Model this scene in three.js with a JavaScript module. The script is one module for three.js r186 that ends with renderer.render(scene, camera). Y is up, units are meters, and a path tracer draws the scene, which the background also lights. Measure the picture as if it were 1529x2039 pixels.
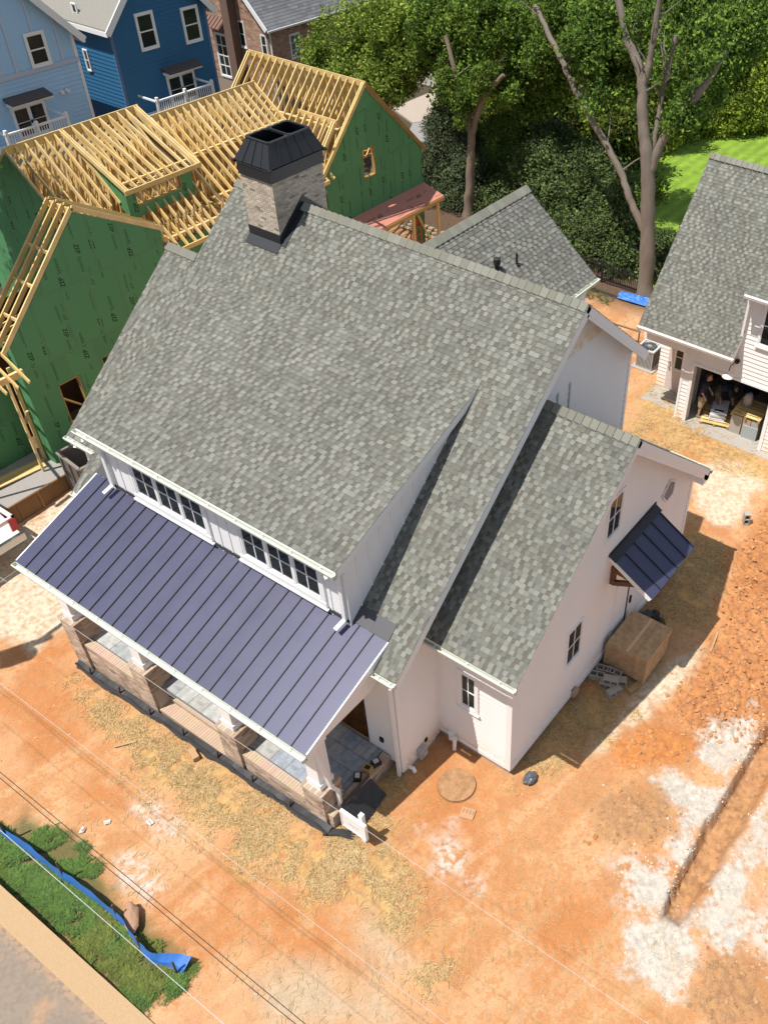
import * as THREE from 'three';
import { toCreasedNormals } from 'three/addons/utils/BufferGeometryUtils.js';
import { MarchingCubes } from 'three/addons/objects/MarchingCubes.js';

// ---------------------------------------------------------------- camera, sky, sun, exposure
const scene = new THREE.Scene();
const camera = new THREE.PerspectiveCamera(60.12, 2090 / 2128, 0.1, 3000);
camera.position.set(6.41, 18.68, 9.92);
camera.rotation.set(-0.75140, 0.56409, 0.04338, 'YXZ');
camera.setViewOffset(2090, 2128, 0, 0, 1529, 2039);   // the photograph is the left part of a wider frame
camera.updateProjectionMatrix();
const SUN = new THREE.Vector3(-0.18, 0.90, 0.37).normalize();
{ // a hazy summer sky with thin high cloud, computed as an equirectangular map
  const w = 256, h = 128, d = new Float32Array(w * h * 4), hash = (i, j) => { const q = Math.sin(i * 127.1 + j * 311.7) * 43758.5453; return q - Math.floor(q); }, vn = (x, y) => { const i = Math.floor(x), j = Math.floor(y), a = x - i, b = y - j, m = (k) => ((k % 16) + 16) % 16; return (hash(m(i), j) * (1 - a) + hash(m(i + 1), j) * a) * (1 - b) + (hash(m(i), j + 1) * (1 - a) + hash(m(i + 1), j + 1) * a) * b; };
  for (let j = 0; j < h; j++) for (let i = 0; i < w; i++) { const el = ((j + 0.5) / h - 0.5) * Math.PI, ph = ((i + 0.5) / w - 0.5) * 2 * Math.PI, y = Math.sin(el), x = Math.cos(el) * Math.cos(ph), z = Math.cos(el) * Math.sin(ph), t = Math.pow(Math.max(0, 1 - Math.max(0, y)), 2.2), c = Math.max(0, vn(i / 16, j / 8) * 0.6 + vn(i / 8 % 16, j / 4) * 0.4 - 0.42) * 0.5, g = 0.30 * Math.exp(-6 * (1 - (x * SUN.x + y * SUN.y + z * SUN.z))), k = 4 * (j * w + i), zen = [0.195, 0.265, 0.385], hor = [0.41, 0.46, 0.53]; for (let q = 0; q < 3; q++) d[k + q] = y < 0 ? [0.16, 0.13, 0.10][q] : zen[q] + (hor[q] - zen[q]) * t + c * (1 - t) + g * [1, 0.95, 0.88][q]; d[k + 3] = 1; }
  const t = new THREE.DataTexture(d, w, h, THREE.RGBAFormat, THREE.FloatType); t.mapping = THREE.EquirectangularReflectionMapping; t.magFilter = THREE.LinearFilter; t.needsUpdate = true; scene.background = t; scene.environment = t;
}
const sun = new THREE.DirectionalLight(new THREE.Color(1, 0.955, 0.895), 4.8); sun.name = 'sun';
sun.position.copy(SUN).multiplyScalar(80).add(new THREE.Vector3(-8, 0, -12)); sun.target.position.set(-8, 0, -12); scene.add(sun.target);
sun.castShadow = true; sun.shadow.mapSize.set(4096, 4096); sun.shadow.radius = 1;
Object.assign(sun.shadow.camera, { left: -45, right: 45, top: 45, bottom: -45, near: 1, far: 200 });
scene.add(sun);
const renderer = new THREE.WebGLRenderer({ antialias: true });
renderer.toneMapping = THREE.LinearToneMapping; renderer.toneMappingExposure = 1.25;
renderer.outputColorSpace = THREE.SRGBColorSpace;
renderer.shadowMap.enabled = true; renderer.shadowMap.type = THREE.PCFSoftShadowMap;

// ---------------------------------------------------------------- helpers
function rng(seed) { let s = seed >>> 0; return () => { s = (s + 0x6d2b79f5) | 0; let t = Math.imul(s ^ (s >>> 15), 1 | s); t = (t + Math.imul(t ^ (t >>> 7), 61 | t)) ^ t; return ((t ^ (t >>> 14)) >>> 0) / 4294967296; }; }
const V = (x, y, z) => new THREE.Vector3(x, y, z);
const lerp = (a, b, t) => a + (b - a) * t, clamp = (x, a = 0, b = 1) => Math.min(b, Math.max(a, x)), smooth = (a, b, x) => { const t = clamp((x - a) / (b - a)); return t * t * (3 - 2 * t); };
const used = new Map();
function numbered(n) { const k = used.get(n) || 0; used.set(n, k + 1); return k ? n + '_' + String(k).padStart(3, '0') : n; }
function tag(o, label, category, group) { o.userData.label = label; o.userData.category = category; if (group) o.userData.group = group; return o; }
function thing(name, label, category, p = [0, 0, 0], group, turn = 0) { const g = new THREE.Group(); g.name = numbered(name); g.position.set(...p); g.rotation.y = turn; tag(g, label, category, group); scene.add(g); return g; }
function shade(o) { o.traverse((m) => { if (m.isMesh) { m.castShadow = true; m.receiveShadow = true; } }); return o; }

class MB {   // collects faces, then becomes one named mesh; uv in metres
  constructor() { this.p = []; this.c = []; this.n = []; this.t = []; }
  tri(a, b, c, col) { for (const q of [a, b, c]) { this.p.push(q.x, q.y, q.z); this.c.push(...(col || [1, 1, 1])); } return this; }
  quad(a, b, c, d, col) { this.tri(a, b, c, col); this.tri(a, c, d, col); return this; }
  poly(pts, col) { for (let i = 1; i + 1 < pts.length; i++) this.tri(pts[0], pts[i], pts[i + 1], col); return this; }
  prism(pts, off, col) { const q = pts.map((p) => p.clone().add(off)); this.poly(q, col); this.poly(pts.slice().reverse(), col); for (let i = 0; i < pts.length; i++) { const j = (i + 1) % pts.length; this.quad(pts[i], pts[j], q[j], q[i], col); } return this; }
  box(x0, y0, z0, x1, y1, z1, col) { return this.prism([V(x0, y0, z1), V(x1, y0, z1), V(x1, y0, z0), V(x0, y0, z0)].reverse().map((v) => v), V(0, y1 - y0, 0), col); }
  bar(a, b, w, h, col, up) {   // a beam from a to b, w wide, h deep
    const d = b.clone().sub(a).normalize(); let u = up ? up.clone() : Math.abs(d.y) > 0.95 ? V(0, 0, 1) : V(0, 1, 0);
    const s = d.clone().cross(u).normalize(); u = s.clone().cross(d).normalize();
    const k = (i, j) => a.clone().addScaledVector(s, i * w / 2).addScaledVector(u, j * h / 2);
    return this.prism([k(-1, -1), k(-1, 1), k(1, 1), k(1, -1)].reverse(), b.clone().sub(a), col);
  }
  tube(pts, rad, sides = 8, col) {
    const rings = []; let ref = V(0.31, 0.2, 0.93);
    for (let i = 0; i < pts.length; i++) {
      const d = pts[Math.min(i + 1, pts.length - 1)].clone().sub(pts[Math.max(i - 1, 0)]).normalize();
      const s = ref.clone().addScaledVector(d, -ref.dot(d)).normalize(), t = d.clone().cross(s); ref = s;
      const r = typeof rad === 'number' ? rad : rad[i];
      rings.push([...Array(sides)].map((_, k) => { const a = k / sides * 6.28319; return pts[i].clone().addScaledVector(s, Math.cos(a) * r).addScaledVector(t, Math.sin(a) * r); }));
    }
    for (let i = 0; i + 1 < rings.length; i++) for (let k = 0; k < sides; k++) { const l = (k + 1) % sides; this.quad(rings[i][k], rings[i][l], rings[i + 1][l], rings[i + 1][k], col); }
    this.poly(rings[0].slice().reverse(), col); this.poly(rings[rings.length - 1], col); this.smoothTube = true; return this;
  }
  geo(smoothN) {
    const g = new THREE.BufferGeometry(), P = new Float32Array(this.p), uv = new Float32Array(P.length / 3 * 2);
    g.setAttribute('position', new THREE.BufferAttribute(P, 3)); g.setAttribute('color', new THREE.BufferAttribute(new Float32Array(this.c), 3));
    g.computeVertexNormals(); const N = g.attributes.normal.array;
    for (let i = 0; i < P.length / 3; i++) {
      const x = P[3 * i], y = P[3 * i + 1], z = P[3 * i + 2], a = Math.abs(N[3 * i]), b = Math.abs(N[3 * i + 1]), c = Math.abs(N[3 * i + 2]);
      if (b >= a && b >= c) { uv[2 * i] = x; uv[2 * i + 1] = z; } else if (a > c) { uv[2 * i] = z; uv[2 * i + 1] = y; } else { uv[2 * i] = x; uv[2 * i + 1] = y; }
    }
    g.setAttribute('uv', new THREE.BufferAttribute(uv, 2)); return g;
  }
  pieces(name, mat, parent, list) { for (const q of list) { const m = new MB(); m.box(...q); m.build(name, mat, parent); } }
  build(name, mat, parent = scene, kind) { const m = new THREE.Mesh(this.smoothTube ? toCreasedNormals(this.geo(), 0.8) : this.geo(), mat); m.name = parent === scene ? numbered(name) : name; m.castShadow = m.receiveShadow = true; if (kind) m.userData.kind = kind; parent.add(m); return m; }
}
// a flat working frame: point = O + U u + W v, N outwards
function frame(O, U, W) { U = U.clone().normalize(); W = W.clone().normalize(); const N = U.clone().cross(W).normalize(); return { O, U, W, N, at: (u, v, n = 0) => O.clone().addScaledVector(U, u).addScaledVector(W, v).addScaledVector(N, n) }; }
function clipHalf(poly, ax, val, keepGreater) {
  const out = [];
  for (let i = 0; i < poly.length; i++) {
    const a = poly[i], b = poly[(i + 1) % poly.length], da = (a[ax] - val) * (keepGreater ? 1 : -1), db = (b[ax] - val) * (keepGreater ? 1 : -1);
    if (da >= 0) out.push(a);
    if ((da > 0 && db < 0) || (da < 0 && db > 0)) { const t = da / (da - db); out.push([lerp(a[0], b[0], t), lerp(a[1], b[1], t)]); }
  }
  return out;
}
const clipRect = (poly, u0, v0, u1, v1) => { let p = clipHalf(poly, 0, u0, true); if (p.length > 2) p = clipHalf(p, 0, u1, false); if (p.length > 2) p = clipHalf(p, 1, v0, true); if (p.length > 2) p = clipHalf(p, 1, v1, false); return p.length > 2 ? p : null; };
const area2 = (p) => { let a = 0; for (let i = 0; i < p.length; i++) { const q = p[(i + 1) % p.length]; a += p[i][0] * q[1] - q[0] * p[i][1]; } return a / 2; };
function rectsAround(r, holes) {   // [u0,v0,u1,v1] minus rectangular holes
  let list = [r];
  for (const h of holes || []) {
    const next = [];
    for (const q of list) {
      if (h[0] >= q[2] || h[2] <= q[0] || h[1] >= q[3] || h[3] <= q[1]) { next.push(q); continue; }
      if (h[1] > q[1]) next.push([q[0], q[1], q[2], h[1]]);
      if (h[3] < q[3]) next.push([q[0], h[3], q[2], q[3]]);
      const a = Math.max(q[1], h[1]), b = Math.min(q[3], h[3]);
      if (h[0] > q[0]) next.push([q[0], a, h[0], b]);
      if (h[2] < q[2]) next.push([h[2], a, q[2], b]);
    }
    list = next;
  }
  return list;
}
// lift a clipped piece off its plane: height hb at the row's foot (v0), ht at its head (v1)
function piece(mb, F, poly, v0, v1, hb, ht, col, h0 = 0) {
  if (area2(poly) < 0) poly = poly.slice().reverse();
  if (Math.abs(area2(poly)) < 1e-5) return;
  const H = (v) => lerp(hb, ht, clamp((v - v0) / (v1 - v0)));
  const top = poly.map((q) => F.at(q[0], q[1], H(q[1])));
  mb.poly(top, col);
  for (let i = 0; i < poly.length; i++) { const j = (i + 1) % poly.length; mb.quad(F.at(poly[i][0], poly[i][1], h0), F.at(poly[j][0], poly[j][1], h0), top[j], top[i], col); }
}
function bounds(poly) { return [Math.min(...poly.map((q) => q[0])), Math.min(...poly.map((q) => q[1])), Math.max(...poly.map((q) => q[0])), Math.max(...poly.map((q) => q[1]))]; }
// ------------------------------------------------ noise and textures
const NT = 256, noiseTile = (() => { const r = rng(77), a = new Float32Array(NT * NT); for (let i = 0; i < a.length; i++) a[i] = r(); return a; })();
function vnoise(x, y) { const xi = Math.floor(x), yi = Math.floor(y); let fx = x - xi, fy = y - yi; fx = fx * fx * (3 - 2 * fx); fy = fy * fy * (3 - 2 * fy); const X = xi & 255, Y = (yi & 255) << 8, X1 = (xi + 1) & 255, Y1 = ((yi + 1) & 255) << 8; const a = noiseTile[Y + X], b = noiseTile[Y + X1], c = noiseTile[Y1 + X], d = noiseTile[Y1 + X1]; return a + (b - a) * fx + (c - a) * fy + (a - b - c + d) * fx * fy; }
function fbm(x, y, o = 4) { let s = 0, a = 0.5, t = 0; for (let i = 0; i < o; i++) { s += a * vnoise(x + i * 37.1, y + i * 17.7); t += a; a *= 0.5; x *= 2.03; y *= 2.03; } return s / t; }
function dataTex(n, fn, srgb) { const d = new Uint8Array(n * n * 4); for (let j = 0; j < n; j++) for (let i = 0; i < n; i++) { const c = fn(i / n, j / n, i, j), k = 4 * (j * n + i); d[k] = c[0]; d[k + 1] = c[1]; d[k + 2] = c[2]; d[k + 3] = 255; } const t = new THREE.DataTexture(d, n, n); t.wrapS = t.wrapT = THREE.RepeatWrapping; t.magFilter = THREE.LinearFilter; t.minFilter = THREE.LinearMipmapLinearFilter; t.generateMipmaps = true; if (srgb) t.colorSpace = THREE.SRGBColorSpace; t.needsUpdate = true; return t; }
const rep = (t, sx, sy = sx) => { const c = t.clone(); c.repeat.set(sx, sy); c.needsUpdate = true; return c; };
const tn = (u, v, f) => { // tiling noise with f cells
  const x = u * f, y = v * f, xi = Math.floor(x), yi = Math.floor(y); let a = x - xi, b = y - yi; a = a * a * (3 - 2 * a); b = b * b * (3 - 2 * b); const g = (i, j) => noiseTile[((((j % f) + f) % f) * 7 + 31 & 255) * 256 + ((((i % f) + f) % f) * 3 + 11 & 255)]; return lerp(lerp(g(xi, yi), g(xi + 1, yi), a), lerp(g(xi, yi + 1), g(xi + 1, yi + 1), a), b); };
const texGrain = dataTex(256, (u, v, i, j) => { const g = 0.35 * tn(u, v, 64) + 0.35 * tn(u, v, 128) + 0.3 * noiseTile[(j * 256 + i) % 65536]; const c = 150 + 105 * g; return [c, c, c]; }, false);
const texSoft = dataTex(256, (u, v) => { const g = 0.5 * tn(u, v, 8) + 0.3 * tn(u, v, 21) + 0.2 * tn(u, v, 60); const c = 190 + 65 * g; return [c, c, c]; }, true);
const texFaint = dataTex(256, (u, v) => { const g = 0.5 * tn(u, v, 5) + 0.3 * tn(u, v, 13) + 0.2 * tn(u, v, 60); const c = 228 + 27 * g; return [c, c, c * 0.995]; }, true);
const texWood = dataTex(256, (u, v) => { const g = 0.6 * tn(u * 0.999, v, 5) * 0 + 0.5 * tn(u, v, 3) + 0.5 * tn(u, v, 90); const s = 0.5 + 0.5 * Math.sin((v * 40 + 3 * tn(u, v, 4)) * 6.28); const c = 200 + 40 * g + 15 * s; return [c, c * 0.97, c * 0.9]; }, true);
const std = (r, g, b, rough = 0.8, extra = {}) => new THREE.MeshStandardMaterial({ color: new THREE.Color().setRGB(r, g, b), roughness: rough, ...extra });
const M = {
  white: std(0.82, 0.81, 0.80, 0.55),
  trim: std(0.80, 0.80, 0.79, 0.5),
  gutter: std(0.60, 0.63, 0.53, 0.5),
  shingle: new THREE.MeshStandardMaterial({ vertexColors: true, roughness: 0.95, map: rep(texGrain, 3), bumpMap: rep(texGrain, 4), bumpScale: 0.004 }),
  siding: std(0.82, 0.81, 0.80, 0.6, { map: (() => { const t = dataTex(1024, (u, v) => { const y = v * 8, x = u * 8, n = fbm(x * 3, y * 3, 3), f = fbm(x * 14, y * 14, 2), st = fbm(x * 5, y * 0.4, 2); let m = Math.max(0.75 * smooth(0.62, 0.12, y + 0.5 * (n - 0.5)) * smooth(0.3, 0.65, f), 0.35 * smooth(0.9, 0.2, y) * smooth(0.45, 0.7, n)), g = 0.985 + 0.015 * st; return [255 * g, lerp(254 * g, 205, m), lerp(252 * g, 160, m)]; }, true); t.repeat.set(1 / 8, 1 / 8); return t; })() }),
  deck: std(0.09, 0.09, 0.085, 0.95),
  metal: std(0.060, 0.062, 0.118, 0.45, { metalness: 0.15, map: rep(texFaint, 0.12), roughnessMap: rep(texFaint, 0.5) }),
  seam: std(0.02, 0.02, 0.032, 0.5),
  capMetal: std(0.022, 0.024, 0.028, 0.45, { metalness: 0.2 }),
  flashing: std(0.075, 0.072, 0.08, 0.5, { metalness: 0.3 }),
  brick: new THREE.MeshStandardMaterial({ vertexColors: true, roughness: 0.92, map: rep(texGrain, 5), bumpMap: rep(texGrain, 6), bumpScale: 0.003 }),
  mortar: std(0.56, 0.49, 0.41, 0.95, { map: rep(texGrain, 4) }),
  glass: new THREE.MeshPhysicalMaterial({ color: new THREE.Color().setRGB(0.022, 0.028, 0.026), roughness: 0.07, metalness: 0, specularIntensity: 0.6 }),
  lumber: new THREE.MeshStandardMaterial({ vertexColors: true, roughness: 0.8, map: rep(texWood, 1.5) }),
  stone: new THREE.MeshStandardMaterial({ vertexColors: true, roughness: 0.75, map: rep(texSoft, 1.3) }),
  concrete: std(0.46, 0.42, 0.37, 0.92, { map: rep(texGrain, 1.3) }),
  asphalt: std(0.26, 0.235, 0.215, 0.95, { map: rep(texGrain, 1.1), bumpMap: rep(texGrain, 3), bumpScale: 0.006 }),
  black: std(0.012, 0.012, 0.013, 0.6),
  blackCloth: std(0.028, 0.028, 0.03, 0.75),
  cardboard: std(0.54, 0.35, 0.185, 0.85, { map: rep(texSoft, 1.2) }),
  cmu: std(0.46, 0.41, 0.34, 0.95, { map: rep(texGrain, 3) }),
  dark: std(0.02, 0.02, 0.021, 0.9),
  colored: new THREE.MeshStandardMaterial({ vertexColors: true, roughness: 0.7 }),
  coloredRough: new THREE.MeshStandardMaterial({ vertexColors: true, roughness: 0.95, map: rep(texGrain, 2) }),
};
// ---------------------------------------------------------------- ground height
const Gh = (x, z) => {   // the lot falls gently towards the left front
  let y = -0.07 * clamp(-2.4 - x, 0, 9) * smooth(-6, 1.5, z);
  return y;
};
// ---------------------------------------------------------------- roofs
const TONES = [[0.222, 0.222, 0.188], [0.182, 0.181, 0.153], [0.142, 0.139, 0.118], [0.165, 0.150, 0.122], [0.262, 0.262, 0.225], [0.12, 0.115, 0.098], [0.2, 0.2, 0.172]];
function shingles(parent, F, polys, seed, scaleTone = 1, single = 0) {   // the nearest ones, if asked for, are pieces of their own
  const r = rng(seed), mb = new MB(), E0 = 0.106, near = [];
  for (const poly of polys) {
    const [u0, v0, u1, v1] = bounds(poly);
    for (let v = v0; v < v1; v += E0) {
      let u = u0 - r() * 0.2, up = r() < 0.5;
      while (u < u1) {
        const w = up ? lerp(0.08, 0.14, r()) : lerp(0.055, 0.12, r());
        const q = clipRect(poly, u + 0.002, v, Math.min(u + w, u1 + 1), v + E0 + 0.02);
        if (q) {
          const t = (up ? [TONES[0], TONES[4], TONES[6], TONES[4], TONES[1]] : [TONES[1], TONES[2], TONES[3], TONES[6], TONES[3]])[Math.floor(r() * 5)], k = (0.9 + 0.2 * r()) * scaleTone * (0.9 + 0.2 * fbm(u * 0.8 + seed, v * 0.8, 2)) * (up ? 0.93 : 0.88);
          const args = [F, q, v, v + E0, up ? 0.018 : 0.010, 0.004, [t[0] * k, t[1] * k, t[2] * k]];
          if (single) near.push([F.at(u + w / 2, v).distanceTo(camera.position), args]); else piece(mb, ...args);
        }
        u += w; up = !up || r() < 0.15;
      }
    }
  }
  near.sort((a, b) => a[0] - b[0]).forEach(([, args], i) => { if (i < single) { const one = new MB(); piece(one, ...args); one.build('shingle', M.shingle, parent); } else piece(mb, ...args); });
  return mb.build('shingles', M.shingle, parent, 'stuff');
}
function roofDeck(parent, F, polys, thick = 0.16, mat = M.trim, name = 'roof') {
  const mb = new MB();
  for (const p of polys) mb.prism(p.map((q) => F.at(q[0], q[1], -thick)), F.N.clone().multiplyScalar(thick - 0.003));
  return mb.build(name, mat, parent);
}
const capGeo = (() => { const mb = new MB(), a = 0.16, s = 0.125, t = [1, 1, 1]; for (const k of [1, -1]) mb.prism([V(0, 0.045, 0), V(0.166, 0.02, 0), V(0.166, 0.02 - s, k * a), V(0, 0.045 - s, k * a)].map((v) => v), V(0, -0.014, 0), t); return mb.geo(); })();
const capMats = TONES.map((t, i) => std(lerp(t[0], 0.225, 0.6) * 1.08, lerp(t[1], 0.222, 0.6) * 1.08, lerp(t[2], 0.175, 0.6) * 1.08, 0.95, { map: M.shingle.map, bumpMap: M.shingle.bumpMap, bumpScale: 0.004 }));
function ridgeCaps(parent, a, b, seed) {
  const r = rng(seed), d = b.clone().sub(a), n = Math.round(d.length() / 0.185), rot = -Math.atan2(d.z, d.x);
  for (let i = 0; i < n; i++) {
    const m = new THREE.Mesh(capGeo, capMats[Math.floor(r() * 5)]); m.name = 'ridge_cap'; m.position.copy(a).addScaledVector(d, i / n); m.position.y += 0.012; m.rotation.set((r() - 0.5) * 0.03, rot + (r() - 0.5) * 0.02, 0); m.castShadow = m.receiveShadow = true; parent.add(m);
  }
}
function gutter(parent, a, b, out, mat = M.gutter, w = 0.11, h = 0.10) {   // open channel hung under a roof edge
  const mb = new MB(), d = b.clone().sub(a), L = d.length(), o = out.clone().normalize(), dn = V(0, -1, 0), t = 0.012;
  const q = (s, x, y) => a.clone().addScaledVector(d, s).addScaledVector(o, x).addScaledVector(dn, y);
  const plate = (x0, y0, x1, y1, x2, y2, x3, y3) => mb.prism([q(0, x0, y0), q(0, x1, y1), q(0, x2, y2), q(0, x3, y3)], d);
  plate(0, 0, t, 0, t, h, 0, h); plate(t, h - t, w - 0.03, h - t, w - 0.03, h, t, h); plate(w - 0.03, h - t, w - 0.018, h - t, w + 0.004, 0.012, w - 0.008, 0.012); plate(w - 0.02, 0, w + 0.006, 0, w + 0.006, 0.012, w - 0.02, 0.012);
  for (const s of [0, 1]) { const e = d.clone().normalize().multiplyScalar(s ? -t : t); mb.prism([q(s, 0, 0), q(s, w, 0), q(s, w - 0.03, h), q(s, 0, h)], e); }
  const g = mb.build('gutter', mat, parent), hb = new MB(), n = Math.max(2, Math.round(L / 0.8));
  for (let i = 0; i < n; i++) hb.bar(q((i + 0.5) / n, 0, 0.02), q((i + 0.5) / n, w, 0.008), 0.02, 0.006);
  hb.build('gutter_hangers', M.trim, g, 'stuff'); return g;
}
function downspout(parent, pts, mat = M.trim) { const mb = new MB(); for (let i = 0; i + 1 < pts.length; i++) { const d = pts[i + 1].clone().sub(pts[i]).normalize().multiplyScalar(0.02); mb.bar(pts[i].clone().sub(d), pts[i + 1].clone().add(d), 0.075, 0.075, undefined, V(0.3, 0.1, 1)); } return mb.build('downspout', mat, parent); }
function lapSiding(parent, F, poly, holes, exposure = 0.15, mat = M.siding, name = 'siding') {
  let mb = new MB(); const [u0, v0, u1, v1] = bounds(poly), each = mat === M.siding;   // boards near enough to tell apart are pieces of their own
  for (let v = v0; v < v1; v += exposure) { for (const rc of rectsAround([u0, v, u1, Math.min(v + exposure, v1)], holes)) { const q = clipRect(poly, rc[0], rc[1], rc[2], rc[3]); if (!q) continue; if (each) mb = new MB(); piece(mb, F, q, v, v + exposure, 0.026, 0.005, [1, 1, 1]); if (each) mb.build('siding_board', mat, parent); } }
  if (!each) mb.build(name, mat, parent, 'stuff');
}
function wallSlab(parent, F, poly, holes, thick = 0.14, mat = M.white, name = 'wall') {
  const mb = new MB(); let [u0, v0, u1, v1] = bounds(poly); const uc = (u0 + u1) / 2, vc = (v0 + v1) / 2, sh = (x, c) => x + 0.006 * Math.sign(c - x);   // kept just short of its neighbours' faces
  poly = poly.map((q) => [sh(q[0], uc), sh(q[1], vc)]); [u0, v0, u1, v1] = bounds(poly);
  for (const rc of rectsAround([u0, v0, u1, v1], holes)) { const q = clipRect(poly, ...rc); if (q) mb.prism(q.map((p) => F.at(p[0], p[1], -thick)), F.N.clone().multiplyScalar(thick)); }
  return mb.build(name, mat, parent);
}
// window: trim frame (the part), panes and muntins (its sub-parts); F.O is the lower left corner of the glass
function windowUnit(parent, F, w, h, cols, rows, o = {}) {
  const tr = o.trim ?? 0.08, mb = new MB(), pr = o.proud ?? 0.035;
  const fr = (u0, v0, u1, v1, n0, n1, m = mb) => m.prism([F.at(u0, v0, n0), F.at(u1, v0, n0), F.at(u1, v1, n0), F.at(u0, v1, n0)], F.N.clone().multiplyScalar(n1 - n0));
  fr(-tr, -tr, 0, h + tr, -0.02, pr); fr(w, -tr, w + tr, h + tr, -0.02, pr); fr(0, h, w, h + tr, -0.02, pr + 0.004); fr(-0.0, -tr, w, 0, -0.02, pr + 0.012);
  if (o.sill) fr(-tr - 0.03, -tr - 0.045, w + tr + 0.03, -tr - 0.002, -0.02, pr + 0.035);
  const win = mb.build(o.name || 'window', o.mat || M.trim, parent), mu = new MB(), mw = o.muntin ?? 0.022;
  for (let i = 0; i < cols; i++) for (let j = 0; j < rows; j++) { const g = new MB(); fr(i * w / cols, j * h / rows, (i + 1) * w / cols, (j + 1) * h / rows, -0.01, 0.006, g); g.build('pane', o.glass || M.glass, win); }
  for (let i = 1; i < cols; i++) fr(i * w / cols - mw / 2, 0, i * w / cols + mw / 2, h, 0.004, 0.018, mu);
  for (let j = 1; j < rows; j++) fr(0, j * h / rows - (o.rail || mw) / 2, w, j * h / rows + (o.rail || mw) / 2, 0.004, 0.020, mu);
  fr(0, 0, 0.025, h, 0.004, 0.019, mu); fr(w - 0.025, 0, w, h, 0.004, 0.019, mu); fr(0.025, 0, w - 0.025, 0.03, 0.004, 0.0195, mu); fr(0.025, h - 0.03, w - 0.025, h, 0.004, 0.0195, mu);
  mu.build('muntin', o.mat || M.trim, win); return win;
}
function bricks(parent, F, poly, holes, pal, seed, o = {}) {
  const r = rng(seed), mb = new MB(), [u0, v0, u1, v1] = bounds(poly), rh = o.row || 0.076, L = o.len || 0.205, j = 0.009; let k = 0;
  for (let v = v0; v < v1 - 0.01; v += rh, k++) for (let u = u0 - (k % 2 ? L / 2 : 0); u < u1; u += L) for (const rc of rectsAround([u + j / 2, v + j / 2, u + L - j / 2, v + rh - j / 2], holes)) {
    const q = clipRect(poly, ...rc); if (!q) continue; const t = pal[Math.floor(r() * r() * pal.length * 1.3) % pal.length], b = 0.85 + 0.3 * r(); piece(mb, F, q, v, v + rh, 0.006 + 0.005 * r(), 0.008, [t[0] * b, t[1] * b, t[2] * b], -0.004);
  }
  return mb.build('bricks', M.brick, parent, 'stuff');
}
const PALP = [[0.56, 0.42, 0.31], [0.47, 0.345, 0.25], [0.62, 0.49, 0.38], [0.38, 0.27, 0.195], [0.57, 0.415, 0.30], [0.3, 0.21, 0.15]];
const PALC = [[0.63, 0.53, 0.41], [0.57, 0.475, 0.37], [0.66, 0.565, 0.45], [0.51, 0.42, 0.33], [0.58, 0.48, 0.37], [0.46, 0.38, 0.31], [0.3, 0.25, 0.2]];

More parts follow.
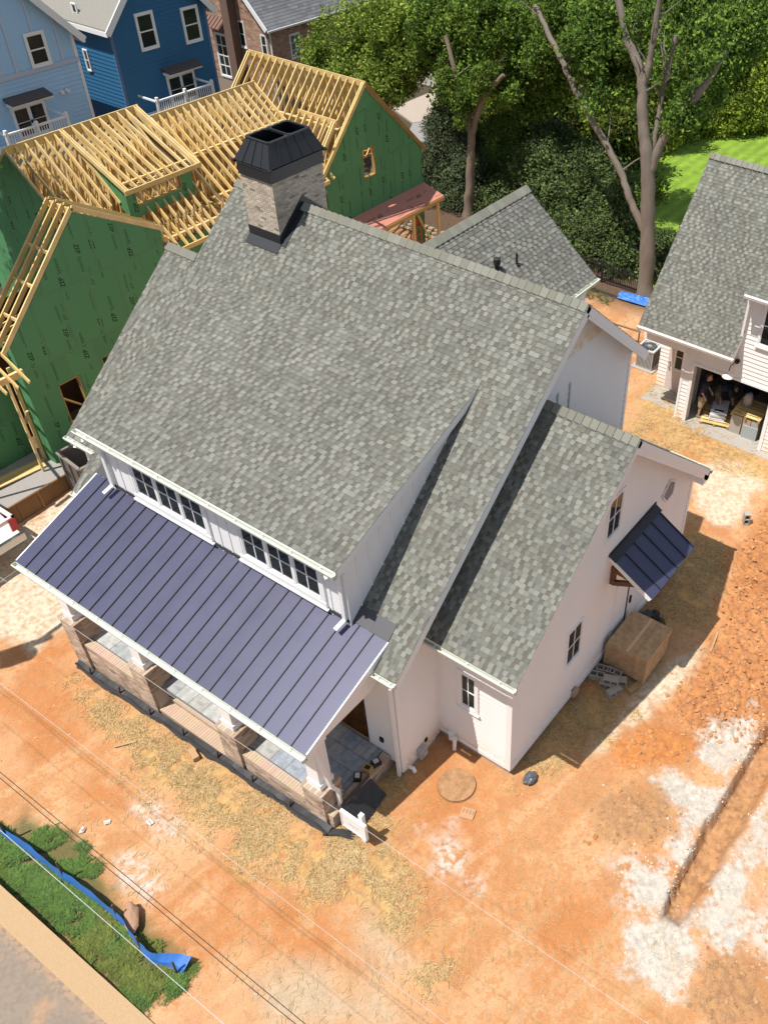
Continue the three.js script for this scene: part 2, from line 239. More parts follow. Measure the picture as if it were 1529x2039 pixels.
// ================================================================ the white house
const house = thing('white_house', 'new white house with grey shingle roofs, dark metal porch roof and tall brick chimney', 'house', [0, 0, 0]);
{
  const X = V(1, 0, 0), ye = 3.99, ze = 1.72, yr = 9.40, zr = -4.84, s = (yr - ye) / (ze - zr), roofY = (z) => ye + s * (ze - z), vOf = (z) => (ze - z) * Math.hypot(1, s);
  // ---- main roof, front slope with the left bump-out in the same plane
  const x0 = -12.66, x1 = -11.63, x2 = -1.63, F = frame(V(x0, ye, ze), X, V(0, s, -1)), U = (x) => x - x0;
  const polysMain = [[[U(x1), 0], [U(x2), 0], [U(x2), vOf(zr)], [U(x1), vOf(zr)]], [[0, vOf(0.88)], [U(x1), vOf(0.88)], [U(x1), vOf(-3.23)], [0, vOf(-3.23)]]];
  const roof = roofDeck(house, F, polysMain); shingles(roof, F, polysMain, 11);
  ridgeCaps(roof, V(x1, yr, zr), V(-10.42, yr, zr), 3); ridgeCaps(roof, V(-9.42, yr, zr), V(x2, yr, zr), 4); ridgeCaps(roof, V(x0, 8.075, -3.23), V(x1, 8.075, -3.23), 5);
  // back slopes
  const zb = -8.0, sb = 0.832, Fb = frame(V(x2, yr - sb * (zr - zb), zb), V(-1, 0, 0), V(0, sb, 1)), Lb = (zr - zb) * Math.hypot(1, sb), back = [[[0, 0], [x2 - x1, 0], [x2 - x1, Lb], [0, Lb]]];
  const rb = roofDeck(house, Fb, back); shingles(rb, Fb, back, 12);
  const Fc = frame(V(x1, 8.075 - 0.83 * 2.2, -5.43), V(-1, 0, 0), V(0, 0.83, 1)), bump = [[[0, 0], [x1 - x0, 0], [x1 - x0, 2.2 * 1.3], [0, 2.2 * 1.3]]];
  roofDeck(house, Fc, bump);
  // rake boards, fascia
  const rake = (a, b, w = 0.05, h = 0.24) => { const mb = new MB(); mb.bar(a, b, w, h); return mb.build('rake_board', M.trim, house); };
  const dn = (v, k = 0.175) => v.clone().add(V(0, -k, 0));
  rake(dn(V(x2 - 0.03, ye + 0.02, ze)), dn(V(x2 - 0.03, yr, zr)), 0.05, 0.2); rake(dn(V(x2 - 0.03, yr, zr)), dn(V(x2 - 0.03, yr - sb * (zr - zb), zb)), 0.05, 0.2);
  rake(dn(V(x1 + 0.025, ye + 0.02, ze)), dn(V(x1 + 0.025, roofY(0.9), 0.9)), 0.04, 0.2);
  rake(dn(V(x0 + 0.022, roofY(0.88), 0.88)), dn(V(x0 + 0.022, 8.07, -3.23)), 0.04, 0.2);
  gutter(house, V(-2.2, ye - 0.02, ze + 0.01), V(x2 + 0.0, ye - 0.02, ze + 0.01), V(0, 0, 1)); gutter(house, V(x1, ye - 0.02, ze + 0.01), V(-11.2, ye - 0.02, ze + 0.01), V(0, 0, 1));
  gutter(house, V(x0 - 0.03, roofY(0.88) - 0.02, 0.89), V(x1 + 0.05, roofY(0.88) - 0.02, 0.89), V(0, 0, 1));
  downspout(house, [V(-12.3, 4.55, 0.96), V(-12.35, 4.3, 0.7), V(-12.35, 0, 0.7)]);
  // ---- walls of the main block
  const wx = -2.02, WY = (z) => (z > zr ? roofY(z) : yr - sb * (zr - z)) - 0.20;
  const FR = frame(V(wx, 0, 1.38), V(0, 0, -1), V(0, 1, 0)), pR = [[0, 0.1], [1.38 + 7.86, 0.1], [1.38 + 7.86, WY(-7.86)], [1.38 - zr, WY(zr)], [0, WY(1.38)]];
  wallSlab(house, FR, pR); lapSiding(house, FR, pR, [], 0.18, M.siding);
  new MB().pieces('corner_board', M.trim, house, [[wx - 0.11, 0.1, 1.30, wx + 0.03, WY(1.38) - 0.02, 1.41], [wx - 0.1, 0.1, -7.89, wx + 0.03, WY(-7.86), -7.78], [wx - 0.05, -0.1, 0.2, wx + 0.008, 0.12, 1.29]]);
  const FF = frame(V(-11.4, 0, 1.38), X, V(0, 1, 0)); wallSlab(house, FF, [[0, 0.3], [9.38, 0.3], [9.38, 4.05], [0, 4.05]], [[6.6, 0.3, 8.42, 2.85], [2.0, 1.1, 4.4, 2.75]]);
  windowUnit(house, frame(V(-9.32, 1.16, 1.36), X, V(0, 1, 0)), 2.28, 1.5, 4, 2);
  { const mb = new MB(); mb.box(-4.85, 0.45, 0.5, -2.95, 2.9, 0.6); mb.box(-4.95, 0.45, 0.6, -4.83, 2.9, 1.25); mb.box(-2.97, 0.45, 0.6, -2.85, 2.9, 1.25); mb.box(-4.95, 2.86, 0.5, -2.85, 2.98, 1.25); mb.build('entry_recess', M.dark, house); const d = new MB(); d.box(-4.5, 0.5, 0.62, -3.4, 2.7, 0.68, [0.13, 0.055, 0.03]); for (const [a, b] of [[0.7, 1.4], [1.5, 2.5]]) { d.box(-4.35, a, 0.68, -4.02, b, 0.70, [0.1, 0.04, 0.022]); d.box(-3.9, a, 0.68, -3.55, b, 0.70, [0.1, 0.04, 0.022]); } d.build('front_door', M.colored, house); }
  wallSlab(house, frame(V(-11.4, 0, -7.86), V(0, 0, 1), V(0, 1, 0)), [[0, -0.9], [9.24, -0.9], [9.24, WY(1.38)], [7.86 + zr, WY(zr)], [0, WY(-7.86)]]);
  wallSlab(house, frame(V(-2.02, 0, -7.86), V(-1, 0, 0), V(0, 1, 0)), [[0, 0.1], [9.38, 0.1], [9.38, WY(-7.86)], [0, WY(-7.86)]]);
  { const Fp = frame(V(-12.45, 0, 0.62), X, V(0, 1, 0)); wallSlab(house, Fp, [[0, -0.9], [1.05, -0.9], [1.05, roofY(0.62) - 0.2], [0, roofY(0.62) - 0.2]]); wallSlab(house, frame(V(-12.45, 0, -5.0), V(0, 0, 1), V(0, 1, 0)), [[0, -0.9], [5.62, -0.9], [5.62, roofY(0.62) - 0.2], [5.0 - 3.23, 7.85], [0, 6.4]]); }
  // trim lines of a blind dormer window frame on the rear gable wall
  { new MB().pieces('wall_trim', std(0.55, 0.57, 0.65, 0.6), house, [[wx + 0.019, 6.05, -4.47, wx + 0.045, 7.35, -4.43], [wx + 0.019, 6.05, -4.97, wx + 0.045, 7.35, -4.93], [wx + 0.019, 6.0, -5.2, wx + 0.05, 6.045, -4.35]]); }
  // ---- shed dormer
  const dy = 6.2, dz = 1.6, ds = 0.368, dl = -10.66, dr = -3.02, zt = -3.04, Fd = frame(V(dl, dy, dz), X, V(0, ds, -1)), Ld = (dz - zt) * Math.hypot(1, ds), pd = [[[0, 0], [dr - dl, 0], [dr - dl, Ld], [0, Ld]]];
  const droof = roofDeck(house, Fd, pd, 0.15, M.trim, 'dormer_roof'); shingles(droof, Fd, pd, 21);
  const dormer = wallSlab(house, frame(V(-10.5, 0, 1.3), X, V(0, 1, 0)), [[0, 4.2], [7.37, 4.2], [7.37, 6.14], [0, 6.14]], [], 0.14, M.white, 'dormer');
  wallSlab(dormer, frame(V(-3.13, 0, 1.3), V(0, 0, -1), V(0, 1, 0)), [[0, 4.25], [4.0, 7.5], [4.0, 7.42], [0, 6.14]].slice(0, 4), [], 0.14, M.white, 'side_wall');
  wallSlab(dormer, frame(V(-10.5, 0, -2.7), V(0, 0, 1), V(0, 1, 0)), [[0, 7.4], [4.0, 4.25], [4.0, 6.14], [0, 7.5]], [], 0.14, M.white, 'side_wall');
  const bat = (x, y0, y1, z) => { const mb = new MB(); mb.box(x - 0.018, y0, z, x + 0.018, y1, z + 0.02); mb.build('batten', M.white, dormer); };
  for (let x = -10.32; x < -3.2; x += 0.32) if (!((x > -9.6 && x < -7.05) || (x > -6.2 && x < -3.6))) bat(x, 4.4, 6.13, 1.3);
  for (let k = 1; k < 10; k++) { const z = 1.3 - k * 0.36, b = roofY(z) + 0.02, t = 6.2 + ds * (dz - z) - 0.15; if (t > b + 0.05) { const mb = new MB(); mb.box(-3.13, b, z - 0.018, -3.108, t, z + 0.018); mb.build('batten', M.white, dormer); } }
  new MB().pieces('corner_board', M.trim, dormer, [[-3.22, 4.35, 1.28, -3.1, 6.13, 1.325], [-10.53, 4.35, 1.28, -10.4, 6.13, 1.325]]);
  { const mb = new MB(); mb.bar(V(dr - 0.032, dy - 0.13, dz), V(dr - 0.032, dy + ds * (dz - zt) - 0.13, zt), 0.05, 0.17); mb.build('rake_board', M.trim, house); const fb = new MB(); fb.box(dl, dy - 0.2, dz - 0.03, dr, dy - 0.02, dz + 0.006); fb.build('fascia', M.trim, house); }
  gutter(house, V(dl - 0.02, dy - 0.02, dz + 0.008), V(dr + 0.03, dy - 0.02, dz + 0.008), V(0, 0, 1));
  for (const bx of [-9.44, -6.03]) {
    const w = bx < -8 ? 0.68 : 0.66;
    for (let i = 0; i < 3; i++) windowUnit(house, frame(V(bx + i * (w + 0.09), 4.74, 1.305), X, V(0, 1, 0)), w, 0.92, 2, 2, { trim: 0.045, muntin: 0.026 });
    const mb = new MB(); mb.box(bx - 0.16, 4.52, 1.3, bx + 3 * w + 0.34, 4.69, 1.36); mb.box(bx - 0.2, 4.49, 1.3, bx + 3 * w + 0.38, 4.53, 1.385); mb.box(bx - 0.15, 4.69, 1.3, bx - 0.05, 5.85, 1.35); mb.box(bx + 3 * w + 0.23, 4.69, 1.3, bx + 3 * w + 0.33, 5.85, 1.35); mb.build('window_casing', M.trim, house);
  }
  downspout(house, [V(-1.72, 3.86, 1.78), V(-1.78, 3.7, 1.5), V(-2.06, 3.5, 1.47), V(-2.06, 0.05, 1.47)]);
  for (const dx of [-3.2, -10.36]) downspout(house, [V(dx, 6.05, 1.68), V(dx, 5.9, 1.38), V(dx, 4.58, 1.38), V(dx - 0.05, 4.47, 1.62)]);
  // ---- porch roof of standing seam metal
  const TL = V(-11.2, 4.42, 1.19), TR = V(-2.2, 4.42, 1.19), BL = V(-11.38, 3.33, 3.65), BR = V(-2.3, 3.33, 3.65), nrm = BR.clone().sub(BL).cross(TL.clone().sub(BL)).normalize();
  const at = (a, b) => BL.clone().lerp(BR, a).lerp(TL.clone().lerp(TR, a), b);
  { const mb = new MB(); mb.prism([BL, BR, TR, TL].map((v) => v.clone().addScaledVector(nrm, -0.16)), nrm.clone().multiplyScalar(0.15)); const pr = mb.build('porch_roof', M.trim, house);
    const n = 24, r = rng(5);
    for (let i = 0; i < n; i++) { const p = new MB(); p.prism([at(i / n, -0.012), at((i + 1) / n, -0.012), at((i + 1) / n, 1), at(i / n, 1)], nrm.clone().multiplyScalar(0.008 + 0.0015 * r())); p.build('roof_panel', M.metal, pr);
      if (i) { const q = new MB(); q.bar(at(i / n, -0.012).addScaledVector(nrm, 0.022), at(i / n, 0.985).addScaledVector(nrm, 0.022), 0.018, 0.034, undefined, nrm); q.build('seam', M.seam, pr); } }
    const fl = new MB(), f2 = V(0, s, -1).normalize(); for (const [a, b] of [[0, 0.09], [0.893, 1]]) fl.prism([at(a, 0.985), at(b, 0.985), at(b, 1).addScaledVector(f2, 0.34), at(a, 1).addScaledVector(f2, 0.34)].map((v) => v.addScaledVector(nrm, 0.026)), V(0, 0.006, 0));
    fl.prism([at(0.086, 0.975), at(0.897, 0.975), at(0.897, 1.03), at(0.086, 1.03)].map((v) => v.addScaledVector(nrm, 0.03)), V(0, 0.006, 0)); fl.box(-10.52, 4.44, 1.298, -3.12, 4.54, 1.325); fl.build('flashing', M.flashing, pr);
    const e = new MB(); e.bar(at(1, 0).addScaledVector(nrm, -0.075), at(1, 1).addScaledVector(nrm, -0.075), 0.03, 0.17, undefined, nrm); e.bar(at(0, 0).addScaledVector(nrm, -0.075), at(0, 1).addScaledVector(nrm, -0.075), 0.03, 0.17, undefined, nrm); e.build('rake_board', M.trim, pr); }
  gutter(house, BL.clone().add(V(-0.02, -0.03, 0.02)), BR.clone().add(V(0.02, -0.03, 0.02)), V(0, 0, 1), M.gutter, 0.13, 0.11);
  { const mb = new MB(); mb.box(-11.2, 2.86, 3.0, -2.55, 3.2, 3.3); mb.box(-2.86, 2.86, 1.42, -2.56, 3.2, 3.0); mb.box(-11.2, 2.86, 1.42, -10.9, 3.2, 3.0); mb.build('porch_beam', M.trim, house);
    const g = new MB(); g.prism([V(-2.5, 3.18, 3.3), V(-2.5, 3.28, 3.42), V(-2.5, 4.1, 1.5), V(-2.5, 3.18, 1.5)].reverse(), V(0.1, 0, 0)); g.build('porch_gable', M.white, house);
    const c = new MB(); c.box(-11.1, 3.1, 1.42, -2.5, 3.14, 3.2); c.build('porch_ceiling', M.trim, house); }
  // piers, columns
  const PX = [-11.29, -8.68, -5.70, -3.09];
  for (const px of PX) {
    const x1p = px + 0.58, zf = 3.37, zk = 2.79, top = 1.16, g0 = Gh(px, 3.4) - 0.15, core = new MB(); core.box(px + 0.01, g0, zk + 0.01, x1p - 0.01, top + 0.05, zf - 0.01); const pier = core.build('brick_pier', M.mortar, house);
    bricks(pier, frame(V(px, g0, zf - 0.01), X, V(0, 1, 0)), [[0, 0], [0.58, 0], [0.58, top - g0], [0, top - g0]], [], PALP, 31 + px * 7);
    bricks(pier, frame(V(x1p - 0.01, g0, zf), V(0, 0, -1), V(0, 1, 0)), [[0, 0], [0.58, 0], [0.58, top - g0], [0, top - g0]], [], PALP, 37 + px * 7);
    bricks(pier, frame(V(px + 0.01, g0, zk), V(0, 0, 1), V(0, 1, 0)), [[0, 0], [0.58, 0], [0.58, top - g0], [0, top - g0]], [], PALP, 41 + px * 7);
    const r = rng(50 + px * 3); for (let i = 0; i < 8; i++) { const t = PALP[Math.floor(r() * 3)], mb = new MB(), w = 0.62 / 8; mb.box(px - 0.02 + i * w + 0.004, top, zk - 0.02, px - 0.02 + (i + 1) * w - 0.004, top + 0.065, zk + 0.285, t); mb.box(px - 0.02 + i * w + 0.004, top, zk + 0.295, px - 0.02 + (i + 1) * w - 0.004, top + 0.065, zf + 0.02, t.map((q) => q * 0.95)); mb.build('cap_brick', M.brick, pier); }
    const cb = new MB(), cx = px + 0.29, cz = 3.08; cb.box(cx - 0.17, top + 0.06, cz - 0.17, cx + 0.17, 2.87, cz + 0.17); const col = cb.build('column', M.trim, house), b2 = new MB();
    b2.box(cx - 0.2, top + 0.066, cz - 0.2, cx + 0.2, top + 0.25, cz + 0.2); b2.box(cx - 0.2, 2.7, cz - 0.2, cx + 0.2, 2.86, cz + 0.2); for (const [a, b] of [[-1, 0], [1, 0]]) b2.box(cx + a * 0.172 - 0.01, top + 0.25, cz - 0.14, cx + a * 0.172 + 0.01, 2.7, cz - 0.1); b2.build('column_trim', M.trim, col);
  }
  downspout(house, [V(-2.4, 3.2, 3.68), V(-2.5, 2.95, 3.3), V(-2.45, 1.35, 3.12), V(-2.42, 1.05, 2.98), V(-2.42, 0.0, 3.0)]);
  // plinth, coping, floor, steps
  { const sx0 = -8.08, sx1 = -5.72, zf = 3.3, mb = new MB(); for (const [a, b] of [[-11.25, sx0], [sx1, -2.36]]) mb.box(a, -1.1, 2.2, b, 0.42, zf); mb.box(-11.25, -1.1, 1.3, -2.36, 0.42, 2.2); const pl = mb.build('porch_plinth', M.mortar, house);
    for (const [a, b, sd] of [[-11.25, sx0, 61], [sx1, -2.36, 62]]) bricks(pl, frame(V(a, -1.0, zf), X, V(0, 1, 0)), [[0, 0], [b - a, 0], [b - a, 1.42], [0, 1.42]], [], PALP, sd);
    bricks(pl, frame(V(-2.36, -0.2, zf), V(0, 0, -1), V(0, 1, 0)), [[0, 0], [1.9, 0], [1.9, 0.62], [0, 0.62]], [], PALP, 63);
    const r = rng(9), cp = new MB(); const cop = (x0, z0, x1, z1) => { const t = [0.60, 0.45, 0.33].map((q) => q * (0.92 + 0.16 * r())); cp.box(x0 + 0.004, 0.42, z0 + 0.004, x1 - 0.004, 0.49 + 0.004 * r(), z1 - 0.004, t); };
    for (const [a, b] of [[-11.27, sx0], [sx1, -2.34]]) for (let x = a; x < b - 0.03; x += 0.076) cop(x, zf - 0.22, Math.min(x + 0.076, b), zf + 0.02);
    for (let z = 1.42; z < zf - 0.24; z += 0.076) cop(-2.56, z, -2.34, z + 0.076);
    cp.build('coping_bricks', M.brick, pl, 'stuff');
    const fl = new MB(); fl.box(-11.1, 0.38, 1.38, -2.58, 0.462, zf - 0.24); const floor = fl.build('porch_floor', std(0.2, 0.2, 0.19, 0.9), house);
    const pal = [[0.32, 0.37, 0.42], [0.42, 0.44, 0.45], [0.47, 0.47, 0.44], [0.37, 0.41, 0.47], [0.52, 0.53, 0.51]];
    let row = 0; for (let z = 1.4; z < zf - 0.26; z += 0.415, row++) for (let x = -11.1 - (row % 2) * 0.3; x < -2.6;) { const w = [0.45, 0.6, 0.75][Math.floor(r() * 3)], a = Math.max(x, -11.1), b = Math.min(x + w, -2.58); if (b - a > 0.05) { const t = new MB(); t.box(a + 0.005, 0.462, z + 0.005, b - 0.005, 0.485 + 0.003 * r(), z + 0.41, pal[Math.floor(r() * 5)]); t.build('floor_stone', M.stone, floor); } x += w; }
    const st = new MB(); const steps = []; for (let k = 0; k < 4; k++) { const y1 = 0.33 - k * 0.155, z1 = 2.36 + k * 0.32; st.box(sx0, -1.1, 2.1, sx1, y1 - 0.075, z1); steps.push([y1, z1]); }
    const sb2 = st.build('porch_steps', M.mortar, house), tb = new MB();
    for (const [y1, z1] of steps) { for (let x = sx0; x < sx1 - 0.03; x += 0.076) { const t = [0.60, 0.44, 0.31].map((q) => q * (0.94 + 0.12 * r())); tb.box(x + 0.004, y1 - 0.075, z1 - 0.33, x + 0.072, y1, z1 + 0.015, t); } }
    tb.build('tread_bricks', M.brick, sb2, 'stuff'); for (const [y1, z1] of steps) bricks(sb2, frame(V(sx0, y1 - 0.16, z1 - 0.004), X, V(0, 1, 0)), [[0, 0], [sx1 - sx0, 0], [sx1 - sx0, 0.08], [0, 0.08]], [], PALP, 70); }
  // ---- chimney
  { const a = -10.45, b = -9.46, c = -5.6, d = -3.98, top = 10.14, mb = new MB(); mb.box(a + 0.01, 7.4, c + 0.01, b - 0.01, top, d - 0.01); const ch = mb.build('chimney', M.mortar, house);
    bricks(ch, frame(V(a, 8.4, d - 0.01), X, V(0, 1, 0)), [[0, 0], [b - a, 0], [b - a, top - 8.4], [0, top - 8.4]], [], PALC, 81, { row: 0.056, len: 0.155 });
    bricks(ch, frame(V(b - 0.01, 8.4, d), V(0, 0, -1), V(0, 1, 0)), [[0, 0], [d - c, 0], [d - c, top - 8.4], [0, top - 8.4]], [], PALC, 82, { row: 0.056, len: 0.155 });
    bricks(ch, frame(V(a + 0.01, 8.4, c), V(0, 0, 1), V(0, 1, 0)), [[0, 0], [d - c, 0], [d - c, top - 8.4], [0, top - 8.4]], [], PALC, 83);
    const fl = new MB(), rf = (z) => (z > zr ? roofY(z) : yr - sb * (zr - z));
    for (const [z0, z1] of [[d + 0.03, zr], [zr, c]]) { fl.prism([V(b, rf(z0), z0), V(b, rf(z0) + 0.21, z0), V(b, rf(z1) + 0.21, z1), V(b, rf(z1), z1)], V(0.018, 0, 0)); fl.prism([V(b, rf(z0) + 0.022, z0), V(b + 0.16, rf(z0) + 0.022, z0), V(b + 0.16, rf(z1) + 0.022, z1), V(b, rf(z1) + 0.022, z1)], V(0, 0.012, 0)); }
    fl.box(a - 0.02, rf(d) - 0.05, d - 0.005, b + 0.02, rf(d) + 0.24, d + 0.018); fl.prism([V(a - 0.03, rf(d) + 0.03, d), V(b + 0.03, rf(d) + 0.03, d), V(b + 0.03, rf(d + 0.2) + 0.022, d + 0.2), V(a - 0.03, rf(d + 0.2) + 0.022, d + 0.2)], V(0, 0.014, 0)); fl.build('flashing', M.capMetal, ch);
    const bd = new MB(); bd.box(a - 0.03, top, c - 0.03, b + 0.03, top + 0.27, d + 0.03); const band = bd.build('chimney_band', M.capMetal, house), lip = new MB(); lip.box(a - 0.05, top + 0.27, c - 0.05, b + 0.05, top + 0.285, d + 0.05); lip.build('lip', M.flashing, band);
    const y0 = top + 0.32, y1 = 10.95, B = [V(a - 0.06, y0, d + 0.06), V(b + 0.06, y0, d + 0.06), V(b + 0.06, y0, c - 0.06), V(a - 0.06, y0, c - 0.06)], T = [V(-10.25, y1, -4.15), V(-9.57, y1, -4.15), V(-9.57, y1, -5.42), V(-10.25, y1, -5.42)];
    const hd = new MB(); for (let i = 0; i < 4; i++) { const j = (i + 1) % 4; hd.quad(B[i], B[j], T[j], T[i]); const n = B[j].clone().sub(B[i]).cross(T[i].clone().sub(B[i])).normalize().multiplyScalar(-0.03); hd.quad(B[i].clone().add(n), T[i].clone().add(n), T[j].clone().add(n), B[j].clone().add(n)); }
    hd.bar(V(-10.25, y1, -4.79), V(-9.57, y1, -4.79), 0.035, 0.05); for (let i = 0; i < 4; i++) hd.bar(T[i], T[(i + 1) % 4], 0.05, 0.03); for (const [p, q] of [[0, 1], [1, 0]]) for (const zz of [[-4.15, -1], [-4.76, 1], [-4.82, -1], [-5.42, 1]]) { const x = p ? -9.57 : -10.25, sx = p ? -1 : 1; hd.prism([V(x, y1 + 0.01, zz[0]), V(x + sx * 0.12, y1 + 0.01, zz[0]), V(x, y1 + 0.01, zz[0] + zz[1] * 0.12)], V(0, -0.015, 0)); }
    const hood = hd.build('chimney_hood', M.capMetal, house), inner = new MB(); inner.box(a, y0 - 0.02, c, b, y0 + 0.02, d); for (const q of [B[0], B[1], B[2], B[3]]) inner.box(q.x - 0.04, top + 0.27, q.z - 0.04, q.x + 0.04, y0 + 0.01, q.z + 0.04); inner.build('flue_pan', M.black, hood);
    for (const [i, n] of [[0, 4], [1, 5], [3, 5]]) { const j = (i + 1) % 4; for (let k = 1; k < n; k++) { const q = new MB(); q.bar(B[i].clone().lerp(B[j], k / n), T[i].clone().lerp(T[j], k / n), 0.018, 0.03); q.build('seam', M.black, hood); } } }
  // ---- right wing
  { const ye2 = 4.03, ze2 = 0.46, yr2 = 7.57, zr2 = -3.76, zb2 = -8.43, yb2 = 3.75, s2 = (yr2 - ye2) / (ze2 - zr2), sr = (yr2 - yb2) / (zr2 - zb2), xr = 0.39, xl = -2.02;
    const F2 = frame(V(xl, ye2, ze2), X, V(0, s2, -1)), L2 = (ze2 - zr2) * Math.hypot(1, s2), p2 = [[[0, 0], [xr - xl, 0], [xr - xl, L2], [0, L2]]], r2 = roofDeck(house, F2, p2, 0.16, M.trim, 'wing_roof'); shingles(r2, F2, p2, 41, 1, 300); ridgeCaps(r2, V(xl, yr2, zr2), V(xr, yr2, zr2), 42);
    const F3 = frame(V(xr, yb2, zb2), V(-1, 0, 0), V(0, sr, 1)), L3 = (zr2 - zb2) * Math.hypot(1, sr), p3 = [[[0, 0], [xr - xl, 0], [xr - xl, L3], [0, L3]]], r3 = roofDeck(house, F3, p3, 0.16, M.trim, 'wing_roof'); shingles(r3, F3, p3, 43);
    rake(dn(V(xr - 0.025, ye2 + 0.03, ze2), 0.15), dn(V(xr - 0.025, yr2, zr2), 0.15), 0.03, 0.15); rake(dn(V(xr - 0.025, yr2, zr2), 0.21), dn(V(xr - 0.025, yb2, zb2), 0.21), 0.04, 0.25);
    const mb = new MB(); mb.prism([V(xr - 0.005, yb2 - 0.28, zb2), V(xr - 0.005, yb2, zb2), V(xr - 0.005, yb2 + 0.3, zb2 + 0.36), V(xr - 0.005, yb2 - 0.28, zb2 + 0.36)], V(-0.4, 0, 0)); mb.build('eave_return', M.trim, house);
    gutter(house, V(xl, ye2 - 0.02, ze2 + 0.01), V(xr + 0.02, ye2 - 0.02, ze2 + 0.01), V(0, 0, 1)); gutter(house, V(xr + 0.03, yb2 - 0.02, zb2 - 0.01), V(xl, yb2 - 0.02, zb2 - 0.01), V(0, 0, -1));
    const wy = (z) => (z > zr2 ? ye2 + s2 * (ze2 - z) : yr2 - sr * (zr2 - z)) - 0.2;
    const FW = frame(V(xl, 0, 0), X, V(0, 1, 0)), pw = [[0, 0.22], [2.02, 0.22], [2.02, wy(0) - 0.02], [0, wy(0) - 0.02]]; wallSlab(house, FW, pw, [], 0.14); lapSiding(house, FW, pw, [[0.66, 1.72, 1.12, 2.92]], 0.15);
    const FX = frame(V(0, 0, 0), V(0, 0, -1), V(0, 1, 0)), px = [[0, 0.22], [8.28, 0.22], [8.28, wy(-8.28)], [-zr2, wy(zr2)], [0, wy(0)]]; wallSlab(house, FX, px); lapSiding(house, FX, px, [[2.18, 1.72, 2.82, 2.92], [3.48, 4.77, 4.1, 5.93], [4.42, 0.2, 5.06, 2.56], [5.2, 0.2, 5.9, 2.6]], 0.18, M.siding);
    wallSlab(house, frame(V(0, 0, -8.28), V(-1, 0, 0), V(0, 1, 0)), [[0, 0.22], [2.02, 0.22], [2.02, wy(-8.28)], [0, wy(-8.28)]]);
    new MB().pieces('corner_board', M.trim, house, [[-0.11, 0.24, -0.02, 0.036, wy(0) - 0.03, 0.045], [-0.1, 0.24, -8.32, 0.036, wy(-8.28), -8.18]]); new MB().pieces('base_board', M.trim, house, [[xl + 0.02, 0.22, 0.018, -0.115, 0.36, 0.04], [0.018, 0.22, -8.17, 0.045, 0.42, -0.025]]);
    const fb = new MB(); fb.box(xl, -0.15, -8.25, -0.03, 0.22, -0.03); fb.build('foundation', M.cmu, house);
    windowUnit(house, frame(V(-1.33, 1.76, 0.015), X, V(0, 1, 0)), 0.38, 1.08, 2, 2, { trim: 0.09, sill: true });
    windowUnit(house, frame(V(0.012, 1.74, -2.2), V(0, 0, -1), V(0, 1, 0)), 0.6, 1.16, 2, 2, { trim: 0.05 });
    windowUnit(house, frame(V(0.012, 4.79, -3.5), V(0, 0, -1), V(0, 1, 0)), 0.58, 1.12, 2, 2, { trim: 0.06 });
    // vent, pointed
    const Fv = frame(V(0.03, 3.76, -6.62), V(0, 0, -1), V(0, 1, 0)), ve = new MB(), pv = [[-0.3, 0.36], [0, 0], [0.32, 0.06], [0.36, 0.42], [0.02, 0.66]]; ve.prism(pv.map((q) => Fv.at(q[0], q[1], 0)), V(0.012, 0, 0)); const vt = ve.build('gable_vent', std(0.26, 0.23, 0.22, 0.8), house), vf = new MB(); pv.forEach((q, i) => vf.bar(Fv.at(...q, 0.015), Fv.at(...pv[(i + 1) % 5], 0.015), 0.03, 0.03)); vf.build('vent_frame', M.white, vt);
    // side door, sidelight
    windowUnit(house, frame(V(0.012, 1.62, -4.5), V(0, 0, -1), V(0, 1, 0)), 0.42, 0.84, 2, 2, { trim: 0.05, name: 'door_light' });
    const db = new MB(); db.box(0.0, 0.3, -5.06, 0.05, 2.55, -4.42); db.box(0.0, 0.3, -5.9, 0.035, 2.6, -5.2); const door = db.build('side_door', M.trim, house), hn = new MB(); hn.box(0.03, 1.25, -5.34, 0.075, 1.5, -5.28); hn.box(0.048, 0.35, -5.15, 0.056, 2.5, -5.09); hn.build('handle', M.black, door);
    // side awning
    const a0 = V(0.03, 4.09, -3.8), a1 = V(0.03, 4.09, -5.94), b0 = V(1.2, 3.4, -3.8), b1 = V(1.2, 3.4, -5.94), an = V(0.69, 1.17, 0).normalize(), aw = (u, v) => a0.clone().lerp(b0, v).lerp(a1.clone().lerp(b1, v), u);
    const ab = new MB(); ab.prism([a0, b0, b1, a1].map((v) => v.clone().addScaledVector(an, -0.13)), an.clone().multiplyScalar(0.12)); const awn = ab.build('side_awning', M.trim, house);
    for (let i = 0; i < 5; i++) { const p = new MB(); p.prism([aw(i / 5, 0), aw(i / 5, 1.015), aw((i + 1) / 5, 1.015), aw((i + 1) / 5, 0)], an.clone().multiplyScalar(0.01)); p.build('roof_panel', M.metal, awn); const q = new MB(); q.bar(aw((i + 0.9) / 5, 0.12).addScaledVector(an, 0.022), aw((i + 0.9) / 5, 1.01).addScaledVector(an, 0.022), 0.022, 0.03, undefined, an); q.build('seam', M.seam, awn); }
    const hf = new MB(); hf.prism([aw(-0.02, 0), aw(-0.02, 0.15), aw(1.02, 0.15), aw(1.02, 0)].map((v) => v.addScaledVector(an, 0.02)), an.clone().multiplyScalar(0.025)); hf.bar(aw(-0.02, -0.02).addScaledVector(an, 0.05), aw(1.02, -0.02).addScaledVector(an, 0.05), 0.05, 0.1); hf.build('flashing', M.capMetal, awn);
    for (const z of [-4.02, -5.75]) { const br = new MB(); br.box(0.02, 3.05, z - 0.05, 0.14, 3.6, z + 0.05); br.bar(V(0.1, 3.1, z), V(0.8, 3.45, z), 0.09, 0.12); br.bar(V(0.06, 3.52, z), V(1.05, 3.4, z), 0.09, 0.1); br.build('awning_bracket', std(0.13, 0.06, 0.03, 0.7), house); } }
